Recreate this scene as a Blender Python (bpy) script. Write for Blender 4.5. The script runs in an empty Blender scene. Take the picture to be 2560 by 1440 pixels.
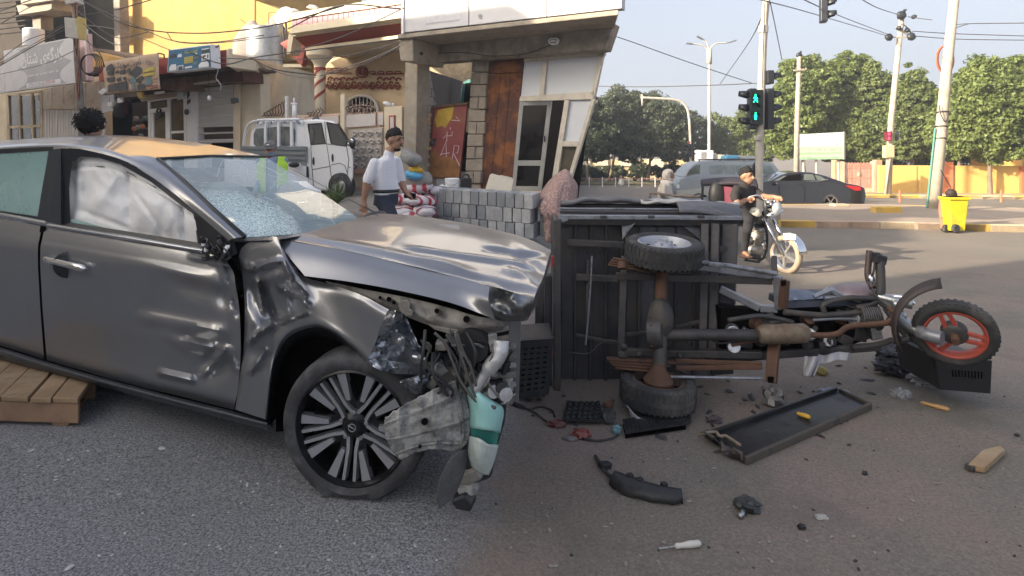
import bpy,math,random
import numpy as np
from mathutils import Vector,Matrix,Euler,noise
random.seed(7)
rng=np.random.default_rng(11)
S=bpy.context.scene
COL=S.collection
R=math.radians
F,CX,HY,CZ=1500.0,1280.0,370.0,1.6
cam=bpy.data.objects.new('camera',bpy.data.cameras.new('camera'))
COL.objects.link(cam);S.camera=cam
cam.location=(0,0,CZ);cam.rotation_euler=(R(90),0,0)
cam.data.lens=36*F/2560;cam.data.sensor_width=36
cam.data.shift_y=-(720-HY)/2560
cam.data.clip_start=0.05;cam.data.clip_end=1500
SUN_EL,SUN_AZ=R(20),(-0.90,-0.43)
W=bpy.data.worlds.new('World');S.world=W;W.use_nodes=True
wn=W.node_tree.nodes;wl=W.node_tree.links
bg=wn['Background']
sky=wn.new('ShaderNodeTexSky');sky.sky_type='NISHITA';sky.sun_disc=False
sky.sun_elevation=SUN_EL;sky.sun_rotation=math.atan2(SUN_AZ[0],SUN_AZ[1])
sky.air_density=1.0;sky.dust_density=8.5;sky.ozone_density=1.2;sky.altitude=100
hs=wn.new('ShaderNodeHueSaturation');hs.inputs['Saturation'].default_value=.7;hs.inputs['Hue'].default_value=.515
wl.new(sky.outputs[0],hs.inputs['Color'])
hz_mix=wn.new('ShaderNodeMix');hz_mix.data_type='RGBA';tcw=wn.new('ShaderNodeTexCoord');spw=wn.new('ShaderNodeSeparateXYZ');wl.new(tcw.outputs['Generated'],spw.inputs[0]);mrw=wn.new('ShaderNodeMapRange');mrw.inputs['From Min'].default_value=0;mrw.inputs['From Max'].default_value=.45;mrw.inputs['To Min'].default_value=.92;mrw.inputs['To Max'].default_value=.15;wl.new(spw.outputs[2],mrw.inputs['Value']);wl.new(mrw.outputs[0],hz_mix.inputs['Factor'])
hz_mix.inputs['B'].default_value=(2.15,2.33,2.68,1);wl.new(hs.outputs[0],hz_mix.inputs['A']);wl.new(hz_mix.outputs['Result'],bg.inputs[0]);bg.inputs[1].default_value=0.10
sl=bpy.data.lights.new('sun','SUN');sl.energy=3.0;sl.angle=R(0.8);sl.color=(1.0,0.86,0.66)
sun=bpy.data.objects.new('sun',sl);COL.objects.link(sun)
sv=Vector((SUN_AZ[0]*math.cos(SUN_EL),SUN_AZ[1]*math.cos(SUN_EL),math.sin(SUN_EL)))
sun.rotation_euler=sv.to_track_quat('Z','Y').to_euler()
S.view_settings.view_transform='Standard';S.view_settings.look='None'
S.view_settings.exposure=1.9;S.view_settings.gamma=1.0;S.view_settings.use_curve_mapping=False
S.render.engine='CYCLES'
S.cycles.max_bounces=6;S.cycles.diffuse_bounces=3;S.cycles.glossy_bounces=3
S.cycles.transparent_max_bounces=12;S.cycles.transmission_bounces=4;S.cycles.volume_bounces=0
S.cycles.sample_clamp_indirect=4.0
S.cycles.use_denoising=True
def P(px,py,D):
 return Vector(((px-CX)/F*D,D,CZ-(py-HY)/F*D))
def sst(t):
 t=min(1,max(0,t));return t*t*(3-2*t)
def gz_left(y):
 if y<0:return 0.0
 if y<3:return.01*y
 if y<5:return.03+.01*(y-3)+.0065*(y-3)**2
 return min(.076+.036*(y-5),1.0)
def gz_right(y):
 return 0.0 if y<0 else max(-.03*y,-3.6)
def seam_x(y):return.104*y-.478
def gz(x,y):
 t=sst((x-seam_x(y)+.35)/.7)
 return gz_left(y)*(1-t)+gz_right(y)*t
def GR(px,py):
 return P(px,py,2400/(py-415))
def GL(px,py):
 lo,hi=1.0,60.0
 for _ in range(50):
  m=(lo+hi)/2
  if CZ-(py-HY)/F*m>gz_left(m):lo=m
  else:hi=m
 return P(px,py,lo)
NI=Vector((.469,.883,0));EL=Vector((-.883,.469,0))
C0=.469*.45+.883*13.5
def FD(px,off=0.0):return(C0-off)/(.469*(px-CX)/F+.883)
def FP(px,py,off=0.0):return P(px,py,FD(px,off))
def perp(d):
 d=d.normalized()
 a=Vector((0,0,1))if abs(d.z)<.9 else Vector((1,0,0))
 u=d.cross(a).normalized();return u,d.cross(u).normalized()
def cr(p0,p1,p2,p3,t):
 return.5*((2*p1)+(-p0+p2)*t+(2*p0-5*p1+4*p2-p3)*t*t+(-p0+3*p1-3*p2+p3)*t**3)
def crline(pts,n):
 pts=[np.array(p,float)for p in pts];out=[]
 k=len(pts)
 if k==1:return pts
 for i in range(n+1):
  s=i/n*(k-1);j=min(int(s),k-2);t=s-j
  p1,p2=pts[j],pts[j+1]
  p0=pts[j-1]if j>0 else 2*p1-p2
  p3=pts[j+2]if j+2<k else 2*p2-p1
  out.append(cr(p0,p1,p2,p3,t))
 return out
def smooth_path(pts,n):return[Vector(p)for p in crline(pts,n)]
class MB:
 def __init__(s):s.v=[];s.f=[];s.m=[];s.cur=0
 def add(s,vs,fs):
  o=len(s.v);s.v+=[tuple(v)for v in vs]
  for f in fs:s.f.append(tuple(i+o for i in f));s.m.append(s.cur)
  return s
 def hexa(s,p):
  return s.add(p,[(3,2,1,0),(4,5,6,7),(0,1,5,4),(1,2,6,5),(2,3,7,6),(3,0,4,7)])
 def box(s,c,d,rot=None):
  hx,hy,hz=d[0]/2,d[1]/2,d[2]/2
  ps=[Vector(q)for q in((-hx,-hy,-hz),(hx,-hy,-hz),(hx,hy,-hz),(-hx,hy,-hz),(-hx,-hy,hz),(hx,-hy,hz),(hx,hy,hz),(-hx,hy,hz))]
  if rot is not None:
   M=rot if isinstance(rot,Matrix)else Euler(rot).to_matrix()
   ps=[M@q for q in ps]
  c=Vector(c);return s.hexa([c+q for q in ps])
 def prism(s,pts,vec):
  vec=Vector(vec);n=len(pts);pts=[Vector(p)for p in pts]
  fs=[tuple(range(n))[::-1],tuple(range(n,2*n))]
  fs+=[(i,(i+1)%n,n+(i+1)%n,n+i)for i in range(n)]
  return s.add(pts+[p+vec for p in pts],fs)
 def fpoly(s,pts,off,thick):
  return s.prism([FP(x,y,off)for x,y in pts],NI*thick)
 def ppoly(s,pts,D,thick,vec=None):
  return s.prism([P(q[0],q[1],q[2]if len(q)>2 else D)for q in pts],vec if vec is not None else(0,thick,0))
 def tube(s,pts,r,n=8,caps=True):
  pts=[Vector(p)for p in pts];k=len(pts);rr=r if isinstance(r,(list,tuple))else[r]*k
  vs=[];u=None
  for i in range(k):
   d=(pts[min(i+1,k-1)]-pts[max(i-1,0)])
   if d.length<1e-9:d=Vector((0,0,1))
   d.normalize()
   if u is None:u,w=perp(d)
   else:
    u=(u-d*u.dot(d))
    if u.length<1e-6:u,w=perp(d)
    u.normalize();w=d.cross(u)
   for j in range(n):
    a=2*math.pi*j/n;vs.append(pts[i]+(u*math.cos(a)+w*math.sin(a))*rr[i])
  fs=[(i*n+j,i*n+(j+1)%n,(i+1)*n+(j+1)%n,(i+1)*n+j)for i in range(k-1)for j in range(n)]
  if caps:fs+=[tuple(range(n))[::-1],tuple(range((k-1)*n,k*n))]
  return s.add(vs,fs)
 def cyl(s,a,b,r0,r1=None,n=16,caps=True):
  return s.tube([a,b],[r0,r0 if r1 is None else r1],n,caps)
 def bar(s,a,b,w,h,up=None):
  a=Vector(a);b=Vector(b);d=(b-a).normalized()
  if up is None:u,v=perp(d)
  else:
   up=Vector(up);u=d.cross(up).normalized();v=u.cross(d).normalized()
  q=[u*(-w/2)+v*(-h/2),u*(w/2)+v*(-h/2),u*(w/2)+v*(h/2),u*(-w/2)+v*(h/2)]
  return s.hexa([a+x for x in q]+[b+x for x in q])
 def lathe(s,prof,o,ax,n=24,close=False,caps=True):
  o=Vector(o);ax=Vector(ax).normalized();u,w=perp(ax)
  vs=[o+ax*h+(u*math.cos(2*math.pi*j/n)+w*math.sin(2*math.pi*j/n))*r for r,h in prof for j in range(n)]
  k=len(prof);fs=[(i*n+j,i*n+(j+1)%n,(i+1)*n+(j+1)%n,(i+1)*n+j)for i in range(k-1)for j in range(n)]
  if close:fs+=[((k-1)*n+j,(k-1)*n+(j+1)%n,(j+1)%n,j)for j in range(n)]
  elif caps:
   fs+=[tuple(range(n))[::-1],tuple(range((k-1)*n,k*n))]
  return s.add(vs,fs)
 def ell(s,c,r,rot=None,nu=14,nv=9,bump=0,bs=3,seed=0):
  c=Vector(c);r=(r,r,r)if not isinstance(r,(tuple,list))else r
  M=None if rot is None else(rot if isinstance(rot,Matrix)else Euler(rot).to_matrix())
  vs=[]
  for i in range(nv+1):
   t=math.pi*i/nv
   for j in range(nu):
    a=2*math.pi*j/nu
    q=Vector((math.sin(t)*math.cos(a),math.sin(t)*math.sin(a),math.cos(t)))
    if bump:q*=1+bump*noise.noise(q*bs+Vector((seed,seed*.7,0)))
    q=Vector((q.x*r[0],q.y*r[1],q.z*r[2]))
    if M:q=M@q
    vs.append(c+q)
  fs=[(i*nu+j,(i+1)*nu+j,(i+1)*nu+(j+1)%nu,i*nu+(j+1)%nu)for i in range(nv)for j in range(nu)]
  return s.add(vs,fs)
 def grid(s,g,flip=False):
  nr,nc=len(g),len(g[0])
  vs=[p for row in g for p in row]
  fs=[(i*nc+j,i*nc+j+1,(i+1)*nc+j+1,(i+1)*nc+j)for i in range(nr-1)for j in range(nc-1)]
  if flip:fs=[f[::-1]for f in fs]
  return s.add(vs,fs)
 def patch(s,rows,nu,nv,disp=None,conv=True,flip=False):
  rr=[crline(r,nu)for r in rows]
  cols=[crline([r[i]for r in rr],nv)for i in range(nu+1)]
  g=[]
  for j in range(nv+1):
   row=[]
   for i in range(nu+1):
    x,y,d=cols[i][j]
    if disp:x,y,d=disp(x,y,d,i/nu,j/nv)
    row.append(P(x,y,d)if conv else Vector((x,y,d)))
   g.append(row)
  return s.grid(g,flip)
 def build(s,name,mat,parent=None,smooth=False,bevel=0,local=False,solid=0,kind=None,autosm=None):
  me=bpy.data.meshes.new(name);me.from_pydata(s.v,[],s.f)
  ms=mat if isinstance(mat,(list,tuple))else[mat]
  for m in ms:me.materials.append(m)
  if len(ms)>1:me.polygons.foreach_set('material_index',s.m)
  me.update()
  o=bpy.data.objects.new(name,me);COL.objects.link(o)
  if smooth:
   me.polygons.foreach_set('use_smooth',[True]*len(me.polygons))
   if smooth is not True:me.set_sharp_from_angle(angle=R(smooth))
  if parent:
   o.parent=parent
   if not local and parent.type=='EMPTY':o.location=-parent.location
  if solid:
   md=o.modifiers.new('solid','SOLIDIFY');md.thickness=solid;md.offset=0
  if bevel:
   md=o.modifiers.new('bevel','BEVEL');md.width=bevel;md.segments=2;md.limit_method='ANGLE';md.angle_limit=R(40)
  if kind:o['kind']=kind
  return o
def tag(o,label,cat,group=None):
 o['label']=label;o['category']=cat
 if group:o['group']=group
 return o
def thing(name,label,cat,loc,group=None,rotz=0):
 o=bpy.data.objects.new(name,None);COL.objects.link(o);o.empty_display_size=.2
 o.location=Vector(loc);o.rotation_euler=(0,0,rotz)
 return tag(o,label,cat,group)
def struct(o):
 o['kind']='structure';return o
def copy_part(o,parent):
 c=o.copy();COL.objects.link(c);c.parent=parent
 for ch in[x for x in o.children]:copy_part(ch,c)
 return c
def dup(root,loc,rotz=None,label=None,group=None,scale=None):
 c=root.copy();COL.objects.link(c);c.location=Vector(loc)
 if rotz is not None:c.rotation_euler=(0,0,rotz)
 if scale:c.scale=scale if isinstance(scale,(tuple,list))else(scale,)*3
 if label:c['label']=label
 if group:c['group']=group
 for ch in[x for x in root.children]:copy_part(ch,c)
 return c
MATS={}
def mat(name,col,rough=.6,metal=0,var=.15,vscale=5,bump=.15,bscale=60,dirt=None,coat=0,emit=0,alpha=1,spec=.5,dist=.01,ecol=None):
 if name in MATS:return MATS[name]
 m=bpy.data.materials.new(name);m.use_nodes=True;MATS[name]=m
 n=m.node_tree.nodes;l=m.node_tree.links;b=n['Principled BSDF']
 b.inputs['Roughness'].default_value=rough;b.inputs['Metallic'].default_value=metal
 b.inputs['Specular IOR Level'].default_value=spec
 if coat:b.inputs['Coat Weight'].default_value=coat;b.inputs['Coat Roughness'].default_value=.04
 tc=n.new('ShaderNodeTexCoord')
 src=None
 c=(*col,1)
 nz=n.new('ShaderNodeTexNoise');nz.inputs['Scale'].default_value=vscale;nz.inputs['Detail'].default_value=6;nz.inputs['Roughness'].default_value=.65
 l.new(tc.outputs['Object'],nz.inputs['Vector'])
 rp=n.new('ShaderNodeValToRGB');e=rp.color_ramp.elements
 e[0].position=.3;e[1].position=.7
 e[0].color=(*[max(0,x*(1-var))for x in col],1);e[1].color=(*[min(1,x*(1+var))for x in col],1)
 l.new(nz.outputs['Fac'],rp.inputs['Fac']);src=rp.outputs['Color']
 if dirt:
  dcol,amt,ds=dirt
  n2=n.new('ShaderNodeTexNoise');n2.inputs['Scale'].default_value=ds;n2.inputs['Detail'].default_value=8;n2.inputs['Roughness'].default_value=.7
  l.new(tc.outputs['Object'],n2.inputs['Vector'])
  r2=n.new('ShaderNodeValToRGB');r2.color_ramp.elements[0].position=.62-.3*amt;r2.color_ramp.elements[1].position=.72-.2*amt
  l.new(n2.outputs['Fac'],r2.inputs['Fac'])
  mx=n.new('ShaderNodeMix');mx.data_type='RGBA';mx.inputs['B'].default_value=(*dcol,1)
  mul=n.new('ShaderNodeMath');mul.operation='MULTIPLY';mul.inputs[1].default_value=min(1,amt*1.4)
  l.new(r2.outputs['Color'],mul.inputs[0]);l.new(mul.outputs[0],mx.inputs['Factor']);l.new(src,mx.inputs['A']);src=mx.outputs['Result']
  if metal or coat:
   mr=n.new('ShaderNodeMapRange');mr.inputs['To Min'].default_value=rough;mr.inputs['To Max'].default_value=min(1,rough+.45)
   l.new(mul.outputs[0],mr.inputs['Value']);l.new(mr.outputs[0],b.inputs['Roughness'])
 l.new(src,b.inputs['Base Color'])
 if bump:
  nb=n.new('ShaderNodeTexNoise');nb.inputs['Scale'].default_value=bscale;nb.inputs['Detail'].default_value=5
  l.new(tc.outputs['Object'],nb.inputs['Vector'])
  bp=n.new('ShaderNodeBump');bp.inputs['Strength'].default_value=bump;bp.inputs['Distance'].default_value=dist
  l.new(nb.outputs['Fac'],bp.inputs['Height']);l.new(bp.outputs[0],b.inputs['Normal'])
 if emit:
  b.inputs['Emission Color'].default_value=(*(ecol or col),1);b.inputs['Emission Strength'].default_value=emit
 if alpha<1:b.inputs['Alpha'].default_value=alpha
 return m
def plain(name,col,rough=.6,metal=0,**k):return mat(name,col,rough,metal,bump=k.pop('bump',.05),**k)
def glass(name,col=(.6,.75,.72),alpha=.3,rough=.04):
 if name in MATS:return MATS[name]
 m=mat(name,col,rough,0,var=.05,bump=0,alpha=alpha);return m
M_conc=mat('concrete',(.30,.26,.215),.9,var=.25,vscale=3,bump=.5,bscale=25,dirt=((.16,.135,.11),.5,2.2))
M_concl=mat('concrete_light',(.36,.31,.25),.9,var=.2,vscale=4,bump=.5,bscale=30,dirt=((.20,.17,.13),.4,1.6))
M_cream=mat('cream_render',(.72,.62,.46),.9,var=.10,vscale=2,bump=.25,bscale=40,dirt=((.58,.48,.34),.3,1.3))
M_creamd=mat('cream_wall',(.68,.58,.43),.9,var=.12,vscale=1.5,bump=.3,bscale=35,dirt=((.52,.43,.31),.4,1.1))
M_orange=mat('ochre_render',(.47,.30,.105),.95,var=.14,vscale=1.8,bump=.5,bscale=12,dirt=((.43,.25,.085),.45,1.2))
M_redp=mat('red_paint',(.33,.060,.045),.7,var=.12,vscale=4,bump=.15,dirt=((.22,.06,.05),.3,2))
M_purple=mat('purple_tile',(.20,.045,.085),.35,var=.10,vscale=6,bump=.1)
M_white=mat('white_paint',(.82,.82,.83),.6,var=.05,vscale=3,bump=.1,dirt=((.52,.50,.47),.28,2.0))
M_black=mat('black_plastic',(.018,.018,.02),.5,var=.3,vscale=10,bump=.2,dirt=((.06,.055,.05),.3,8))
M_rubber=mat('tyre_rubber',(.030,.030,.031),.75,var=.3,vscale=14,bump=.3,bscale=50,dirt=((.13,.125,.12),.45,7))
M_dark=mat('void_shade',(.005,.0045,.004),.95,var=.3,bump=0,spec=.05)  # near-black colour holds the shade of the open storey, gaps and hollows
M_steel=mat('bare_steel',(.42,.43,.44),.38,.9,var=.2,vscale=12,bump=.15,dirt=((.22,.19,.16),.4,14))
M_chrome=mat('chrome',(.75,.76,.77),.1,1,var=.03,bump=0)
M_galv=mat('galvanised',(.46,.48,.50),.5,.6,var=.16,vscale=9,bump=.2,bscale=30)
M_alu=mat('aluminium_frame',(.56,.51,.44),.55,.1,var=.1,vscale=6,bump=.1,dirt=((.38,.31,.22),.35,5))
M_wire=mat('wire_black',(.035,.033,.033),.6,var=.2,bump=0)
def road_material():
 m=bpy.data.materials.new('road_asphalt');m.use_nodes=True
 n=m.node_tree.nodes;l=m.node_tree.links;b=n['Principled BSDF']
 g=n.new('ShaderNodeNewGeometry');sp=n.new('ShaderNodeSeparateXYZ');l.new(g.outputs['Position'],sp.inputs[0])
 def nz(scale,detail=6,rough=.6,vec=None):
  q=n.new('ShaderNodeTexNoise');q.inputs['Scale'].default_value=scale;q.inputs['Detail'].default_value=detail;q.inputs['Roughness'].default_value=rough
  l.new(vec or g.outputs['Position'],q.inputs['Vector']);return q.outputs['Fac']
 def ramp(src,p0,p1,c0,c1):
  r=n.new('ShaderNodeValToRGB');e=r.color_ramp.elements;e[0].position=p0;e[1].position=p1
  e[0].color=(*c0,1);e[1].color=(*c1,1);l.new(src,r.inputs[0]);return r.outputs[0]
 def mth(op,a,b_):
  q=n.new('ShaderNodeMath');q.operation=op
  for i,x in enumerate((a,b_)):
   if isinstance(x,(int,float)):q.inputs[i].default_value=x
   else:l.new(x,q.inputs[i])
  return q.outputs[0]
 def mix(f,a,b_,blend='MIX'):
  q=n.new('ShaderNodeMix');q.data_type='RGBA';q.blend_type=blend
  for k,x in(('Factor',f),('A',a),('B',b_)):
   if isinstance(x,(int,float)):q.inputs[k].default_value=x
   elif isinstance(x,tuple):q.inputs[k].default_value=(*x,1)
   else:l.new(x,q.inputs[k])
  return q.outputs['Result']
 s=mth('SUBTRACT',sp.outputs[0],mth('MULTIPLY',sp.outputs[1],.104))
 s=mth('ADD',mth('ADD',s,.45),mth('MULTIPLY',mth('SUBTRACT',nz(1.6),.5),.5))
 s=mth('ADD',mth('MULTIPLY',s,4.0),.5)
 f=n.new('ShaderNodeClamp');l.new(s,f.inputs[0]);f=f.outputs[0]
 agg=ramp(nz(85,5,.85),.40,.62,(.055,.057,.064),(.43,.43,.43))
 spk=ramp(nz(230,2,.7),.60,.70,(0,0,0),(.26,.26,.26))
 left=mix(1.0,agg,spk,'ADD')
 left=mix(mth('MULTIPLY',ramp(nz(.9,5),.40,.72,(0,0,0),(1,1,1)),.35),left,(.165,.163,.163))
 aggr=ramp(nz(62,5,.85),.38,.64,(.085,.075,.063),(.36,.315,.262))
 patch=ramp(nz(.8,6,.65),.40,.60,(.165,.150,.122),(.255,.185,.155))
 right=mix(.55,aggr,patch)
 sp2=ramp(nz(210,2,.7),.64,.76,(0,0,0),(.12,.11,.10))
 right=mix(1.0,right,sp2,'ADD')
 right=mix(mth('MULTIPLY',ramp(nz(1.1,6,.65),.52,.70,(0,0,0),(1,1,1)),.6),right,(.105,.097,.083))
 right=mix(mth('MULTIPLY',ramp(nz(.7,3),.66,.74,(0,0,0),(1,1,1)),.55),right,(.055,.048,.043))
 left=mix(mth('MULTIPLY',ramp(nz(1.7,5,.7),.60,.72,(0,0,0),(1,1,1)),.4),left,(.09,.085,.08))
 far=n.new('ShaderNodeMapRange');far.inputs['From Min'].default_value=7.0;far.inputs['From Max'].default_value=11.0;l.new(sp.outputs[1],far.inputs['Value'])
 st=mth('MULTIPLY',far.outputs[0],.65)
 right=mix(st,right,mix(ramp(nz(.35,5),.35,.7,(0,0,0),(1,1,1)),(.185,.158,.128),(.225,.195,.16)))
 l.new(mix(f,left,right),b.inputs['Base Color'])
 b.inputs['Roughness'].default_value=.88
 bp=n.new('ShaderNodeBump');bp.inputs['Strength'].default_value=.7;bp.inputs['Distance'].default_value=.012
 l.new(mth('ADD',nz(110,4,.75),mth('MULTIPLY',nz(9,4),.6)),bp.inputs['Height']);l.new(bp.outputs[0],b.inputs['Normal'])
 return m
def axis(lo,hi,fine_lo,fine_hi,st):
 a=list(np.arange(fine_lo,fine_hi+1e-6,st));s=st;x=fine_hi
 while x<hi:s*=1.25;x+=s;a.append(x)
 s=st;x=fine_lo;b=[]
 while x>lo:s*=1.25;x-=s;b.append(x)
 return b[::-1]+a
gm=MB()
xs=axis(-400,400,-6,9,.15);ys=axis(-60,700,1,26,.2)
gm.grid([[Vector((x,y,gz(x,y)))for x in xs]for y in ys])
struct(gm.build('road',road_material(),smooth=True))
M_pave=mat('pavement_concrete',(.27,.245,.215),.92,var=.25,vscale=2.5,bump=.5,bscale=18,dirt=((.17,.15,.13),.5,1.2))
pm=MB()
def fac(t,off,z=None):
 q=Vector((.45,13.5,0))+EL*t-NI*off
 q.z=gz_left(q.y)if z is None else z
 return q
offs=[4.3,4.28,3.5,2.5,1.5,.5,-.6]
ts=[-.75,-.7]+[i*.7 for i in range(0,50)]
g=[]
for t in ts:
 row=[]
 for o in offs:
  q=fac(t,o);q.z+=.10
  if o==4.3 or t==-.75:q.z-=.9
  row.append(q)
 g.append(row)
pm.grid(g,flip=False)
struct(pm.build('pavement',M_pave))
def shade_house(name,label,p0,d,length,depth,h,mwall,wins):  # unseen houses, added and sized to cast shade over street and shops
 d=Vector((*d,0)).normalized();nrm=Vector((-d.y,d.x,0));p0=Vector((*p0,-1.0))
 root=thing(name,label,'house',p0)
 b=MB();a=p0;q=p0+d*length
 b.prism([a,q,q+nrm*depth,a+nrm*depth],(0,0,h+1));b.build('wall',mwall,root)
 r=MB();r.prism([a-d*.15-nrm*.2+Vector((0,0,h+1.002)),q+d*.15-nrm*.2+Vector((0,0,h+1.002)),q+d*.15+nrm*.5+Vector((0,0,h+1.002)),a-d*.15+nrm*.5+Vector((0,0,h+1.002))],(0,0,.35));r.build('parapet',M_cream,root)
 for k in range(wins):
  for lvl in(1.2,4.4):
   if lvl+1.8>h:continue
   c=a+d*(length*(k+.5)/wins)-nrm*.03+Vector((0,0,lvl+1))
   w=MB();w.bar(c-d*.6+Vector((0,0,.7)),c+d*.6+Vector((0,0,.7)),.08,1.4,up=(0,0,1));w.build('window',M_dark,root)
 return root
shade_house('house','unseen cream house added across the street to shade the shops',(-10.6,6.9),(-.883,.469),9.0,5,8.3,M_cream,3)
shade_house('house','unseen tall ochre house added beyond the left edge to shade the shops',(-18.56,11.14),(-.883,.469),24,5,10.6,M_orange,6)
shade_house('house','unseen low cream house added across the street to shade the wreck',(-10.75,-.4),(0,1),7.1,5,5.3,M_creamd,2)
shade_house('house','unseen long cream house added behind the camera to shade the junction',(-10.6,-26.2),(0,1),26,2.5,8.6,M_cream,7)
#  shops on the left
def text_into(mb,s,o,right,up,height,cx=False):
 c=bpy.data.curves.new('lettering','FONT');c.body=s;c.size=1;c.resolution_u=2;c.offset=.012
 ob=bpy.data.objects.new('lettering',c);COL.objects.link(ob)
 dg=bpy.context.evaluated_depsgraph_get();me=bpy.data.meshes.new_from_object(ob.evaluated_get(dg))
 bpy.data.objects.remove(ob);bpy.data.curves.remove(c)
 xs_=[v.co.x for v in me.vertices];w=max(xs_)-min(xs_)if xs_ else 1
 mb.add([o+right*((v.co.x-min(xs_))*height-(w*height/2 if cx else 0))+up*(v.co.y*height)for v in me.vertices],[tuple(p.vertices)for p in me.polygons])
 bpy.data.meshes.remove(me);return w*height
def text_fit(mb,s,o,right,up,width):
 k=MB();w=text_into(k,s,Vector((0,0,0)),Vector((1,0,0)),Vector((0,1,0)),1.0)
 h=width/w
 mb.add([o+right*(v[0]*h)+up*(v[1]*h)for v in k.v],k.f)
RTL=lambda*cs:''.join(chr(c)for c in reversed(cs))
T_MUSIC=RTL(0xFE8B,0xFEEA,0xFEED,0xFEF3,0xFEE6,0x20,0xFEE3,0xFEF4,0xFEEE,0xFEAF,0xFEF3,0xFB8F)
T_SHOP=RTL(0xFB90,0xFE8E,0xFEAD,0xFB94,0xFEEA,0xFBFC,0x20,0xFEB7,0xFE98,0xFE8E,0xFEE5)
def quad_frame(tl,tr,br,bl,off):
 a,b,c,d=[FP(*q,off)for q in(tl,tr,br,bl)]
 def at(u,v):return(a*(1-u)+b*u)*(1-v)+(d*(1-u)+c*u)*v
 return at
def on_sign(mb,at,u0,v0,u1,v1,lift=.006,th=.004,pts=None):
 q=pts or[(u0,v0),(u1,v0),(u1,v1),(u0,v1)]
 mb.prism([at(u,v)-NI*lift for u,v in q],NI*th)
def sign_text(mb,at,s,u,v,wu,lift=.008):
 o=at(u,v)-NI*lift;r=at(u+wu,v)-NI*lift-o;w=r.length;r.normalize()
 up=(at(u,0)-at(u,1)).normalized()
 text_fit(mb,s,o,r,up,w)
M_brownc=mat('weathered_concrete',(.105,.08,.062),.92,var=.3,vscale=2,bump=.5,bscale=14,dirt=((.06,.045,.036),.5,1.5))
r=thing('unfinished_building','unfinished concrete frame building with dark open upper storey','building',FP(150,330,-1))
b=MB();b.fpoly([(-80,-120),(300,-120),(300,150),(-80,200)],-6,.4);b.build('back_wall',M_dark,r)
b=MB();b.fpoly([(-80,-60),(40,-60),(40,50),(60,95),(60,140),(-80,190)],-3.2,1.5);b.build('ceiling_slab',mat('shaded_concrete',(.040,.030,.024),.95,var=.3,vscale=2,bump=.4),r)  # shade of the ceiling underside is put into this dark brown
b=MB()
for k in range(7):
 y=0+k*13;b.fpoly([(-80,y+14),(62,y-3),(62,y),(-80,y+17)],-3.15,.04)
b.build('formwork_marks',plain('brown_dark',(.022,.017,.014),.9),r)
b=MB();b.fpoly([(40,14),(130,0),(128,22),(120,26),(48,37)],-1.2,1.0);b.fpoly([(50,-40),(135,-40),(134,0),(52,12)],-1.0,.8);b.build('beam',M_concl,r,bevel=.02)
b=MB();b.fpoly([(79,29),(101,25),(102,72),(82,72)],-1.6,.5);b.build('column',M_conc,r,bevel=.02)
b=MB();b.fpoly([(280,-120),(297,-120),(301,143),(287,143)],-3.2,.4);b.build('column',M_conc,r,bevel=.02)
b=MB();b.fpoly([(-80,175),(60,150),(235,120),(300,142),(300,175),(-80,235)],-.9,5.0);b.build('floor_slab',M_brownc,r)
b=MB();b.fpoly([(228,128),(300,146),(300,172),(228,166)],-.3,.5);b.build('parapet',M_orange,r)
b=MB();b.fpoly([(-80,225),(258,190),(262,420),(-80,420)],-.35,.3);b.build('wall',M_creamd,r)
t=thing('water_tank','pale cylindrical water tank behind the grey shop sign','water tank',FP(84,118,-.6))
b=MB();c=FP(84,118,-.2);top=FP(84,72,-.2);b.lathe([(.02,.0),(.34,0),(.36,.03),(.36,(top-c).length-.04),(.3,(top-c).length),(.02,(top-c).length+.05)],c,(0,0,1),24);b.build('tank_body',M_white,t,smooth=30)
r=thing('shop_sign','long grey shop sign with white Kurdish lettering, leftmost above the shops','sign',FP(100,200,1.2))
M_signg=mat('sign_grey',(.43,.43,.45),.6,var=.12,vscale=1.2,bump=.05)
M_signw=mat('sign_white',(.66,.65,.67),.6,var=.06,vscale=2,bump=.05,dirt=((.50,.48,.47),.3,1.5))
q=((8,127),(186,92),(192,207),(13,231));at=quad_frame(*q,1.2)
b=MB();b.fpoly(q,1.2,.16);b.build('sign_board',M_signw,r,bevel=.01)
b=MB();arc=[]
for k in range(13):arc.append((.20+.13*abs(math.sin(k/12*math.pi*2))**.6*(1 if k<6 else 1.15),.03+.94*k/12))
arc2=[(.965-.18*abs(math.sin(k/12*math.pi*1.7+.5))**.8,.97-.94*k/12)for k in range(13)]
on_sign(b,at,0,0,0,0,.006,.004,arc+arc2);b.build('printed_panel',M_signg,r)
b=MB();sign_text(b,at,T_SHOP,.27,.42,.58)
b.build('lettering',M_white,r)
b=MB();on_sign(b,at,.33,.86,.80,.965,.011,.003);b.build('number_strip',M_white,r)
b=MB();sign_text(b,at,'0750 123 45 67',.36,.945,.22,.016);b.build('number_lettering',M_signg,r)
b=MB();sign_text(b,at,'0770 456',.60,.94,.13,.016);b.build('number_lettering',plain('sign_red',(.55,.22,.22),.6),r)
b=MB()
for k,(u,w)in enumerate(((.36,.08),(.46,.05),(.53,.10),(.65,.07),(.74,.04))):
 on_sign(b,at,0,0,0,0,.012,.003,[(u,.70-u*.05),(u+w,.69-u*.05),(u+w,.73-u*.05),(u,.74-u*.05)])
b.build('lettering',M_signw,r)
r=thing('shop_sign','short white sign panel at the left edge beside the grey sign','sign',FP(2,200,1.15))
b=MB();b.fpoly([(-60,170),(10,160),(12,231),(-60,240)],1.12,.1);b.build('sign_board',M_signw,r)
r=thing('shop_window','three-paned shop window in tan frame below the grey sign','window',FP(60,350,0))
M_tan=mat('tan_frame',(.50,.40,.26),.6,var=.12,vscale=5,bump=.1)
M_wing=mat('shop_glass',(.10,.085,.06),.06,0,var=.5,vscale=1.3,bump=0,spec=.8)
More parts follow.
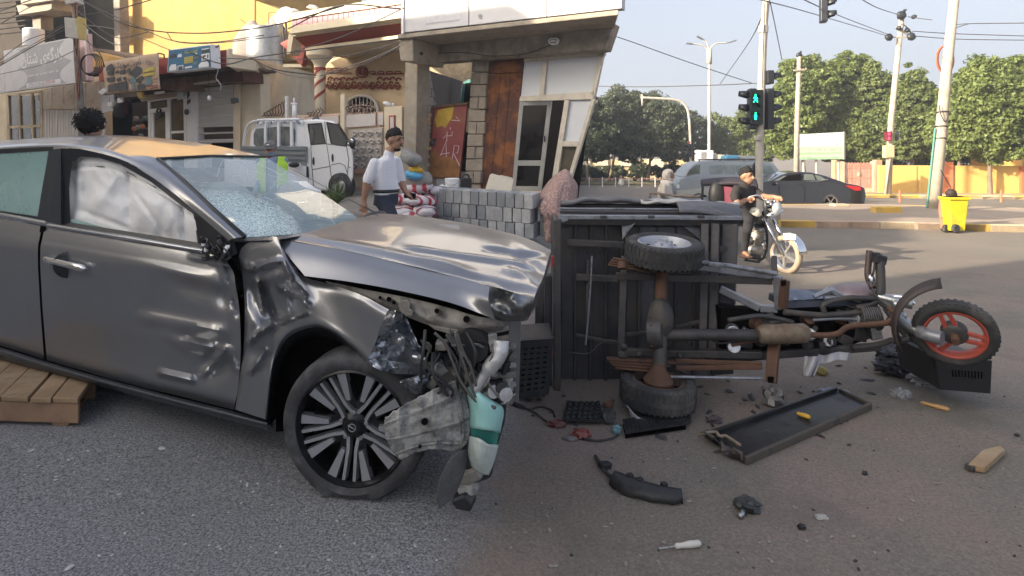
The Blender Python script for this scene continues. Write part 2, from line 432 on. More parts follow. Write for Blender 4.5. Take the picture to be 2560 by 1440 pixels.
for(x0,x1)in((18,46),(47,79),(80,100)):
 for y0,y1 in((240+(60-x0)*.02,316),(322,380)):
  b=MB();b.fpoly([(x0,y0),(x1,y0-3),(x1,y1),(x0,y1+1)],.02,.02);b.build('pane',M_wing,r)
b=MB()
for poly in([(14,238),(20,237),(26,385),(20,385)],[(44,234),(48,233),(53,385),(49,385)],[(76,231),(80,230),(85,385),(81,385)],[(98,228),(104,228),(108,385),(102,385)],[(18,315),(104,311),(104,318),(18,322)],[(14,234),(104,226),(104,231),(14,240)]):
 b.fpoly(poly,.07,.07)
b.build('frame',M_tan,r)
for x0,x1,c in((24,36,(.62,.55,.45)),(56,76,(.45,.50,.30)),(84,97,(.55,.40,.25)),(37,43,(.15,.32,.27))):
 b=MB();b.fpoly([(x0,328),(x1,327),(x1,380),(x0,380)],-.1,.03);b.build('goods',plain('goods%d'%x0,c,.7),r)
M_doorw=mat('painted_sheet_metal',(.60,.52,.41),.55,.0,var=.12,vscale=3,bump=.1,dirt=((.30,.18,.07),.38,1.9))
M_doorg=mat('pale_sheet_metal',(.58,.55,.52),.5,0,var=.08,vscale=3,bump=.1,dirt=((.36,.30,.24),.25,3))
r=thing('metal_door','pale folding sheet metal doors beside the utility pole','door',FP(180,350,0))
xs_=[104,130,158,186,214,240,262]
for i in range(6):
 x0,x1=xs_[i],xs_[i+1]
 b=MB();b.fpoly([(x0+1,222-i*4),(x1-1,219-i*4),(x1,272),(x0,275)],.05,.06);b.build('panel',M_doorw,r,bevel=.008)
 b=MB()
 for k in range(4):
  u0=x0+(x1-x0)*(k+.08)/4;u1=x0+(x1-x0)*(k+.9)/4
  b.fpoly([(u0,276),(u1,275.5),(u1,420),(u0,420)],.05+.02*(k%2),.06)
 b.build('panel',M_doorg,r,bevel=.006)
M_pole=mat('pole_weathered',(.30,.27,.24),.7,.2,var=.25,vscale=6,bump=.3,dirt=((.16,.11,.08),.4,4))
r=thing('utility_pole','leaning grey utility pole wrapped in wires beside the shops','utility pole',FP(207,400,3))
D=FD(200,3)
b=MB();b.tube([P(184,-80,D),P(188,60,D),P(193,150,D),P(199,220,D),P(204,300,D),P(209,430,D)],[.06,.065,.08,.085,.09,.095],12);b.build('pole',M_pole,r,smooth=True)
b=MB();b.ppoly([(160,43),(190,46),(196,97),(163,92)],D-.15,.3);b.build('meter_box',plain('box_cream',(.62,.58,.50),.5),r,bevel=.01)
b=MB();b.ppoly([(190.2,46),(196.5,41),(197,92),(196.2,97)],D-.16,.3);b.build('box_side',plain('box_yellow',(.65,.50,.16),.5),r)
b=MB();b.ppoly([(160,-14),(186,-14),(192,6),(162,11)],D-.15,.3);b.build('meter_box',plain('box_cream',(0,0,0)),r,bevel=.01)
for k in range(6):
 rr_=random.Random(k);pts=[P(186+rr_.uniform(-4,8)+i*1.2,-20+i*38+rr_.uniform(-6,6),D-.12)for i in range(8)]
 b=MB();b.tube(smooth_path(pts,20),.011,5);b.build('cable',[M_wire,plain('cable_tan',(.45,.30,.18),.6),plain('cable_red',(.35,.10,.08),.6)][k%3],r,smooth=True)
b=MB();c=FP(221,160,3.0)
for k in range(5):b.tube([c+Vector((.22*math.cos(a)*(1+.1*k),.04*k,.26*math.sin(a)*(1+.05*k)))for a in np.linspace(0,6.28,18)],.012,5)
b.build('cable_coil',M_wire,r,smooth=True)
b=MB();b.fpoly([(204,75),(216,72),(216,86),(206,88)],2.6,.05);b.build('label_plate',M_white,r)
r=thing('narrow_sign','narrow white and red vertical sign behind the utility pole','sign',FP(208,150,.7))
b=MB();b.fpoly([(196,84),(211,82),(215,200),(202,204)],.7,.25);b.build('sign_board',plain('pink_white',(.60,.42,.42),.6),r)
b=MB();b.fpoly([(197,82),(211,79),(211,91),(197,93)],.74,.03);b.build('red_cap',M_redp,r)
b=MB();b.fpoly([(211,86),(213.5,86),(216.5,200),(214,201)],.74,.03);b.build('edge_strip',M_white,r)
r=thing('music_shop','flat-roofed shop with red fascia and cream side wall','building',FP(430,360,0))
b=MB();b.fpoly([(246,168),(566,124),(566,165),(248,203)],1.4,.12);b.build('fascia',M_redp,r)
b=MB();b.fpoly([(566.2,122),(572,121),(572,166),(566.2,166)],1.4,.12);b.build('fascia_edge',M_cream,r)
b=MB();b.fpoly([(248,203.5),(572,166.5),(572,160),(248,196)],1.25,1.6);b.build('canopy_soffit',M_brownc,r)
b=MB();b.prism([FP(572.5,141,1.4),FP(617,171,.4),FP(604,186,.4),FP(573,167,1.4)],NI*.9+EL*.05);b.build('canopy_return',M_cream,r)
A,B_=FP(603,186,.3),FP(786,190,-6.2);A2,B2=FP(575,140,.3),FP(788,189,-6.2)
b=MB();b.prism([FP(600,172,.2),FP(632,150,-.8),FP(788,189,-6.2),FP(788,420,-6.2),FP(600,420,.2)],EL*.3);b.build('side_wall',M_creamd,r)
b=MB();b.prism([FP(572,141,1.0),FP(632,150,-.8),FP(788,189,-6.2),FP(788,184,-6.2),FP(632,143,-.8),FP(572,134,1.0)],EL*.35+NI*.02);b.build('wall_coping',M_cream,r)
b=MB();b.fpoly([(604,184),(650,184),(655,420),(600,420)],.1,.35);b.build('corner_pier',M_cream,r)
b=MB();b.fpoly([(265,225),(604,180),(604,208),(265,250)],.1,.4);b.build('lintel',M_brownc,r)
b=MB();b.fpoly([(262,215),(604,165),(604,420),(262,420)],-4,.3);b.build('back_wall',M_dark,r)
b=MB();b.fpoly([(465,222),(491,215),(494,420),(468,420)],.12,.5);b.build('pillar',M_white,r)
for k,poly in enumerate(([(466,228),(473,223),(474,238),(468,250)],[(467,252),(476,246),(475,256),(468,262)])):
 b=MB();b.fpoly(poly,.13,.02);b.build('decal',M_black,r)
b=MB();c=FP(466,280,.15);b.cyl(c-NI*.02,c+NI*.03,.09,n=20);b.build('speaker_decal',M_black,r)
for k in range(4):
 b=MB();y=238+k*4;b.fpoly([(352,y),(462,y-14.5),(462,y-11),(352,y+3.4)],.08,.05);b.build('slat',plain('roller_tan',(.36,.28,.19),.5),r)
rd=thing('shop_door','white framed glazed door of the music shop','door',FP(395,400,0))
b=MB()
for poly in([(369,251),(374,250),(378,420),(373,420)],[(418,248),(424,247),(427,420),(421,420)],[(369,250),(462,238),(462,242),(369,255)],[(372,273),(422,268),(422,278),(372,283)],[(378,283),(383,283),(385,420),(380,420)],[(413,279),(419,279),(421,420),(415,420)],[(458,240),(463,239),(466,420),(461,420)],[(424,328),(462,326),(462,332),(424,334)]):
 b.fpoly(poly,.05,.07)
b.build('frame',M_white,rd)
for poly in([(374,255),(418,250),(418,268),(374,273)],[(383,283),(413,279),(415,420),(385,420)],[(424,250),(459,244),(461,326),(425,328)],[(425,334),(461,332),(462,420),(426,420)]):
 b=MB();b.fpoly(poly,0,.02);b.build('pane',M_wing,rd)
b=MB();c=FP(397,279,.09)
for k in range(2):b.tube([c+EL*(.10*math.cos(a))+Vector((0,0,.10*math.sin(a)-.12*k))for a in np.linspace(0,6.28,16)],.03,6)
b.build('wreath',M_black,rd,smooth=True)
r=thing('display_shelf','dark shelf of goods left of the music shop door','shelf',FP(345,400,-.6))
b=MB();b.fpoly([(331,258),(369,252),(369,420),(331,420)],-.9,.05);b.build('back_panel',plain('shelf_dark',(.05,.045,.045),.6),r)
for k in range(4):
 y=300+k*22;b=MB();b.fpoly([(331,y),(369,y-4),(369,y-1),(331,y+3)],-.55,.35);b.build('shelf',plain('shelf_grey',(.20,.20,.22),.5),r)
for k,(x,y,c)in enumerate(((336,322,(.5,.2,.08)),(345,318,(.3,.3,.34)),(356,316,(.62,.25,.08)),(362,296,(.12,.2,.18)),(340,296,(.35,.3,.28)),(352,340,(.25,.28,.3)))):
 b=MB();b.ell(FP(x,y,-.4),(.09,.07,.08),bump=.3,seed=k);b.build('goods',plain('shelf_goods%d'%k,c,.6),r)
for nm,lab,cat,poly,off,th,c in(('grey_board','grey hanging panel left of the backpack','panel',[(252,240),(283,236),(289,276),(254,282)],.5,.04,(.42,.42,.43)),('floodlight','small white floodlight under the tan banner corner','lamp',[(245,231),(255,221),(265,229),(255,238)],.9,.1,(.6,.6,.6)),('hanging_box','yellow and white box hanging under the tan banner','box',[(341,232),(352,229),(356,243),(345,246)],1.2,.08,(.66,.52,.10)),('hanging_box','small white box hung on the grey panel','box',[(268,256),(279,254),(281,264),(270,266)],.6,.05,(.7,.7,.7)),('hanging_box','white box above the black backpack','box',[(292,246),(304,243),(306,255),(294,258)],.7,.06,(.68,.68,.7)),('light_fitting','white light fitting under the tan banner right corner','lamp',[(385,230),(404,227),(404,232),(386,236)],1.1,.1,(.7,.69,.66)),('floodlight','floodlight with black frame right of the wooden box','lamp',[(444,232),(457,229),(457,246),(442,249)],.7,.08,(.35,.37,.4))):
 r=thing(nm,lab,cat,FP(*poly[3],off));b=MB();b.fpoly(poly,off,th);b.build('body',plain('hg_%s%d'%(nm,poly[0][0]),c,.5),r,bevel=.01)
 b=MB();xm=(poly[0][0]+poly[1][0])/2;b.tube([FP(xm,poly[0][1],off-.02),FP(xm+1,poly[0][1]-14,off-.05)],.006,5);b.build('hook',M_wire,r)
r=thing('backpack','black backpack hanging in front of the music shop','backpack',FP(300,290,.6))
b=MB();b.ell(FP(298,272,.6),(.20,.13,.32),bump=.12,seed=4);b.build('bag',M_black,r,smooth=True)
b=MB();b.ell(FP(310,270,.5),(.14,.12,.30),bump=.15,seed=9);b.build('side_bag',plain('maroon',(.06,.014,.018),.7),r,smooth=True)
b=MB();b.tube(smooth_path([FP(288,250,.7),FP(294,240,.72),FP(303,248,.72)],10),.015,6);b.build('strap',M_black,r)
r=thing('fabric_banner','tan printed music shop banner with pictures of audio gear','banner',FP(330,230,1.75))
q=((258,155),(396,132),(401,223),(266,235));at=quad_frame(*q,1.75)
M_ban=mat('banner_tan',(.60,.44,.31),.75,var=.08,vscale=3,bump=.1)
b=MB();nx,ny=14,8
b.grid([[at(i/nx,j/ny)-NI*(.02*math.sin(i*1.3+j*.5))for i in range(nx+1)]for j in range(ny+1)]);b.build('cloth',M_ban,r,smooth=True,solid=.012)
b=MB();sign_text(b,at,T_MUSIC,.25,.25,.46,.035);b.build('lettering',plain('ink_black',(.03,.028,.03),.6),r)
inks=dict(k=plain('ink_grey',(.07,.075,.08),.6),y=plain('ink_yellow',(.62,.52,.10),.6),p=plain('ink_teal',(.16,.24,.26),.6),w=M_white,r=plain('ink_red',(.40,.10,.07),.6),t=plain('ink_tan',(.38,.27,.17),.6))
pics=[('k',.08,.14,.18,.30),('k',.08,.31,.19,.43),('k',.05,.50,.22,.64),('k',.24,.34,.29,.42),('k',.31,.33,.42,.46),('k',.44,.34,.51,.40),('k',.25,.55,.33,.66),('k',.36,.54,.43,.65),('k',.07,.72,.24,.94),('k',.25,.68,.43,.94),('p',.50,.60,.58,.76),('p',.52,.80,.58,.95),('k',.60,.80,.76,.95),('y',.74,.40,.93,.48),('y',.73,.52,.94,.60),('p',.77,.66,.86,.86),('r',.84,.94,.97,.965),('r',.46,.62,.49,.70),('t',.88,.70,.97,.74),('t',.88,.78,.97,.81),('k',.48,.44,.53,.50),('r',.80,.89,.97,.915)]
for k,(c,u0,v0,u1,v1)in enumerate(pics):
 b=MB();j=.012*((k*7)%5-2);on_sign(b,at,0,0,0,0,.035,.004,[(u0,v0+.02),(u1,v0-.02+j),(u1-j,v1-.01),(u0+j,v1+.01)]);b.build('printed_picture',inks[c],r)
b=MB();cx_,cy_=.62,.45
on_sign(b,at,0,0,0,0,.035,.004,[(cx_+.085*math.cos(a)*(1.0+.25*math.cos(2*a)),cy_+.15*math.sin(a)-.04*math.cos(a))for a in np.linspace(0,6.28,20,endpoint=False)]);b.build('printed_speaker',inks['k'],r)
for k,(u,v)in enumerate(((.63,.70),(.67,.66),(.66,.74),(.71,.64))):
 b=MB();on_sign(b,at,0,0,0,0,.035+.001*k,.004,[(u+.03*math.cos(a),v+.06*math.sin(a))for a in np.linspace(0,6.28,12,endpoint=False)]);b.build('printed_speaker',inks['k'],r)
M_viol=plain('ink_violet',(.16,.12,.17),.6)
b=MB();sign_text(b,at,RTL(0xFE8F,0xFE8E,0xFEAD,0xFEA9),.80,.22,.09,.035);b.build('lettering',M_viol,r);b=MB();sign_text(b,at,RTL(0xFEB3,0xFED4,0xFEAE,0x20,0xFE8D),.80,.30,.14,.035);b.build('lettering',M_viol,r)
b=MB();b.tube([FP(395,133,1.75),FP(410,136,1.5),FP(411,146,1.3)],.02,6);b.build('bracket',M_wire,r)
r=thing('lightbox_sign','blue printed shop lightbox with yellow lettering on the red fascia','sign',FP(480,178,1.75))
q=((421,124),(527,110),(529,169),(418,181));at=quad_frame(*q,1.8)
b=MB();b.fpoly(q,1.795,.28);b.build('case',M_white,r,bevel=.012)
b=MB();on_sign(b,at,.015,.05,.985,.965,.004,.004);b.build('printed_panel',mat('sign_blue',(.045,.17,.30),.45,var=.25,vscale=1.6,bump=0),r)
b=MB();sign_text(b,at,T_MUSIC,.40,.25,.31,.012);b.build('lettering',plain('letter_yellow',(.75,.66,.08),.5),r)
for k,(c,u0,v0,u1,v1)in enumerate((('y',.40,.42,.60,.70),('w',.80,.16,.97,.20),('k',.81,.22,.96,.34),('w',.79,.38,.97,.66),('w',.05,.68,.22,.95),('w',.25,.76,.38,.95),('k',.265,.80,.365,.96),('w',.42,.84,.58,.92),('w',.73,.72,.95,.95),('p',.60,.68,.70,.78),('k',.06,.22,.20,.40),('w',.24,.26,.34,.40),('k',.82,.45,.89,.52),('k',.83,.57,.86,.62),('k',.92,.44,.945,.58),('w',.64,.30,.70,.36),('p',.62,.46,.74,.56))):
 b=MB();j=.02*((k*5)%3-1)
 pts=[(u0+.25*(u1-u0),v0),(u1-.1*(u1-u0),v0),(u1,v0+.4*(v1-v0)),(u1,v1),(u0,v1),(u0,v0+.5*(v1-v0))]if k in(4,8,10,11)else[(u0,v0+.01),(u1,v0-.01),(u1,v1-.01),(u0,v1+.01)]
 on_sign(b,at,0,0,0,0,.009+.0004*k,.003,pts);b.build('printed_picture',inks[c],r)
b=MB()
for k in range(3):on_sign(b,at,.42,.46+k*.085,.58,.485+k*.085,.018,.002)
b.build('lettering',inks['t'],r)
b=MB();b.tube(smooth_path([FP(530,112,1.7),FP(540,118,1.65),FP(548,113,1.6)],8),.02,6);b.build('bracket',M_wire,r)
for lab,poly in(('brown wooden box under the red fascia between the banners',[(402,199),(466,190),(465,226),(405,224)]),):
 r=thing('wooden_box',lab,'box',FP(430,225,1.0));b=MB();b.fpoly(poly,.95,.6);b.build('box',mat('box_wood',(.16,.095,.06),.7,var=.3,vscale=4,bump=.3),r,bevel=.01)
 b=MB();b.fpoly([(438,194),(441,194),(442,226),(439,226)],.97,.04);b.build('batten',plain('batten_brown',(.10,.06,.04),.7),r)
r=thing('roller_shutter','white roller shutter half closed beside the music shop','shutter',FP(545,350,0))
M_shut=mat('shutter_white',(.62,.60,.57),.5,var=.05,vscale=4,bump=.05,dirt=((.45,.41,.36),.25,2))
for k in range(34):
 y=209+k*4.4
 if 24<=k and k%4 in(1,2,3)and k<33:
  b=MB();b.fpoly([(494,y),(597,y-3),(597,y+1.4),(494,y+4.4)],-.12,.03);b.build('slat',plain('shutter_gap',(.09,.06,.055),.6),r)
 else:
  b=MB();a_,b1=FP(494,y,.06),FP(597,y-3,.06);a2,b2=FP(494,y+4.2,.06),FP(597,y+1.2,.06);am,bm=FP(494,y+2.1,.085),FP(597,y-.9,.085)
  b.grid([[a_,b1],[am,bm],[a2,b2]]);b.build('slat',M_shut,r,solid=.01)
b=MB();b.fpoly([(489,212),(494,211),(496,420),(491,420)],.1,.15);b.build('side_rail',M_white,r);b=MB();b.fpoly([(597,205),(603,204),(604,420),(598,420)],.1,.15);b.build('side_rail',M_white,r)
b=MB();b.fpoly([(484,190),(540,182),(540,206),(484,212)],.6,.6);b.build('roller_case',plain('case_brown',(.23,.16,.11),.7),r)
b=MB();b.fpoly([(540,181),(606,174),(608,204),(540,207)],.75,.7);b.build('roller_cover',mat('case_rust',(.10,.045,.03),.7,var=.3,vscale=4,bump=.3),r,bevel=.01)
b=MB();b.fpoly([(484,207),(545,199),(545,204),(484,212)],.78,.05);b.build('roller_tube',M_alu,r)
for lab,x,y,y0 in(('white bulb hanging before the roller shutter',523,245,180),):
 r=thing('hanging_bulb',lab,'lamp',FP(x,y,1.3));b=MB();b.ell(FP(x,y,1.3),(.05,.05,.075));b.build('bulb',M_white,r,smooth=True);b=MB();b.tube([FP(x,y-6,1.3),FP(x-1,y0,1.3)],.006,5);b.build('cord',M_wire,r)
r=thing('hanging_box','small dark device hanging in front of the roller shutter','box',FP(586,255,.8));b=MB();b.fpoly([(576,246),(590,244),(592,256),(577,259)],.9,.08);b.build('body',plain('dev',(.06,.07,.075),.5),r,bevel=.01)
b=MB();b.tube([FP(584,245,.88),FP(585,206,.8)],.006,5);b.build('cord',M_wire,r)
r=thing('ochre_building','tall ochre rendered wall lit by the sun behind the shops','building',FP(480,150,-9))
b=MB();b.fpoly([(297,-160),(640,-160),(640,2),(700,24),(730,34),(730,140),(690,150),(640,230),(297,230)],-3.9,6);b.build('wall',M_orange,r)
b=MB();b.tube([FP(637,-20,-3.87),FP(637,55,-3.87)],.02,4);b.build('crack',plain('crack_brown',(.30,.19,.10),.9),r)
r=thing('roof_structure','small roof room peeking over the purple banded house','building',FP(720,20,-14))
b=MB();b.fpoly([(660,8),(690,0),(690,-8),(796,-8),(838,14),(838,60),(660,60)],-14,3);b.build('wall',M_orange,r)
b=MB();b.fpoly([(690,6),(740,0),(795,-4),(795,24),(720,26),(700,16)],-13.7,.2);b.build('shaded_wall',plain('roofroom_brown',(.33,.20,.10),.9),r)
r=thing('water_tank','big galvanised water tank on the shop roof','water tank',FP(662,165,-2.5))
D=FD(662,-2.5);ra=44/1500*D;c=P(662,168,D+ra);hh=(168-67)/1500*D
b=MB();b.lathe([(.02,0),(ra,0),(ra,.02)]+[(ra*(1.0+(.008 if k%2 else 0)),hh*k/12)for k in range(1,12)]+[(ra,hh-.02),(ra-.03,hh),(.02,hh+.06)],c,(0,0,1),40);b.build('tank_body',M_galv,r,smooth=40)
b=MB();b.tube([P(690,67,D),P(690,30,D),P(672,32,D),P(672,62,D)],.015,6);b.tube([P(708,67,D),P(712,150,D)],.03,6);b.build('pipe',M_wire,r)
r=thing('roof_tarpaulin','grey peaked tarpaulin heap behind the galvanised tank','tarpaulin',FP(650,110,-4))
M_tarp=mat('tarp_grey',(.33,.29,.26),.85,var=.15,vscale=3,bump=.3,bscale=12)
b=MB();D=FD(640,-3.0)
for cx_,cy_,w_,h_ in((630,118,52,66),(688,90,34,54),(604,140,32,40)):
 n=18;vs=[]
 for i in range(7):
  t=i/6
  for j in range(n):
   a=2*math.pi*j/n;rr_=w_*(1-t**2.2*.86)*(1+.06*math.sin(a*3+i));vs.append(P(cx_+rr_*math.cos(a),cy_+30-(h_+30)*t,D)+Vector((0,rr_*math.sin(a)/1500*D*.6,0)))
 b.add(vs,[(i*n+j,i*n+(j+1)%n,(i+1)*n+(j+1)%n,(i+1)*n+j)for i in range(6)for j in range(n)]+[tuple(range(6*n,7*n))])
b.build('sheet',M_tarp,r,smooth=True)
r=thing('roof_wall','low ochre and red parapet behind the galvanised tank','wall',FP(600,130,-5));b=MB();b.fpoly([(560,118),(740,60),(740,150),(690,160),(640,200),(560,200)],-3.5,.3);b.build('wall',M_orange,r);b=MB();b.fpoly([(580,127),(618,121),(618,134),(580,140)],-3.45,.1);b.fpoly([(705,105),(716,104),(716,118),(705,119)],-3.45,.1);b.build('red_band',M_redp,r)
r=thing('satellite_dish','white satellite dish at the corner of the purple cornice','satellite dish',FP(712,60,-3))
b=MB();c=FP(714,44,-2.6);b.lathe([(.02,.0),(.14,.02),(.26,.06),(.36,.13),(.345,.14),(.25,.085),(.14,.045),(.02,.02)],c,(-.3,-.9,.35),24);b.build('dish',M_signw,r,smooth=True);b=MB();b.tube([c,FP(716,78,-2.5)],.03,6);b.build('mast',M_wire,r)
r=thing('white_bag','white bundle lying on the roof edge, left one','bundle',FP(734,30,-2));b=MB();b.ell(FP(735,28,-1.9),(.17,.12,.07),bump=.4);b.build('bundle',M_white,r,smooth=True)
r=thing('white_bag','white bundle on the roof edge under the brown roof room','bundle',FP(782,20,-2));b=MB();b.ell(FP(782,18,-1.9),(.17,.12,.06),bump=.4,seed=3);b.build('bundle',M_white,r,smooth=True)
r=thing('antenna_rod','thin rod sticking up beside the grey tarpaulin','rod',FP(617,58,-4));b=MB();b.tube([FP(600,47,-3.2),FP(620,62,-3.2)],.012,5);b.build('rod',M_wire,r)
r=thing('house','cream house with purple tiled cornice and spiral striped column','house',FP(900,420,-1))
b=MB();b.fpoly([(727,33),(1016,-13),(1016,8),(729,48)],-1.3,3.2);b.build('cornice_top',M_cream,r)
n_t=22
for k in range(n_t):
 u0,u1=k/n_t+.002,(k+1)/n_t-.002;X=lambda u:729+(1014-729)*u
 b=MB();b.fpoly([(X(u0),48-41*u0),(X(u1),48-41*u1),(X(u1),66.5-44*u1),(X(u0),66.5-44*u0)],-1.35,.1);b.build('tile',M_purple,r)
b=MB();b.fpoly([(729,46),(1016,5),(1016,24),(729,68)],-1.42,.3);b.build('cornice_wall',M_cream,r)
b=MB();b.fpoly([(726,66.5),(1016,22.5),(1016,43),(721,85)],-1.1,.6);b.build('cornice_band',M_cream,r,bevel=.01)
b=MB();b.fpoly([(731,85),(1016,41),(1016,52),(733,91)],-1.4,.5);b.build('cornice_lip',M_cream,r)
def skew(mb,tl,tr,br,bl,o_t,o_b,th=.3):
 mb.prism([FP(*tl,o_t),FP(*tr,o_t),FP(*br,o_b),FP(*bl,o_b)],NI*th)
b=MB();skew(b,(733,91),(1016,50),(1016,85),(765,119),-1.5,-1.9);b.build('red_band',M_redp,r)
b=MB();b.fpoly([(763,118.5),(1016,85),(1016,93),(762,127)],-1.75,2.6);b.build('cornice_soffit',M_cream,r)
b=MB()
skew(b,(700,108),(733,91),(765,119),(754,165),-2.2,-2.0,.2);b.build('red_return',M_redp,r)
b=MB();b.fpoly([(722,84),(733,90),(726,134),(716,136)],-1.45,.4);b.fpoly([(708,160),(756,160),(756,168),(708,168)],-2.1,.4);b.build('return_edge',M_cream,r)
D=FD(800,-1.9);c=P(800,300,D);hpx=lambda y:(300-y)/1500*D;k_=D/1500
prof=[(13.5*k_,hpx(300)),(13*k_,hpx(172)),(13.5*k_,hpx(165)),(17*k_,hpx(158)),(26*k_,hpx(148)),(33*k_,hpx(141)),(33*k_,hpx(126)),(.5*k_,hpx(124))]
b=MB();b.lathe(prof,c,(0,0,1),16);b.build('column',M_cream,r,smooth=30)
b=MB()
for tw in range(5):
 pts=[];pts2=[]
 for j in range(25):
  a=math.pi*j/24*2;y=290-tw*31-j/24*62
  if y<176:break
  pts.append(c+Vector((math.cos(a)*13.6*k_,math.sin(a)*13.6*k_,hpx(y))));pts2.append(c+Vector((math.cos(a)*13.6*k_,math.sin(a)*13.6*k_,hpx(y-9))))
 if len(pts)>1:b.grid([pts,pts2])
b.lathe([(13.9*k_,hpx(176)),(13.9*k_,hpx(169))],c,(0,0,1),16)
b.build('spiral_stripe',M_redp,r)
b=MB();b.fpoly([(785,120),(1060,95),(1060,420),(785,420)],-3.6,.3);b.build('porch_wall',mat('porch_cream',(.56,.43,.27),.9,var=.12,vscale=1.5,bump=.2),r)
b=MB()
def arcband(cx_,cy_,rx,ry,a0,a1,w,off=-3.55,n=12):
 b.tube([FP(cx_+rx*math.cos(a),cy_-ry*math.sin(a),off)for a in np.linspace(a0,a1,n)],w,5)
for k in range(12):
 x=822+k*15.5;y=211+(2 if k%2 else 0)
 arcband(x,y,7,9,math.pi,2*math.pi,.035);arcband(x,y-2,4,5,0,math.pi*1.6,.028)
 if not 5<=k<=7:arcband(x+4,y-12,6,6,.3,3.4,.03)
for x0,x1,y0,y1 in((815,870,170,176),(925,1010,174,188)):
 for k in range(4):
  u=x0+(x1-x0)*k/4;arcband(u+6,(y0+y1)/2,8,3,0,6.28,.018)
b.tube([FP(815,180,-3.55),FP(880,183,-3.55)],.02,5);b.tube([FP(930,186,-3.55),FP(1010,184,-3.55)],.02,5)
for k in range(3):arcband(905,184-k*5,14-k*3,9-k*1.5,math.pi*.95,math.pi*2.05,.03)
arcband(905,180,15,14,-.3,3.4,.02);arcband(905,178,6,8,0,6.28,.025);arcband(898,176,4,6,0,6.28,.02);arcband(913,176,4,6,0,6.28,.02)
b.build('painted_relief',plain('relief_red',(.20,.042,.028),.8),r)
arch=[(862+42*(1-math.cos(a)),285-46*math.sin(a)**.8)for a in np.linspace(0,math.pi,15)]
rw=MB();rw.fpoly([(862,330)]+arch+[(946,330)],-3.52,.05);rw.build('window',M_dark,r)
b=MB();b.tube([FP(x,y,-3.4)for x,y in arch],.05,6)
for k in range(1,9):
 x=862+84*k/9;b.tube([FP(x,286-44*math.sin(math.acos(max(-1,min(1,1-(x-862)/42))))**.8,-3.42),FP(x,300,-3.42)],.018,5)
for k in range(5):arcband(874+k*15,276,8,7,0,6.28,.016,-3.42)
b.tube([FP(862,270,-3.41),FP(904,262,-3.41),FP(946,268,-3.41)],.02,5);b.build('window_grille',plain('grille_grey',(.50,.46,.42),.5),r)
r=thing('gate','cream and white panelled metal gate with orange frames behind the truck','gate',FP(850,470,.5))
M_pink=mat('gate_frame',(.60,.36,.26),.6,var=.1,vscale=6,bump=.1);M_panel=mat('gate_panel',(.60,.55,.52),.6,var=.08,vscale=3,bump=.1)
b=MB();b.fpoly([(650,292),(960,279),(960,500),(650,500)],.3,.12);b.build('gate_leaf',M_creamd,r)
for poly in([(660,300),(745,295),(745,340),(660,345)],[(765,294),(845,289),(846,330),(766,334)],[(862,288),(938,283),(938,314),(862,319)],[(945,283),(957,282),(957,312),(945,313)],[(660,352),(845,338),(846,420),(660,425)]):
 b=MB();cx_=sum(p[0]for p in poly)/4;cy_=sum(p[1]for p in poly)/4
 b.fpoly([(cx_+(x-cx_)*1.06,cy_+(y-cy_)*1.14)for x,y in poly],.34,.04);b.build('panel_frame',M_pink,r)
 b=MB();b.fpoly(poly,.37,.05);b.build('panel',M_panel,r)
b=MB();b.fpoly([(874,325),(956,320),(950,425),(884,428)],.36,.05);b.build('ornate_panel',mat('ornate_grey',(.48,.43,.38),.8,var=.2,vscale=9,bump=.5,bscale=20),r)
b=MB()
for i in range(4):
 for j in range(5):
  x,y=886+i*19+(j%2)*5,335+j*20
  b.tube([FP(x+7*math.cos(a)*(1-a/9),y-8*math.sin(a)*(1-a/9),.40)for a in np.linspace(0,6.5,14)],.022,5)
b.build('scroll_relief',mat('ornate_light',(.55,.50,.46),.8,bump=.2),r,smooth=True)
b=MB();b.fpoly([(858,425),(940,420),(940,430),(858,435)],.38,.08);b.fpoly([(858,470),(945,465),(945,474),(858,478)],.38,.08);b.build('rail',M_pink,r)
b=MB();b.fpoly([(851,236),(861,235),(861,500),(851,500)],.42,.12);b.build('gate_post',M_cream,r)
b=MB();b.fpoly([(712,240),(717,240),(717,300),(712,300)],.42,.06);b.build('gate_post',M_white,r)
M_iron=plain('iron_brown',(.16,.09,.06),.6)
for k in range(9):
 x=656+k*7;b=MB();b.tube([FP(x+3*math.sin(t*6)+t*9,290-t*(8+k*4.5),.36)for t in np.linspace(0,1,12)],.018,5);b.build('wrought_spike',M_iron,r)
for k in range(12):
 x=868+k*6;b=MB();b.tube([FP(x+3*math.sin(t*7+k),284-t*(20+10*math.sin(k*1.9)**2),.36)for t in np.linspace(0,1,9)],.014,5);b.build('wrought_spike',M_iron,r)
for k in range(5):
 x=772+k*8;b=MB();b.tube([FP(x+4*math.sin(t*7+k),291-t*(10+k*3),.36)for t in np.linspace(0,1,9)],.016,5);b.build('wrought_spike',M_iron,r)
b=MB();b.fpoly([(960,268),(1005,266),(1003,500),(962,500)],.45,.45);b.build('gate_pillar',M_cream,r,bevel=.015)
b=MB();b.fpoly([(972,289),(987,288),(987,325),(972,327)],.48,.04);b.build('pillar_frame',M_redp,r)
b=MB();b.fpoly([(975,293),(984,292),(984,330),(975,330)],.5,.03);b.build('pillar_inset',M_panel,r)
r=thing('pillar_lamp','white lamp on top of the cream gate pillar','lamp',FP(970,266,.3));b=MB();b.ell(FP(968,260,.35),(.11,.09,.06),(0,.4,0));b.tube([FP(982,266,.35),FP(984,258,.35)],.04,6);b.build('lamp_head',M_white,r,smooth=True)
r=thing('roof_light','white beacon post rising behind the truck cab','lamp',FP(736,298,.9));b=MB();b.tube([FP(736,300,.8),FP(736,262,.8)],.06,8);b.tube([FP(735,262,.8),FP(735,245,.8)],.025,8);b.tube([FP(728,259,.8),FP(742,259,.8)],.02,6);b.build('post',M_white,r,smooth=True)
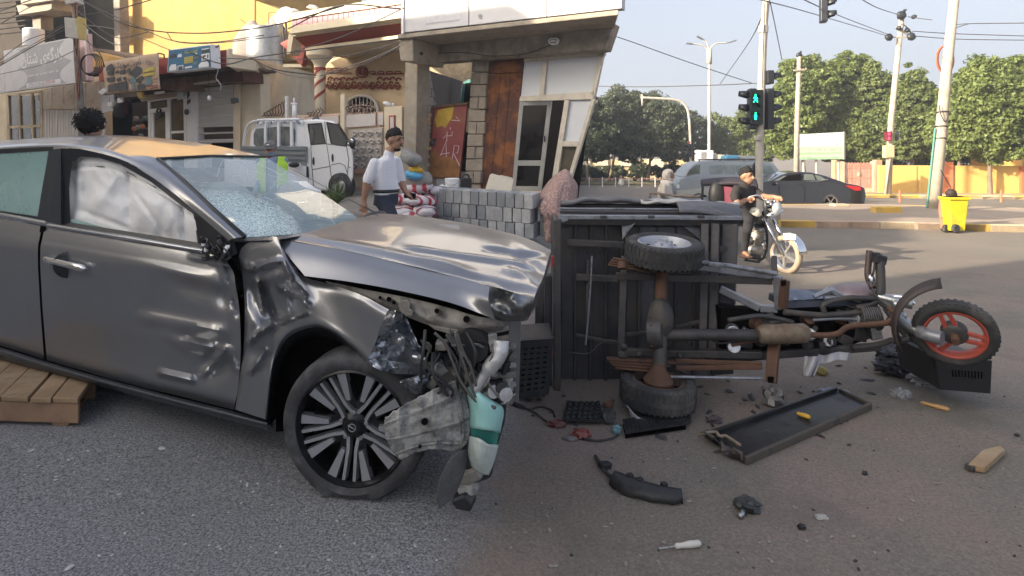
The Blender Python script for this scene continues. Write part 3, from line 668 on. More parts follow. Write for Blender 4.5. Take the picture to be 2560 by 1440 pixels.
#  concrete framed building on the right of the row
M_rust=mat('rusted_sheet',(.085,.032,.024),.7,.2,var=.25,vscale=3,bump=.25,dirt=((.33,.13,.045),.55,2.6))
M_block=mat('rough_block',(.30,.255,.21),.95,var=.22,vscale=4,bump=.8,bscale=22,dirt=((.20,.17,.14),.4,3),dist=.02)
M_panelw=mat('white_panel',(.60,.62,.67),.5,var=.04,vscale=2,bump=.05)
r=thing('concrete_shop','concrete framed shop with white sign band and white panels','building',FP(1250,490,0))
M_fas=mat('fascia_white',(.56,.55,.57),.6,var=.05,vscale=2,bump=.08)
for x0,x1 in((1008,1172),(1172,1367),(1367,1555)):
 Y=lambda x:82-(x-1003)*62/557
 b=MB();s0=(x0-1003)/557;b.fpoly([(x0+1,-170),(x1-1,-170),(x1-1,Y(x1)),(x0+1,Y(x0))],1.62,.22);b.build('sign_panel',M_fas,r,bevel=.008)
b=MB();b.fpoly([(1002,-170),(1008,-170),(1008,83),(1003,84)],1.66,.3);b.build('sign_edge',M_white,r)
at=quad_frame((1064,-5),(1158,-18),(1154,52),(1062,63),1.62)
b=MB();on_sign(b,at,0,0,0,0,.004,.003,[(.05,.1),(1,0),(1,.9),(.95,.98),(.06,1),(0,.92)]);b.build('faded_print',mat('faded_grey',(.56,.56,.60),.6,var=.10,vscale=14,bump=0),r)
b=MB();on_sign(b,at,.02,.93,.95,.985,.006,.003);b.build('faded_print',plain('faded_line',(.40,.40,.44),.6),r)
b=MB();c=FP(1200,40,1.64);b.tube([c+EL*(.035*math.cos(a))+Vector((0,0,.045*math.sin(a)))for a in np.linspace(0,6.28,14)],.006,4);b.tube([c+EL*.012+Vector((0,0,-.02)),c-EL*.01+Vector((0,0,.025))],.005,4);b.build('round_mark',plain('mark_grey',(.30,.30,.34),.6),r)
b=MB();zt,zb_=FP(1300,51.5,1.6).z,FP(1300,64,1.6).z
for nm_,o0,o1 in(('slab',1.6,-.6),):
 pl=[FP(994,0,o0),FP(1546,0,o0),FP(1528,0,o1),FP(1030,0,o1)]
 b.hexa([Vector((q.x,q.y,zb_))for q in pl]+[Vector((q.x,q.y,zt))for q in pl])
b.build('slab',M_concl,r,bevel=.02)
b=MB();b.fpoly([(1057,106),(1535,57),(1513,124),(1200,147),(1055,159)],.5,.4);b.build('beam',M_conc,r,bevel=.02)
b=MB();b.fpoly([(994,95),(1031,95),(1033,154),(1000,153)],1.5,1.2);b.build('beam_end',M_concl,r,bevel=.03)
b=MB();b.fpoly([(1013,154),(1044,154),(1037,520),(1005,520)],.62,.5);b.build('column',M_concl,r,bevel=.02)
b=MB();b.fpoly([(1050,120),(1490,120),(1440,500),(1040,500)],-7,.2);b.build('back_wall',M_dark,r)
b=MB();b.fpoly([(1040,150),(1215,140),(1215,330),(1040,330)],-6.5,.2);b.build('rubble_wall',mat('rubble',(.42,.33,.22),.95,var=.3,vscale=5,bump=.9,bscale=14,dist=.03),r)
for row in range(6):
 for k in range(4):
  t0,t1=k/4+.01+(row%2)*.05,min(1.08,(k+1)/4-.01+(row%2)*.05)
  def al(t,rw):
   x=1052+110*t;y=(172+rw*23)+(34-rw*9)*t;D=FD(x,.2-4.5*t);return P(x,y,D)
  b=MB();b.prism([al(t0,row+.03),al(t1,row+.03),al(t1,row+.95),al(t0,row+.95)],EL*.2+NI*.02);b.build('block',M_block,r)
b=MB();b.prism([P(1050,166,FD(1050,.25)),P(1170,206,FD(1170,-4.5)),P(1170,330,FD(1170,-4.5)),P(1045,330,FD(1045,.25))],EL*.25+NI*.3+Vector((0,0,.001)));o_=b.build('mortar_backing',plain('mortar_dark',(.10,.085,.07),.95),r);o_.location=o_.location+EL*.08
b=MB();b.fpoly([(1172,198),(1176,198),(1174,270),(1150,270),(1158,205)],-3,.05);b.build('door_frame',plain('teal_paint',(.03,.17,.16),.6),r)
b=MB();b.fpoly([(1163,208),(1180,206),(1178,270),(1158,270)],-2.9,.05);b.build('door_opening',M_dark,r)
rb=random.Random(3)
M_bricky=[mat('brick_buff%d'%k,c,.9,var=.15,vscale=9,bump=.5)for k,c in enumerate(((.50,.37,.25),(.42,.33,.25),(.34,.31,.27),(.46,.31,.20)))]
b=MB();b.fpoly([(1039,282),(1076,280),(1066,500),(1030,500)],.15,.4);b.build('pier_core',M_conc,r)
for j in range(17):
 y=283+j*10.4;lx=1040-j*.55;w=36
 for k in range(4):
  x0=lx+w*(k-.5*(j%2))/3.5;x1=x0+w/3.5-1.1;x0=max(x0,lx);x1=min(x1,lx+w)
  if x1-x0<2.5 or(j>6 and rb.random()<.45):continue
  q=rb.uniform(.0,.05)
  b=MB();b.fpoly([(x0,y+rb.uniform(0,1)),(x1,y-.3+rb.uniform(0,1)),(x1-.3,y+8.4),(x0-.2,y+8.8)],.17+q,.2);b.build('brick',rb.choice(M_bricky),r)
for j in range(11):
 y0=150+j*31;y1=y0+29.5;L=lambda y:1180-(y-150)*.062;Rr=lambda y:1222-(y-150)*.068
 if j%2:
  parts=[(0,.52),(.54,1)]
 else:parts=[(0,1)]
 for u0,u1 in parts:
  jx=rb.uniform(-2,2)
  b=MB();f=lambda u,y:(L(y)+(Rr(y)-L(y))*u+(jx if u>.9 else 0),y)
  b.fpoly([f(u0,y0),f(u1,y0),f(u1,y1),f(u0,y1)],.12+rb.uniform(-.03,.04),.4);b.build('block',M_block,r,bevel=.02)
q4=lambda u,v:(1224-30*v+(85+2*v)*u-(0)*u,146-6*u+(339)*v)
for u0,u1,v0,v1 in((.0,1.0,.0,.115),(.0,.36,.12,1.0),(.365,.66,.12,1.0),(.665,1.0,.12,1.0)):
 b=MB();b.fpoly([q4(u0,v0),q4(u1,v0),q4(u1,v1),q4(u0,v1)],.05,.05);b.build('rusted_panel',M_rust,r,bevel=.01)
for poly in([(1311,155),(1356,150),(1347,238),(1302,242)],[(1368,149),(1496,138),(1481,231),(1360,238)],[(1424,250),(1479,248),(1448,355),(1411,352)]):
 b=MB();b.fpoly(poly,.02,.05);b.build('white_panel',M_panelw,r)
b=MB();b.fpoly([(1406,366),(1446,366),(1424,440),(1397,440)],.0,.02);b.build('window_pane',M_wing,r)
for poly in([(1310,147),(1512,131),(1510,139),(1310,155)],[(1356,148),(1368,147),(1358,244),(1346,244)],[(1496,134),(1509,133),(1486,240),(1478,240)],[(1300,241),(1486,229),(1483,248),(1298,253)],[(1412,247),(1423,247),(1386,494),(1372,494)],[(1478,248),(1487,247),(1425,455),(1416,455)],[(1406,352),(1452,354),(1447,366),(1404,366)],[(1392,440),(1428,440),(1424,452),(1388,452)]):
 b=MB();b.fpoly(poly,.09,.11);b.build('frame_bar',M_alu,r)
b=MB();b.fpoly([(1388,452),(1425,452),(1410,500),(1380,500)],.03,.2);b.build('plinth',M_conc,r)
b=MB();b.fpoly([(1275,478),(1372,482),(1368,500),(1270,497)],.35,.4);b.build('door_sill',mat('sill_beige',(.50,.42,.30),.8,var=.15,vscale=5,bump=.3),r)
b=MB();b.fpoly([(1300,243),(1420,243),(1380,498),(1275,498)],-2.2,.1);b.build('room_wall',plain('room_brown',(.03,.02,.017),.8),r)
rd=thing('glazed_door','open glazed shop door in beige aluminium frame','door',FP(1310,478,.2))
TL,TR,BR,BL=FP(1299,254,.12),FP(1379,252,-.25),FP(1352,477,-.25),FP(1279,476,.12)
def dr(u,v):return(TL*(1-u)+TR*u)*(1-v)+(BL*(1-u)+BR*u)*v
def bar4(mb,u0,v0,u1,v1,th=.05):mb.prism([dr(u0,v0),dr(u1,v0),dr(u1,v1),dr(u0,v1)],NI*th)
b=MB();bar4(b,0,0,.12,1);bar4(b,.88,0,1,1);bar4(b,.12,0,.88,.045);bar4(b,.12,.70,.88,.70+.0);bar4(b,.12,.66,.88,.72);bar4(b,.12,.95,.88,1)
b.build('frame',plain('alu_grey',(.46,.45,.41),.5,.3),rd)
for v0,v1 in((.045,.66),(.72,.95)):
 b=MB();b.prism([dr(.12,v0)+NI*.02,dr(.88,v0)+NI*.02,dr(.88,v1)+NI*.02,dr(.12,v1)+NI*.02],NI*.01);b.build('pane',mat('door_glass',(.015,.014,.014),.05,bump=0,spec=.6),rd)
b=MB();h=dr(.94,.42);b.box(h-NI*.03,(.03,.05,.14));b.build('handle',M_black,rd)
rd=thing('steel_door','rusty red steel door with yellow patch and white scribbles','door',FP(1110,443,.1))
q=((1083,270),(1168,261),(1148,443),(1066,441));at=quad_frame(*q,.1)
b=MB();b.fpoly(q,.1,.06);b.build('door_leaf',mat('door_red',(.22,.050,.050),.65,var=.2,vscale=2,bump=.2,dirt=((.20,.085,.035),.42,2.2)),rd)
b=MB();on_sign(b,at,0,0,0,0,.004,.003,[(.16,.04),(.62,.0),(.60,.16),(.50,.24),(.42,.31),(.33,.27),(.17,.29),(.08,.17)]);b.build('yellow_paint',mat('door_yellow',(.40,.26,.03),.7,var=.2,vscale=5,bump=.15),rd)
b=MB();on_sign(b,at,0,0,0,0,.004,.003,[(0,.66),(.2,.60),(.35,.72),(.6,.70),(.8,.76),(1,.74),(1,1),(0,1)]);b.build('rust_patch',mat('door_rust',(.22,.10,.035),.8,var=.4,vscale=4,bump=.3,dirt=((.12,.05,.025),.4,5)),rd)
M_chalk=plain('chalk_white',(.62,.42,.45),.8)
def stroke(mb,pts,w=.012):mb.tube([at(u,v)-NI*.008 for u,v in pts],w,5)
for pts in([(.38,.70),(.50,.50),(.56,.72)],[(.36,.68),(.64,.66)],[(.74,.75),(.76,.56),(.90,.57),(.88,.66),(.76,.67),(.98,.84)],[(.50,.36),(.52,.42),(.66,.42),(.66,.36)],[(.58,.30),(.60,.33)],[(.60,.20),(.85,.22),(.72,.16)],[(.40,.45),(.5,.4),(.52,.5)]):
 b=MB();stroke(b,pts);b.build('scribble',M_chalk,rd)
b=MB();b.fpoly([(1077,268),(1084,267),(1067,445),(1059,444)],.14,.1);b.fpoly([(1062,441),(1150,443),(1150,449),(1060,447)],.14,.1);b.fpoly([(1078,265),(1170,256),(1169,261),(1079,271)],.14,.1);b.build('door_frame',mat('frame_rust',(.10,.05,.03),.8,var=.3,bump=.3),rd)
b=MB();b.box(at(.12,.50)-NI*.04,(.09,.05,.16));b.cyl(at(.12,.46)-NI*.05,at(.24,.455)-NI*.05,.012,n=6);b.build('lock',M_black,rd,bevel=.008)
r=thing('security_camera','white security camera under the concrete slab','camera',FP(1046,132,.9))
b=MB();b.fpoly([(1035,122),(1044,124),(1044,136),(1036,136)],.95,.1);b.build('mount',M_white,r,bevel=.01);b=MB();b.cyl(FP(1042,129,1.0),FP(1052,133,1.2),.05,n=14);b.build('camera_body',M_white,r);b=MB();b.cyl(FP(1052,133,1.2),FP(1054,134,1.24),.042,n=14);b.build('lens',M_black,r)
r=thing('floodlight','white octagonal floodlight on the concrete beam','lamp',FP(1382,110,.55))
oc=[(1374,95),(1391,94),(1395,99),(1393,107),(1388,111),(1376,112),(1371,107),(1370,100)]
b=MB();b.fpoly(oc,.62,.1);b.build('housing',M_white,r,bevel=.01);b=MB();b.fpoly([(1374,99),(1391,98),(1389,107),(1376,108)],.635,.02);b.build('lens',plain('lens_dark',(.12,.12,.12),.2),r);b=MB();b.fpoly([(1376,101),(1389,100),(1389,104),(1376,105)],.65,.015);b.build('lamp_strip',plain('lens_white',(.8,.8,.8),.3),r)
r=thing('cable','thin cable sagging along the concrete beam','cable',FP(1100,140,.55));b=MB();b.tube(smooth_path([FP(1052,150,.52),FP(1080,136,.53),FP(1140,131,.53),FP(1190,135,.53),FP(1230,140,.53),FP(1310,135,.53),FP(1378,112,.53)],24),.008,5);b.build('wire',M_wire,r)
wires=[[(0,28),(60,6),(130,-18)],[(0,60),(80,16),(170,-6)],[(-10,165),(70,118),(160,66)],[(-10,170),(90,112),(168,72)],[(-10,158),(60,105),(120,82),(158,62)],[(0,186),(110,160),(195,122)],[(196,-6),(290,52),(380,76),(470,83),(560,80),(690,62),(860,14)],[(200,0),(330,60),(430,101),(530,106),(660,88)],[(195,60),(300,76),(425,125)],[(200,38),(262,30),(300,22),(390,-4)],[(192,25),(250,72),(300,95),(370,80)],[(195,50),(285,110),(345,96)],[(470,128),(560,160),(660,140),(1000,98)],[(548,145),(700,150),(860,140),(1000,106)],[(632,148),(700,182),(760,194),(790,193)],[(632,148),(690,174),(790,188)],[(800,190),(900,165),(1000,117)],[(815,183),(920,150),(1010,110)],[(720,72),(850,14),(1000,22)],[(735,128),(860,90),(1010,20)],[(206,-20),(222,110),(240,150)],[(215,100),(248,132),(262,168)],[(418,82),(440,104),(530,108),(700,90)]]
WL={}
for i,wpts in enumerate(wires):
 o=2.6 if i<12 else 1.9
 b=MB();b.tube(smooth_path([FP(x,y,o+.12*(i%4))for x,y in wpts],20),.012 if i%3 else.016,5)
 ow=b.build('overhead_wire',plain('wire_grey%d'%(i%3),((.06,.05,.05),(.11,.10,.10),(.28,.24,.22))[i%3],.6),smooth=True)
 sp_=lambda q:'the left edge of view' if q[0]<30 else 'the meter box pole' if q[0]<270 else 'the ochre wall' if q[0]<450 else 'the blue lightbox' if q[0]<600 else 'the galvanised tank' if q[0]<740 else 'the striped column' if q[0]<880 else 'the concrete slab end'
 lb_='thin overhead wire from %s to %s'%(sp_(wpts[0]),sp_(wpts[-1]));n_=WL.get(lb_,0);WL[lb_]=n_+1
 tag(ow,lb_+('',', lower one',', lowest one',', steepest one',', slackest one',', shortest one')[n_],'wire','overhead wires at the shops')
r=thing('cable','pale cable curling down beside the blue lightbox','cable',FP(545,200,1.5));b=MB();b.tube(smooth_path([FP(532,118,1.7),FP(538,140,1.6),FP(534,158,1.55),FP(545,175,1.5),FP(540,195,1.4),FP(552,212,1.3),FP(550,226,1.2)],24),.014,5);b.build('wire',M_signw,r,smooth=True)
r=thing('block_stack','stack of grey concrete paving blocks behind the bonnet','block stack',P(1220,590,9.4))
M_pb=[mat('paving_block%d'%k,c,.95,var=.18,vscale=7,bump=.6,bscale=40,dirt=((.46,.46,.47),d,6))for k,(c,d)in enumerate((((.235,.245,.26),.25),((.28,.285,.295),.35),((.21,.22,.235),.2),((.33,.33,.335),.5)))]
rb=random.Random(5)
a0=P(1352,600,9.0);a1=P(1088,560,9.95);a1.z=a0.z+.035;dd=(a1-a0);L_=dd.length;dd.normalize();back=Vector((.35,.94,.03)).normalized();upv=Vector((0,0,1))
bw,bh,bd=.162,.225,.20
for lay in range(3):
 n=int(L_/bw)
 for k in range(n):
  for row in range(2):
   o0=a0+dd*(k*bw+(.05 if lay==1 else 0)-(.09 if lay==2 else 0)+(.12 if lay<2 else.22))+back*(row*bd)+upv*(lay*bh)
   if row==1 and lay<2 and k>0:continue
   j=Vector((rb.uniform(-.006,.006),rb.uniform(-.015,.012),0));g_=.006
   p=[o0+j+dd*g_,o0+j+dd*(bw-g_),o0+j+dd*(bw-g_)+back*(bd-g_),o0+j+dd*g_+back*(bd-g_)]
   b=MB();b.hexa([q+upv*.003 for q in p]+[q+upv*(bh-.004+rb.uniform(-.003,.003))for q in p]);b.build('block',rb.choice(M_pb),r,bevel=.008)
for lay in range(2):
 o0=a0-dd*.02+back*.24+upv*(lay*bh);p=[o0,o0+dd*.12,o0+dd*.12+back*.2,o0+back*.2]
 b=MB();b.hexa(p+[q+upv*bh*.98 for q in p]);b.build('block',M_pb[1],r,bevel=.008)
def sack(mb,c,r3,rot,seed):mb.ell(c,r3,rot,20,12,bump=.22,bs=1.8,seed=seed)
M_sackw=mat('sack_white',(.60,.56,.58),.8,var=.1,vscale=5,bump=.4,bscale=12)
M_sackr=mat('sack_red',(.42,.05,.07),.8,var=.1,vscale=5,bump=.3)
for k,(x,y,D,rx,rz)in enumerate(((1040,470,9.9,.30,.095),(1020,497,9.7,.30,.10),(1052,503,9.6,.30,.10),(1015,525,9.6,.32,.10),(1058,528,9.5,.30,.10),(1075,478,10.1,.26,.10),(1035,548,9.4,.34,.12))):
 r=thing('cement_sack','red and white striped cement sack, '+('topmost of the pile','left one of the middle layer','right one of the middle layer','left one below the middle layer','right one below the middle layer','rear one nearest the white bag','bottom one of the pile')[k],'sack',P(x,y+8,D),'striped cement sacks in a pile')
 rot=Euler((0,.10*(k%3-1),.5*k)).to_matrix();c=P(x,y,D)
 b=MB();sack(b,c,(rx,.20,rz),rot,k);b.build('sack',M_sackw,r,smooth=True)
 b=MB()
 for s_ in(-.55,0,.5):
  pts=[]
  for a in np.linspace(-1.5,4.2,22):
   w_=math.sqrt(max(0,1-s_*s_));q=Vector((s_,w_*math.cos(a),w_*math.sin(a)));m_=1+.22*noise.noise(q*1.8+Vector((k,k*.7,0)))
   pts.append(q*m_)
  e_=[]
  for dx in(-.11,.11):e_.append([c+rot@Vector(((q.x+dx)*rx*1.03,q.y*.206,q.z*rz*1.03))for q in pts])
  b.grid(e_)
 b.build('stripe',M_sackr,r,smooth=True)
r=thing('mixing_trough','grey dusty trough lying on top of the sack pile','trough',P(1040,420,10))
b=MB();b.patch([[(1000,372,10.0),(1022,376,9.8),(1050,392,9.9)],[(1003,384,9.7),(1026,394,9.5),(1054,402,9.7)],[(1004,398,9.7),(1024,408,9.5),(1048,410,9.7)],[(1010,402,9.9),(1030,416,9.7),(1046,412,9.9)]],12,9);b.build('shell',mat('trough_grey',(.23,.225,.21),.8,var=.2,vscale=8,bump=.4),r,smooth=True,solid=.04)
r=thing('rubble_sack','dusty beige bulging sack behind the walking man','sack',P(1010,470,10.2));b=MB();b.ell(P(1010,440,10.2),(.22,.2,.38),bump=.2,seed=8);b.build('sack',mat('sack_beige',(.40,.34,.27),.9,var=.15,vscale=4,bump=.4),r,smooth=True)
r=thing('grey_sack','grey cement bag under the yellow and blue bag','sack',P(1052,455,10));b=MB();b.ell(P(1046,450,9.9),(.24,.18,.15),bump=.25,seed=12);b.build('sack',plain('sack_grey',(.30,.28,.25),.9),r,smooth=True)
r=thing('plastic_bag','blue and yellow plastic bag on top of the sacks','bag',P(1035,448,9.7))
b=MB();b.ell(P(1034,438,9.7),(.15,.12,.075),(0,.15,0),bump=.25,seed=2);b.build('bag',plain('bag_blue',(.10,.38,.62),.45),r,smooth=True)
b=MB();b.ell(P(1040,425,9.7),(.12,.1,.06),(0,.2,0),bump=.3,seed=5);b.build('bag_top',plain('bag_yellow',(.62,.38,.03),.5),r,smooth=True)
r=thing('plastic_bucket','white plastic bucket standing beside the red door','bucket',P(1131,485,11.5))
c=P(1130,486,11.6);k_=11.6/1500
b=MB();b.lathe([(.5*k_,0),(14.5*k_,0),(17.5*k_,36*k_),(18.2*k_,36.5*k_),(18.4*k_,40*k_),(17*k_,40.5*k_),(16.6*k_,38*k_),(.4*k_,37*k_)],c,(0,0,1),28);b.build('bucket_body',M_white,r,smooth=30)
b=MB();b.tube([c+Vector((18*k_*math.cos(a),-18*k_*abs(math.sin(a))*.9,36*k_-12*k_*math.sin(a)))for a in np.linspace(0,math.pi,12)],.006,5);b.build('handle',M_steel,r)
r=thing('plastic_bag','crumpled white plastic bag beside the bucket','bag',P(1105,492,10.6));b=MB();b.ell(P(1105,478,10.6),(.085,.08,.11),bump=.45,bs=3.5,seed=3,nu=20,nv=14);b.build('bag',M_white,r,smooth=True)
r=thing('jerrycan','black jerrycan standing by the rough block pier','jerrycan',P(1163,487,12))
b=MB();b.ppoly([(1150,450),(1152,446),(1176,445),(1178,450),(1178,486),(1150,487)],12.0,.18);b.build('can_body',M_black,r,bevel=.02);b=MB();b.tube(smooth_path([P(1156,446,12.08),P(1158,438,12.08),P(1170,437,12.08),P(1173,446,12.08)],8),.02,6);b.build('handle',M_black,r)
r=thing('paint_pot','small pale pot in front of the black jerrycan','pot',P(1168,488,11.5));b=MB();c=P(1168,488,11.5);b.lathe([(.01,0),(.045,0),(.052,.075),(.054,.085),(.01,.085)],c,(0,0,1),16);b.build('pot',M_signw,r,smooth=30)
r=thing('stone_slab','beige broken slab leaning against the rusty doors','slab',P(1240,492,10.6))
b=MB();b.prism([P(1207,492,10.3),P(1273,494,10.3),P(1284,452,10.6),P(1277,446,10.62),P(1250,440,10.66),P(1246,441,10.66),P(1228,436,10.7),P(1224,437,10.7)],Vector((.02,.07,.015)));b.build('slab',mat('slab_beige',(.52,.47,.38),.85,var=.08,vscale=5,bump=.3,dirt=((.36,.31,.25),.25,5)),r,bevel=.008)
r=thing('patterned_carpet','folded pink patterned carpet draped at the end of the blocks','carpet',P(1380,560,9.2))
def voro_mat():
 m=bpy.data.materials.new('carpet_pattern');m.use_nodes=True;n=m.node_tree.nodes;l=m.node_tree.links;b_=n['Principled BSDF']
 tc=n.new('ShaderNodeTexCoord');v=n.new('ShaderNodeTexVoronoi');v.inputs['Scale'].default_value=9;l.new(tc.outputs['Object'],v.inputs['Vector'])
 w=n.new('ShaderNodeMath');w.operation='MULTIPLY';w.inputs[1].default_value=22;l.new(v.outputs['Distance'],w.inputs[0]);s_=n.new('ShaderNodeMath');s_.operation='SINE';v.inputs['Scale'].default_value=6;l.new(w.outputs[0],s_.inputs[0])
 rp=n.new('ShaderNodeValToRGB');rp.color_ramp.elements[0].color=(.27,.17,.155,1);rp.color_ramp.elements[1].color=(.40,.295,.265,1);l.new(s_.outputs[0],rp.inputs[0]);l.new(rp.outputs[0],b_.inputs['Base Color']);b_.inputs['Roughness'].default_value=.95
 return m
b=MB();b.patch([[(1352,482,9.9),(1374,452,10.0),(1398,432,10.1),(1416,424,10.2),(1432,446,10.3)],[(1348,507,9.4),(1368,478,9.4),(1394,458,9.4),(1418,452,9.5),(1440,472,9.8)],[(1350,528,9.2),(1366,514,9.1),(1394,503,9.1),(1422,500,9.2),(1446,510,9.5)],[(1358,546,9.15),(1376,550,9.0),(1400,548,9.0),(1426,548,9.1),(1450,550,9.4)],[(1364,606,9.1),(1384,610,9.0),(1404,612,9.0),(1428,612,9.1),(1452,608,9.4)]],20,20,disp=lambda x,y,d,u,v:(x+5*math.sin(v*9)*(u>.02),y,d+.075*math.sin(u*19+v*4)*v+.05*abs(noise.noise(Vector((x*.03,y*.03,2))))));b.build('cloth',voro_mat(),r,smooth=True,solid=.02)
#  the wrecked grey saloon
def SD(px):return 7594/(px+1950)
M_paint=mat('grey_metallic_paint',(.255,.258,.272),.29,.70,var=.06,vscale=3,bump=.02,bscale=300,coat=.55)
M_paintlow=M_paint
M_trim=mat('black_trim',(.022,.023,.026),.45,var=.2,vscale=12,bump=.05)
M_mud=mat('muddy_sheet_metal',(.235,.22,.20),.6,.35,var=.3,vscale=11,bump=.5,bscale=30,dirt=((.07,.065,.06),.45,9))
M_liner=mat('dusty_liner',(.36,.355,.33),.85,.0,var=.25,vscale=8,bump=.5,bscale=30,dirt=((.075,.078,.088),.62,10),dist=.01)
car=thing('wrecked_car','dark grey saloon car with crushed front wing and deployed airbags','car',P(600,1060,3.6))
def gauss(x,y,cx,cy,rx,ry,a=0):
 dx,dy=x-cx,y-cy
 if a:ca,sa=math.cos(R(a)),math.sin(R(a));dx,dy=dx*ca+dy*sa,-dx*sa+dy*ca
 return math.exp(-(dx/rx)**2-(dy/ry)**2)
def fold(x,y,x0,y0,x1,y1,w):
 vx,vy=x1-x0,y1-y0;L=math.hypot(vx,vy);t=((x-x0)*vx+(y-y0)*vy)/(L*L)
 s=abs((x-x0)*vy-(y-y0)*vx)/L
 e=max(0,min(1,t*6,(1-t)*6))if 0<=t<=1 else 0
 return max(0,1-s/w)*e
def dents(x,y,d,u=0,v=0):
 d+=.10*gauss(x,y,700,770,58,62)+.05*gauss(x,y,640,720,30,52)+.055*gauss(x,y,660,880,42,34,-25)
 d-=.035*gauss(x,y,690,690,52,15,-18)+.022*gauss(x,y,756,742,30,18,20)+.030*gauss(x,y,640,800,20,60,10)
 d-=.07*fold(x,y,612,676,708,650,11)+.06*fold(x,y,706,650,732,702,9)+.06*fold(x,y,690,712,782,768,10)+.065*fold(x,y,610,862,690,800,12)+.04*fold(x,y,640,690,660,790,9)
 d-=.055*fold(x,y,688,812,776,778,9)+.05*fold(x,y,620,940,668,866,10)-.05*fold(x,y,650,700,690,800,11)-.045*fold(x,y,722,720,740,800,12)+.035*fold(x,y,735,705,770,745,7)
 d+=.085*gauss(x,y,540,905,36,40,35)-.050*gauss(x,y,500,862,60,13,14)+.02*gauss(x,y,575,870,16,62)-.055*fold(x,y,500,945,575,862,16)-.04*fold(x,y,575,862,592,935,9)+.03*fold(x,y,430,838,560,850,14)-.025*fold(x,y,440,868,545,884,8)
 d+=.034*gauss(x,y,500,722,70,24,18)-.026*gauss(x,y,470,690,90,13,15)+.04*gauss(x,y,565,735,22,50)+.02*gauss(x,y,430,760,90,60)-.035*fold(x,y,330,788,585,832,22)-.05*fold(x,y,390,930,492,952,14)-.045*fold(x,y,548,640,590,760,14)+.05*fold(x,y,560,660,598,800,10)-.04*fold(x,y,470,640,590,668,10)
 m=gauss(x,y,672,775,95,140)+.55*gauss(x,y,560,880,40,70)+.4*gauss(x,y,575,700,30,60)
 q=Vector((x*.016,y*.016,3.1))
 d+=m*(.034*abs(noise.noise(q*.7))+.014*abs(noise.noise(q*1.6)))
 d+=.004*noise.noise(Vector((x*.006,y*.006,0)))
 return x,y,d
def body_rows(xl,xr,yt,yb,prof,ncol=6):
 rows=[]
 for f,ins in prof:
  row=[]
  for k in range(ncol):
   u=k/(ncol-1);x=xl(f)*(1-u)+xr(f)*u;y=yt(x)*(1-f)+yb(x)*f
   row.append((x,y,SD(x)+ins))
  rows.append(row)
 return rows
def lin(pts):
 xs_=[p[0]for p in pts];ys_=[p[1]for p in pts]
 def f(x):
  if x<xs_[0]:return ys_[0]+(ys_[1]-ys_[0])/(xs_[1]-xs_[0])*(x-xs_[0])
  if x>xs_[-1]:return ys_[-1]+(ys_[-1]-ys_[-2])/(xs_[-1]-xs_[-2])*(x-xs_[-1])
  return float(np.interp(x,xs_,ys_))
 return f
y_belt=lin([(-150,528),(0,546),(113,567),(492,629),(600,647)])
y_sill=lin([(-150,818),(0,864),(92,893),(205,926),(308,957),(462,993),(590,1026),(672,1046)])
prof=[(0,.085),(.045,.058),(.10,.030),(.165,.004),(.30,.004),(.45,.006),(.62,.012),(.75,.030),(.86,.036),(.94,.040),(1.0,.085)]
rdx=lin([(0,104),(.2,93),(.6,100),(1,110)]);fdl=lin([(0,112),(.2,99),(.6,106),(1,117)]);fdr=lin([(0,560),(.1,584),(.35,600),(.6,602),(.82,597),(1,585)])
rows=body_rows(lambda f:-190,rdx,y_belt,y_sill,prof,5)
b=MB();b.patch(rows,24,44,dents);b.build('rear_door',M_paint,car,smooth=50)
rows=body_rows(fdl,fdr,y_belt,y_sill,prof,7)
b=MB();b.patch(rows,90,70,dents);fd=b.build('front_door',M_paint,car,smooth=50);fd['label']='dented front door pushed in at its leading edge'
b=MB();b.grid([[P(rdx(f)-3,y_belt(100)*(1-f)+y_sill(100)*f,SD(100)+.06)for f in np.linspace(0,1,12)],[P(fdl(f)+3,y_belt(110)*(1-f)+y_sill(110)*f,SD(110)+.06)for f in np.linspace(0,1,12)]]);b.build('door_gap',M_dark,car)
b=MB();b.grid([[P(fdr(f)-10,y_belt(590)*(1-f)+y_sill(590)*f,SD(590)+.13)for f in np.linspace(0,1,12)],[P(fdr(f)+22,y_belt(600)*(1-f)+y_sill(600)*f,SD(600)+.13)for f in np.linspace(0,1,12)]]);b.build('door_gap',M_dark,car)
y_rb=lin([(-150,852),(0,900),(257,968),(411,1009),(660,1074)])
rk=[]
for f,ins in((0,.05),(.25,.012),(.55,.0),(.8,.02),(1,.09)):
 rk.append([(x,(y_sill(x)+4)*(1-f)+y_rb(x)*f,SD(x)+ins)for x in(-190,0,200,400,560,668)])
b=MB();b.patch(rk,40,10);b.build('sill',mat('sill_grey',(.06,.065,.075),.38,.5,var=.2,vscale=5,bump=.1,dirt=((.13,.12,.11),.35,8)),car,smooth=60)
U=[(588,1024),(600,940),(609,868),(612,770),(606,690),(600,628),(640,598),(690,592),(701,612),(728,654),(762,692),(816,708),(900,736),(972,774)]
L=[(668,1050),(673,1005),(679,950),(687,905),(700,872),(716,848),(735,833),(755,825),(775,820),(800,819),(835,833),(868,857),(896,882),(918,908)]
rows=[]
for f,ins in((0,.03),(.15,.008),(.45,.0),(.75,-.012),(.93,-.02),(1,.012)):
 row=[]
 for(ux,uy),(lx,ly)in zip(U,L):
  x,y=ux*(1-f)+lx*f,uy*(1-f)+ly*f;top=.07*(1-f)**2 if uy<720 else 0
  row.append((x,y,SD(x)+ins+top))
 rows.append(row)
b=MB();b.patch(rows,130,46,dents);w_=b.build('front_wing',M_paint,car,smooth=50);w_['label']='crushed and folded front wing'
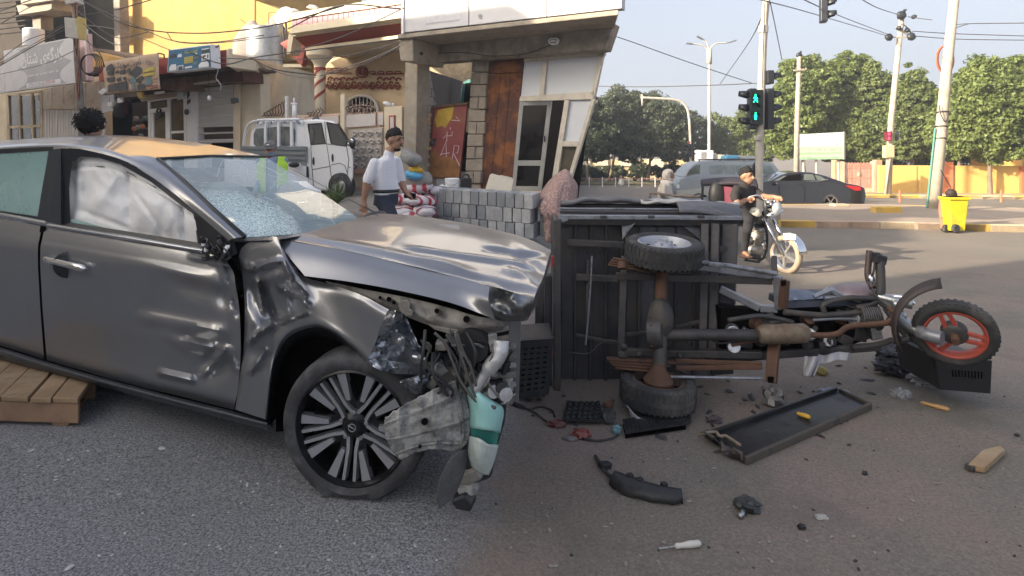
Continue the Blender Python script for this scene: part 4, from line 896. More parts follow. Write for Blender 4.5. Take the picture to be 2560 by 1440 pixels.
b=MB();b.grid([[P(x,y,SD(x)+.012)for x,y in L],[P(x+4,y+7,SD(x)+.10)for x,y in L],[P(x+14,y+22,SD(x)+.4)for x,y in L]]);b.build('arch_liner',M_trim,car,smooth=True)
tip=[[(968,778),(990,775),(1012,786),(1030,820)],[(952,815),(982,812),(1014,830),(1044,856)],[(936,858),(968,852),(1012,866),(1060,880)],[(920,896),(955,900),(1000,905),(1068,912)],[(918,908),(950,926),(985,934),(1062,938)]]
cd_=[[.02,.0,.05,.10],[.0,-.04,.07,.02],[.02,.06,-.05,.05],[-.01,.04,.06,-.03],[.0,-.03,.05,.06]]
b=MB()
def tipd(x,y,d,u,v):return x,y,d+.03*abs(noise.noise(Vector((x*.03,y*.03,7))))-.014*abs(noise.noise(Vector((x*.07,y*.07,2))))
rows=[[(x,y,SD(x)-.02+cd_[j][i])for i,(x,y)in enumerate(row)]for j,row in enumerate(tip)]
g=[]
for j in range(len(rows)-1):
 for q in range(7 if j<len(rows)-2 else 8):
  t=q/7;ln=[tuple(np.array(rows[j][i])*(1-t)+np.array(rows[j+1][i])*t)for i in range(4)];row=[]
  for i in range(3):
   for k in range(7 if i<2 else 8):
    s_=k/7;x,y,d=np.array(ln[i])*(1-s_)+np.array(ln[i+1])*s_;row.append(P(*tipd(x,y,d,0,0)))
  g.append(row)
b.grid(g);b.build('torn_wing_tip',mat('crumpled_paint',(.22,.24,.27),.24,.85,var=.1,vscale=8,bump=.08,coat=.6,dirt=((.42,.42,.42),.2,14)),car,smooth=25)
def hoodd(x,y,d,u,v):
 y+=-3.5*max(0,1-abs(v-.16)/.1)+2.5*math.exp(-((v-.42)/.15)**2)*u-3.0*math.exp(-((v-.75)/.2)**2)
 y+=10*gauss(x,y,1190,690,60,12,12)-12*gauss(x,y,1120,668,90,8,14)+13*gauss(x,y,1270,712,46,11,25)-13*gauss(x,y,1300,690,40,10,30)+9*gauss(x,y,1320,650,50,12,40)-9*fold(x,y,1150,640,1340,668,9)+9*fold(x,y,1200,620,1365,640,8)-8*fold(x,y,1010,618,1180,645,7)
 y+=1.5*noise.noise(Vector((x*.012,y*.03,1)))*max(0,(x-950)/400)
 return x,y,d
hood=[[(702,597,SD(702)+.21),(851,624,SD(851)+.21),(992,656,SD(992)+.21),(1133,690,SD(1133)+.20),(1335,744,2.46)],[(775,579,3.30),(905,598,3.16),(1040,622,3.02),(1170,650,2.90),(1352,704,2.72)],[(860,557,3.66),(985,569,3.52),(1120,590,3.34),(1240,620,3.17),(1366,664,3.0)],[(950,534,4.05),(1065,543,3.86),(1205,567,3.66),(1310,594,3.47),(1378,626,3.32)]]
b=MB();b.patch(hood,70,40,hoodd);b.build('bonnet',M_paint,car,smooth=60)
side=[[(702,598,SD(702)+.21),(851,624.5,SD(851)+.21),(992,656.5,SD(992)+.21),(1133,690.5,SD(1133)+.20),(1224,716,SD(1224)+.12)],[(712,628,SD(712)+.12),(856,655,SD(856)+.12),(995,686,SD(995)+.12),(1133,720,SD(1133)+.11),(1222,752,SD(1222)+.03)],[(762,690,SD(762)+.03),(872,704,SD(872)+.035),(1000,727,SD(1000)+.035),(1133,759,SD(1133)+.03),(1238,799,SD(1238)+.03)]]
b=MB();b.patch(side,60,20,lambda x,y,d,u,v:(x,y,d+.006*noise.noise(Vector((x*.01,y*.01,4)))));b.build('bonnet_side',M_paint,car,smooth=60)
b=MB();nose=[[(1224,715,2.42),(1262,724,2.33),(1300,736,2.36),(1336,745,2.42)],[(1221,752,2.42),(1250,752,2.40),(1296,764,2.30),(1333,768,2.42)],[(1228,778,2.42),(1262,786,2.31),(1298,790,2.36),(1326,788,2.44)],[(1240,800,2.43),(1272,804,2.42),(1300,804,2.42),(1318,801,2.46)]]
b.patch(nose,24,20,lambda x,y,d,u,v:(x,y,d+.03*abs(noise.noise(Vector((x*.03,y*.04,9))))));b.build('crumpled_corner',mat('bent_corner_paint',(.13,.14,.15),.3,.8,var=.1,vscale=6,bump=.1,coat=.5,dirt=((.62,.60,.52),.30,12)),car,smooth=40)
b=MB();b.patch([[(1335,744,2.43),(1354,704,2.73),(1368,664,3.01),(1380,626,3.33)],[(1330,790,2.5),(1346,745,2.8),(1362,700,3.05),(1374,660,3.35)]],12,4);b.build('bonnet_edge',M_paint,car,smooth=True)
b=MB();b.patch([[(600,592,3.10),(700,590,3.22),(820,572,3.55),(912,550,4.08)],[(612,602,3.03),(704,598,3.0),(842,570,3.50),(952,535,4.06)]],16,3);b.build('cowl',M_trim,car,smooth=True)
b=MB();b.tube(smooth_path([P(880,566,3.75),P(912,553,3.85),P(945,541,3.95)],8),.012,6);b.tube([P(912,553,3.85),P(862,578,3.6)],.008,5);b.build('wiper',M_black,car)
roof=[[(-190,380,4.45),(0,364,4.08),(148,358,3.82),(250,367,3.68),(330,387,3.58),(394,396,3.55)],[(-190,366,4.9),(0,352,4.52),(170,342,4.32),(290,345,4.2),(420,368,4.12),(530,389,4.1)],[(-190,364,5.3),(0,355,5.05),(200,340,4.88),(340,340,4.78),(520,361,4.66),(663,391,4.6)]]
b=MB();b.patch(roof,50,20);b.build('roof',M_paint,car,smooth=True)
Ux=[(-190,379,4.45),(0,363,4.08),(148,357,3.82),(250,366,3.68),(330,387,3.58),(394,397,3.55),(465,457,3.36),(533,522,3.20),(612,592,3.08)]
Lx=[(-190,398,4.40),(0,380,4.02),(140,369,3.74),(240,381,3.58),(318,405,3.46),(385,446,3.34),(442,489,3.25),(502,541,3.15),(572,600,3.05)]
mid_=[tuple((np.array(a)+np.array(c))/2-np.array((0,1.5,.03)))for a,c in zip(Ux,Lx)]
b=MB();b.patch([Ux,mid_,Lx],60,8);b.build('roof_rail',M_paint,car,smooth=True)
b=MB();b.patch([[(664,390,4.6),(742,430,4.5),(850,488,4.35),(950,540,4.15)],[(704,410,4.55),(775,446,4.45),(868,496,4.3),(962,540,4.12)]],20,3);b.build('far_pillar',M_paint,car,smooth=True)
b=MB();b.ell(P(938,540,4.25),(.085,.07,.035),(0,-.15,0));b.build('door_mirror',M_black,car,smooth=True)
def ring(mb,outer,inner,do,di):
 n=len(outer);vs=[P(x,y,SD(x)+do)for x,y in outer]+[P(x,y,SD(x)+di)for x,y in inner]+[P(x,y,SD(x)+di+.06)for x,y in inner]
 mb.add(vs,[(i,(i+1)%n,n+(i+1)%n,n+i)for i in range(n)]+[(n+i,n+(i+1)%n,2*n+(i+1)%n,2*n+i)for i in range(n)])
inn=[(176,556),(173,470),(180,403),(205,391),(250,395),(301,411),(375,453),(437,501),(483,535),(494,606),(330,580)]
out=[(152,560),(150,470),(156,371),(200,372),(250,383),(312,403),(387,447),(450,495),(504,541),(516,628),(330,596)]
b=MB();ring(b,out,inn,.10,.13);b.build('window_frame',M_trim,car,smooth=30)
b=MB();b.ppoly([(122,374,SD(122)+.10),(152,371,SD(152)+.09),(152,562,SD(152)+.075),(118,555,SD(118)+.075),(93,545,SD(93)+.075)],0,.03);b.build('door_pillar',mat('pillar_grey',(.05,.055,.065),.4,.3,var=.1,bump=.03),car)
innr=[(-190,512),(-190,402),(0,384),(122,377),(94,541),(0,527)];outr=[(-190,522),(-190,392),(0,373),(134,367),(104,555),(0,540)]
b=MB();ring(b,outr,innr,.105,.12);b.build('window_frame',M_trim,car,smooth=30)
M_bag=mat('airbag_cloth',(.88,.86,.83),.9,var=.04,vscale=5,bump=.35,bscale=22,dist=.012)
def bagd(x,y,d,u,v):
 s=.10*abs(math.sin((x-185)/137*math.pi))**.6*math.sin(min(1,v*1.1)*math.pi*.85+.3)
 s+=.03*math.sin(v*9+u*4)*math.sin(u*math.pi)*.5-.05*abs(noise.noise(Vector((x*.012+y*.006,y*.010,1))))-.03*abs(noise.noise(Vector((x*.030-y*.01,y*.016,4))))-.03*fold(x,y,185,520,330,575,9)-.03*fold(x,y,330,470,420,600,8)-.03*fold(x,y,205,420,215,540,8)-.02*fold(x,y,330,440,480,520,7)
 s+=.025*max(0,1-abs(v-.17)/.05)*-1
 return x,y,d-s-.05
b=MB();b.patch([[(168,392,3.86),(250,388,3.72),(301,404,3.64),(375,446,3.50),(440,494,3.42),(490,532,3.36)],[(166,470,3.84),(240,475,3.72),(310,490,3.62),(380,512,3.50),(442,540,3.40),(494,566,3.34)],[(164,566,3.80),(240,580,3.68),(320,592,3.56),(400,606,3.44),(450,614,3.36),(505,622,3.30)]],60,36,bagd);b.build('curtain_airbag',M_bag,car,smooth=True)
M_seam=plain('seam_grey',(.16,.165,.17),.6)
for pts in([(188,420),(240,416),(300,424),(360,452),(390,470)],[(322,420),(318,470),(322,520),(330,575)],[(180,520),(230,530),(262,548),(330,556)]):
 b=MB();b.tube(smooth_path([P(*bagd(x,y,3.86-(x-168)/322*.5,(x-168)/322,(y-395)/175))for x,y in pts],16),.0035,4);b.build('airbag_seam',M_seam,car)
b=MB();b.patch([[(-200,400,4.75),(-60,388,4.5),(60,378,4.28),(125,374,4.12)],[(-200,460,4.7),(-60,455,4.45),(60,455,4.22),(115,455,4.08)],[(-200,530,4.7),(-60,540,4.45),(60,555,4.2),(108,560,4.08)]],30,20,lambda x,y,d,u,v:(x,y,d-.08*abs(math.sin(u*9))**.6-.04*abs(noise.noise(Vector((x*.03,y*.03,5))))));b.build('curtain_airbag',M_bag,car,smooth=True)
b=MB();b.ppoly([(x,y,SD(x)+.125)for x,y in innr],0,.006);b.build('rear_window',glass('tinted_glass',(.40,.66,.62),.42),car)
b=MB();b.ppoly([(x,y,SD(x)+.135)for x,y in((176,556),(174,546),(215,556),(262,570),(258,571))],0,.006);b.build('window_shard',glass('shard_glass',(.45,.68,.62),.6),car)
for pts in(([(-190,502),(0,531),(114,552)],[(-190,513),(0,542),(114,564)]),([(115,556),(300,586),(505,621)],[(115,567),(300,598),(505,632)])):
 b=MB();b.patch([[(x,y,SD(x)+.075)for x,y in pts[0]],[(x,(y+z)/2,SD(x)+.052)for(x,y),(_,z)in zip(pts[0],pts[1])],[(x,y,SD(x)+.06)for x,y in pts[1]]],24,4);b.build('chrome_strip',mat('satin_chrome',(.62,.64,.68),.22,1,var=.05,bump=0),car,smooth=True)
b=MB();b.ppoly([(x,y,SD(x)+.06)for x,y in((484,533),(504,541),(574,603),(584,640),(545,645),(508,626),(496,606))],0,.05);b.build('mirror_base',M_black,car,bevel=.006)
rb=random.Random(2);b=MB()
for k in range(22):
 x,y=rb.uniform(505,575),rb.uniform(590,650);b.ell(P(x,y,SD(x)+rb.uniform(.0,.06)),(rb.uniform(.006,.024),rb.uniform(.006,.02),rb.uniform(.006,.022)),(rb.random()*3,rb.random()*3,0),6,4,bump=.5,seed=k)
o_=b.build('mirror_fragments',M_black,car,kind='stuff')
for k,(x,y)in enumerate(((517,621),(566,622),(511,606))):
 b=MB();b.ell(P(x,y,SD(x)+.02),(.012,.01,.022),(0,.5,0),8,6,bump=.4,seed=k);b.build('white_fragment',M_white,car)
for k in range(4):
 b=MB();x=512+k*14;b.tube(smooth_path([P(x,604+k*3,SD(x)+.03),P(x+10,625,SD(x)-.01),P(x+4+6*k,640,SD(x)),P(x+14,650-3*k,SD(x)+.03)],10),.004,5);b.build('loose_wire',M_wire,car)
b=MB();c=P(168,662,SD(168)+.004);b.ell(c,(.075,.012,.080),(0,0,.3),20,10);b.build('handle_recess',mat('recess_paint',(.03,.032,.036),.3,.4,var=.5,vscale=25,bump=.2),car,smooth=True)
b=MB();b.tube(smooth_path([P(116,646,SD(116)-.01),P(122,650,SD(122)-.035),P(168,661,SD(168)-.05),P(208,671,SD(208)-.035),P(216,673,SD(216)-.01)],16),[.016,.020]+[.023]*5+[.022]*5+[.018,.014,.011,.008,.006],12);b.build('door_handle',M_chrome,car,smooth=True)
def wind_mat():
 m=bpy.data.materials.new('cracked_glass');m.use_nodes=True;n=m.node_tree.nodes;l=m.node_tree.links;b_=n['Principled BSDF']
 g=n.new('ShaderNodeNewGeometry');hit=P(620,540,3.35)
 ds=n.new('ShaderNodeVectorMath');ds.operation='DISTANCE';ds.inputs[1].default_value=hit;l.new(g.outputs['Position'],ds.inputs[0])
 near=n.new('ShaderNodeMapRange');near.inputs['From Min'].default_value=.08;near.inputs['From Max'].default_value=.33;near.inputs['To Min'].default_value=1;near.inputs['To Max'].default_value=0;l.new(ds.outputs['Value'],near.inputs['Value'])
 def vor(s,w):
  nz=n.new('ShaderNodeTexNoise');nz.inputs['Scale'].default_value=s*.4;l.new(g.outputs['Position'],nz.inputs['Vector'])
  ad=n.new('ShaderNodeVectorMath');ad.operation='MULTIPLY_ADD';ad.inputs[1].default_value=(.06,.06,.06);l.new(nz.outputs['Color'],ad.inputs[0]);l.new(g.outputs['Position'],ad.inputs[2])
  v=n.new('ShaderNodeTexVoronoi');v.feature='DISTANCE_TO_EDGE';v.inputs['Scale'].default_value=s;l.new(ad.outputs[0],v.inputs['Vector'])
  q=n.new('ShaderNodeMath');q.operation='LESS_THAN';q.inputs[1].default_value=w;l.new(v.outputs['Distance'],q.inputs[0]);return q.outputs[0]
 def mth(op,a,c):
  q=n.new('ShaderNodeMath');q.operation=op;q.use_clamp=True
  for i,x in enumerate((a,c)):
   if isinstance(x,(int,float)):q.inputs[i].default_value=x
   else:l.new(x,q.inputs[i])
  return q.outputs[0]
 e1=(P(663,392,4.58)-P(394,397,3.55)).normalized();e2=(P(500,490,3.30)-P(394,397,3.55)).normalized()
 rel=n.new('ShaderNodeVectorMath');rel.operation='SUBTRACT';rel.inputs[1].default_value=hit;l.new(g.outputs['Position'],rel.inputs[0])
 def dot(v):
  q=n.new('ShaderNodeVectorMath');q.operation='DOT_PRODUCT';q.inputs[1].default_value=v;l.new(rel.outputs[0],q.inputs[0]);return q.outputs['Value']
 def raw(op,a,c):
  q=mth(op,a,c);q.node.use_clamp=False;return q
 ang=raw('ARCTAN2',dot(e1),dot(e2));lg=raw('LOGARITHM',ds.outputs['Value'],2.718)
 def web(ka,kr,w):
  c=n.new('ShaderNodeCombineXYZ');l.new(raw('MULTIPLY',ang,ka),c.inputs[0]);l.new(raw('MULTIPLY',lg,kr),c.inputs[1])
  v=n.new('ShaderNodeTexVoronoi');v.feature='DISTANCE_TO_EDGE';v.inputs['Scale'].default_value=1;l.new(c.outputs[0],v.inputs['Vector'])
  q=n.new('ShaderNodeMath');q.operation='LESS_THAN';q.inputs[1].default_value=w;l.new(v.outputs['Distance'],q.inputs[0]);return q.outputs[0]
 fine=mth('MULTIPLY',vor(55,.10),mth('MULTIPLY',near.outputs[0],1.3));big=mth('ADD',mth('MULTIPLY',web(9,2.6,.009),.40),mth('MULTIPLY',web(14,4.0,.05),mth('MULTIPLY',near.outputs[0],1.2)))
 crack=mth('ADD',fine,big)
 halo=mth('MULTIPLY',near.outputs[0],.45)
 al=mth('ADD',mth('ADD',crack,halo),.58);l.new(al,b_.inputs['Alpha'])
 mx=n.new('ShaderNodeMix');mx.data_type='RGBA';mx.inputs['A'].default_value=(.19,.30,.275,1);mx.inputs['B'].default_value=(.60,.74,.69,1);l.new(crack,mx.inputs['Factor']);l.new(mx.outputs['Result'],b_.inputs['Base Color'])
 r_=n.new('ShaderNodeMapRange');r_.inputs['To Min'].default_value=.03;r_.inputs['To Max'].default_value=.45;l.new(crack,r_.inputs['Value']);l.new(r_.outputs[0],b_.inputs['Roughness'])
 b_.inputs['IOR'].default_value=1.6;b_.inputs['Coat Weight'].default_value=1;b_.inputs['Coat IOR'].default_value=1.8;b_.inputs['Coat Roughness'].default_value=.02
 bp=n.new('ShaderNodeBump');bp.inputs['Strength'].default_value=.35;bp.inputs['Distance'].default_value=.01;l.new(crack,bp.inputs['Height']);l.new(bp.outputs[0],b_.inputs['Normal'])
 return m
def windd(x,y,d,u,v):return x,y,d+.05*gauss(x,y,620,540,50,40)+.006*noise.noise(Vector((x*.03,y*.03,2)))*gauss(x,y,640,540,120,80)
b=MB();b.patch([[(394,397,3.55),(530,390,4.08),(663,392,4.58)],[(500,490,3.30),(640,472,3.74),(785,470,4.32)],[(614,594,3.08),(762,582,3.5),(908,553,4.1)]],50,36,windd);b.build('windscreen',wind_mat(),car,smooth=True)
b=MB();b.tube([P(x,y,d)for x,y,d in Ux[5:]],.012,6);b.tube([P(394,397,3.55),P(530,389.5,4.08),P(663,391.5,4.58)],.010,6);b.build('windscreen_seal',M_trim,car,smooth=True)
b=MB();b.hexa([P(150,640,3.9),P(600,640,3.2),P(905,600,4.1),P(560,560,5.0)]+[P(150,580,3.9),P(612,606,3.2),P(905,562,4.15),P(560,520,5.0)]);b.build('dashboard',mat('dash_dark',(.04,.042,.045),.7,bump=.2),car)
b=MB();b.ell(P(560,520,3.9),(.2,.16,.17),bump=.15,seed=3);b.build('dash_airbag',M_bag,car,smooth=True)
b=MB();b.ell(P(745,505,4.3),(.17,.12,.15),bump=.2,seed=6);b.build('dash_airbag',M_bag,car,smooth=True)
zf=lambda x:CZ-(y_rb(x)-HY)/F*(SD(x)+.10)
A1=P(-190,y_rb(-190)-4,SD(-190)+.12);A2=P(662,y_rb(662)-4,SD(662)+.12);lat=Vector((.16,1.25,0))
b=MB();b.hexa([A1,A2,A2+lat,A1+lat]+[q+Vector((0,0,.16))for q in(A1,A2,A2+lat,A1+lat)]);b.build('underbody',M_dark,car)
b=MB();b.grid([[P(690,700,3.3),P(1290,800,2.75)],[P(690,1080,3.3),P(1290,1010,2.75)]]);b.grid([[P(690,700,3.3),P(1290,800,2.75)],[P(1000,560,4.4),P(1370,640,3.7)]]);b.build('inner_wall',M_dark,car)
b=MB();b.hexa([A1+lat,A2+lat,A2+lat*1.02,A1+lat*1.02]+[P(-190,560,5.4),P(950,545,4.12),P(950,545,4.16),P(-190,560,5.44)]);b.build('far_side',M_paint,car)
b=MB();c0,c1=P(952,545,4.12),P(1290,602,3.52);b.hexa([Vector((c0.x,c0.y,.35)),Vector((c1.x,c1.y,.35)),Vector((c1.x,c1.y+.03,.35)),Vector((c0.x,c0.y+.03,.35)),c0,c1,c1+Vector((0,.03,0)),c0+Vector((0,.03,0))]);b.build('far_wing',M_paint,car)
b=MB();b.patch([[(812,702,SD(812)+.10),(905,722,SD(905)+.09),(1010,742,SD(1010)+.08),(1110,766,SD(1110)+.08),(1200,792,SD(1200)+.08),(1296,800,2.5)],[(830,716,SD(830)+.11),(920,744,SD(920)+.08),(1005,768,SD(1005)+.05),(1090,800,SD(1090)+.05),(1180,818,SD(1180)+.06),(1270,812,2.48)],[(850,722,SD(850)+.2),(930,760,SD(930)+.1),(1000,785,SD(1000)+.06),(1070,812,SD(1070)+.06),(1150,832,SD(1150)+.07),(1252,826,2.5)]],50,12,lambda x,y,d,u,v:(x,y,d+.02*abs(noise.noise(Vector((x*.03,y*.03,3))))));b.build('wing_rail',M_mud,car,smooth=40)
for x,y,r_ in((972,748,6),(985,756,5),(1092,777,6),(1166,798,8),(950,744,4)):
 b=MB();b.cyl(P(x,y,SD(x)+.02),P(x,y,SD(x)+.07),r_/1500*2.6,n=12);b.build('bolt_hole',M_dark,car)
b=MB();b.prism([P(x,y,SD(x)+.02)for x,y in((995,765),(1003,752),(1020,750),(1026,760),(1024,772),(1034,778),(1030,792),(1012,788),(1000,780))],(0,.02,0));b.build('bracket',M_mud,car,bevel=.004)
b=MB();b.prism([P(x,y,SD(x)+.05)for x,y in((1070,812),(1145,826),(1146,832),(1140,846),(1132,838),(1110,832),(1085,824))],(0,.03,0));b.build('flange',M_mud,car,bevel=.004)
b=MB();b.prism([P(x,y,SD(x)+.16)for x,y in((1085,935),(1140,922),(1182,898),(1186,918),(1150,950),(1110,965),(1088,962))],(0,.1,.0));b.build('crash_box',M_mud,car,bevel=.006)
b=MB();b.patch([[(998,952,2.5),(1040,940,2.42),(1090,922,2.5)],[(1005,962,2.48),(1046,962,2.40),(1088,946,2.5)],[(1030,985,2.5),(1052,985,2.46),(1080,968,2.52)]],14,10,lambda x,y,d,u,v:(x,y,d+.05*abs(noise.noise(Vector((x*.05,y*.05,3))))));b.build('torn_sheet',MATS['crumpled_paint'],car,smooth=25)
b=MB();b.grid([[P(1150,835,2.6),P(1300,800,2.55)],[P(1140,1010,2.65),P(1290,1010,2.6)]]);b.build('radiator_back',plain('radiator_dark',(.03,.03,.032),.7),car)
ca=P(1186,858,2.52);b=MB();b.lathe([(.002,0),(.03,0),(.034,-.02),(.07,-.01),(.075,.03),(.07,.05),(.01,.05)],ca,(-.2,-1,0),24)
b.build('alternator',plain('alternator_dark',(.04,.04,.042),.5,.5),car,smooth=40)
for k in range(16):
 a=k/16*6.28;q=ca+Vector((.062*math.cos(a),-.03,.062*math.sin(a)));b=MB();b.box(q,(.012,.02,.02),(0,-a,0));b.build('fin',plain('alternator_fin',(.10,.10,.10),.5,.5),car)
b=MB();b.tube(smooth_path([P(1252,852,2.44),P(1251,872,2.43),P(1245,893,2.42),P(1228,915,2.42),P(1205,948,2.42),P(1186,976,2.42)],24),[.034]*8+[.031]*9+[.022]*8,16);b.build('coolant_pipe',mat('cast_aluminium',(.52,.53,.55),.45,.7,var=.15,vscale=14,bump=.3),car,smooth=True)
b=MB();b.ppoly([(1220,838),(1242,836),(1243,850),(1232,862),(1234,878),(1226,880),(1222,858)],2.42,.02);b.build('pipe_bracket',M_liner,car,bevel=.004)
b=MB();b.bar(P(1288,800,2.5),P(1282,1000,2.55),.03,.05);b.bar(P(1118,832,2.55),P(1168,905,2.55),.035,.02);b.build('front_support',plain('support_grey',(.16,.165,.17),.5,.4),car,bevel=.004)
for pts in([(1086,832),(1112,858),(1132,905),(1150,950),(1185,998),(1215,1012)],[(1138,835),(1150,880),(1166,930),(1186,985),(1205,1000)],[(1143,835),(1156,875),(1178,920),(1190,965)],[(1192,990),(1215,1010),(1240,1020)]):
 b=MB();b.tube(smooth_path([P(x,y,2.40)for x,y in pts],18),.006,6);b.build('hose',plain('hose_grey',(.09,.085,.08),.6),car,smooth=True)
for k,(x,y,r_)in enumerate(((1216,990,.022),(1232,978,.028),(1250,968,.022),(1202,1003,.018),(1262,985,.03))):
 b=MB();b.lathe([(.004,-.02),(r_,-.02),(r_,.02),(.004,.02)],P(x,y,2.46),(.3,-1,.2),12);b.build('fitting',[M_mud,M_steel,M_trim][k%3],car,bevel=.003)
lin_=[[(963,1045),(1015,1010),(1080,976),(1126,956),(1152,946)],[(960,1072),(1018,1052),(1086,1030),(1140,1008),(1166,996)],[(968,1100),(1022,1090),(1090,1072),(1146,1056),(1174,1040)],[(982,1128),(1030,1112),(1092,1100),(1146,1098),(1172,1094)],[(1000,1149),(1040,1130),(1088,1122),(1130,1126),(1158,1116)]]
def lind(x,y,d,u,v):
 d+=.012*(max(0,1-abs((u*3%1)-.5)/.1)+max(0,1-abs((v*3%1)-.5)/.1))*-1+.03*abs(noise.noise(Vector((x*.02,y*.02,5))))+.01*abs(noise.noise(Vector((x*.07,y*.07,5))))
 y+=4*noise.noise(Vector((x*.09,1,v*3)))*(1 if v>.9 or v<.1 else 0)
 return x,y,d+.06*u*u
b=MB();b.patch([[(x,y,2.40)for x,y in row]for row in lin_],60,50,lind);b.build('arch_liner',M_liner,car,smooth=50,solid=.006)
b=MB();b.cyl(P(1062,1054,2.39),P(1062,1054,2.41),.014,n=10);b.build('liner_hole',M_dark,car)
b=MB();b.cyl(P(1050,1116,2.385),P(1050,1116,2.41),.007,n=10);b.build('liner_hole',M_dark,car)
b=MB();b.patch([[(1130,1140,2.42),(1150,1128,2.44),(1168,1122,2.48)],[(1102,1190,2.42),(1128,1180,2.43),(1164,1165,2.48)],[(1092,1245,2.44),(1110,1240,2.46),(1142,1225,2.5)],[(1098,1270,2.46),(1108,1262,2.47),(1120,1250,2.5)]],16,20,lambda x,y,d,u,v:(x,y,d+.01*noise.noise(Vector((x*.1,y*.02,0)))));b.build('mud_flap',mat('scraped_plastic',(.10,.10,.105),.8,var=.3,vscale=20,bump=.4,bscale=60),car,smooth=True,solid=.008)
b=MB();b.ppoly([(1150,960),(1270,985),(1262,1060),(1244,1120),(1228,1200),(1180,1215),(1150,1160),(1160,1060)],2.62,.35);b.build('bumper_remains',M_trim,car,bevel=.02)
for k in range(7):b=MB();b.bar(P(1150,845+k*20,2.56),P(1290,815+k*24,2.5),.012,.02);b.build('radiator_tube',M_mud if k%2 else M_steel,car)
for k,(x,y,w)in enumerate(((1105,862,.05),(1122,900,.04),(1098,915,.06),(1140,935,.05),(1200,920,.06),(1230,930,.045),(1165,950,.05),(1262,915,.05),(1270,960,.04))):b=MB();b.box(P(x,y,2.52),(w,.06,w*.7),(.2*k,.4*k,.3*k));b.build('engine_part',[M_mud,M_trim,M_liner][k%3],car,bevel=.006)
rb=random.Random(14)
for k in range(16):
 x,y=rb.uniform(1050,1285),rb.uniform(835,1005);a=[(x+rb.uniform(-30,30),y+rb.uniform(-24,24),rb.uniform(2.42,2.56))for _ in range(5)]
 b=MB();v=[P(*q)for q in a];b.add(v,[(0,1,2),(0,2,3),(0,3,4)]);b.build('torn_shard',[M_mud,M_paint,M_trim,M_liner][k%4],car,solid=.005)
for k in range(10):
 x,y=rb.uniform(1060,1260),rb.uniform(820,900);b=MB();b.tube(smooth_path([P(x,y,2.45),P(x+rb.uniform(-25,30),y+50,2.40),P(x+rb.uniform(-30,45),y+95,2.42),P(x+rb.uniform(-20,60),y+rb.uniform(110,170),2.44)],14),rb.uniform(.003,.008),6);b.build('hose',[M_wire,M_mud,M_trim][k%3],car,smooth=True)
M_teal=mat('teal_plastic',(.33,.62,.58),.35,var=.15,vscale=9,bump=.1,dirt=((.55,.60,.57),.3,8));M_teal.node_tree.nodes['Principled BSDF'].inputs['Subsurface Weight'].default_value=.2
b=MB();b.patch([[(1166,972,2.46),(1178,966,2.42),(1196,980,2.42),(1220,1000,2.46)],[(1176,1020,2.46),(1200,1012,2.39),(1228,1018,2.40),(1256,1022,2.48)],[(1175,1068,2.48),(1200,1072,2.40),(1226,1076,2.40),(1248,1082,2.5)]],18,14);b.build('washer_bottle',M_teal,car,smooth=True,solid=.01)
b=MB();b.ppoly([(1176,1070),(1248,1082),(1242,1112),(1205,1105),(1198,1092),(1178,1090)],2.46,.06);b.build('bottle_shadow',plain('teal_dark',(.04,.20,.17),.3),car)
b=MB();b.patch([[(1174,1090,2.46),(1196,1096,2.40),(1220,1110,2.40),(1244,1112,2.48)],[(1172,1130,2.47),(1194,1140,2.41),(1216,1150,2.42),(1234,1150,2.5)],[(1180,1165,2.49),(1194,1176,2.46),(1208,1184,2.46),(1220,1186,2.5)]],14,14);b.build('washer_bottle',mat('milky_plastic',(.50,.58,.55),.5,var=.2,vscale=9,bump=.2,dirt=((.25,.25,.22),.4,9)),car,smooth=True,solid=.01)
for k,pts in enumerate(([(1150,1190),(1190,1175),(1205,1200),(1170,1215),(1146,1212)],[(1125,1255),(1160,1240),(1180,1262),(1176,1282),(1140,1275)],[(1140,1225),(1178,1222),(1190,1240),(1150,1246)])):
 b=MB();b.ppoly(pts,2.6+.02*k,.05,vec=(.02,.05,.02));b.build('undertray_scrap',[M_mud,M_trim,M_liner][k],car,bevel=.008)
wc=P(878,1072,2.69);wn=Vector((-.13,-.99,.0)).normalized();TW=.20
wheel=MB()
pr=[(.262,.0),(.285,.012),(.318,.006),(.334,-.02),(.338,-.05),(.338,-.16),(.333,-.19),(.300,-.205),(.262,-.20)]
wheel.lathe(pr,wc,wn,72,caps=False)
gnd=gz(wc.x,wc.y)+.002
vv=[]
for v in wheel.v:
 v=Vector(v);q=gnd+.012-v.z
 if q>0:v.z=gnd+.012-q*.15;v+=wn*(.5*q*(1 if(v-wc).dot(wn)>-.1 else-1))
 elif q>-.06:v+=wn*(.018*(1+q/.06)*(1 if(v-wc).dot(wn)>-.1 else-1))
 vv.append(tuple(v))
wheel.v=vv
o_=wheel.build('tyre',mat('car_tyre',(.040,.040,.042),.7,var=.3,vscale=12,bump=.25,bscale=60,dirt=((.11,.11,.115),.4,6)),car,smooth=50)
wh=o_
b=MB();b.lathe([(.264,.004),(.256,.010),(.250,-.004),(.244,-.02)],wc,wn,72,caps=False);b.lathe([(.246,-.018),(.246,-.19)],wc,wn,48,caps=False);b.build('rim',mat('rim_black',(.02,.02,.022),.3,.5,var=.2,bump=.03),wh,smooth=60)
b=MB();b.lathe([(.005,-.10),(.245,-.11),(.245,-.112),(.005,-.102)],wc,wn,48);b.build('rim_back',M_dark,wh)
uu=Vector((0,0,1));rr=wn.cross(uu).normalized()*-1
rr=Vector((-wn.y,wn.x,0)).normalized();
def wp(r_,a,h):return wc+rr*(r_*math.sin(a))+uu*(r_*math.cos(a))+wn*h
M_mach=mat('machined_alloy',(.50,.50,.52),.35,.8,var=.08,vscale=9,bump=.05,dirt=((.30,.29,.28),.2,14))
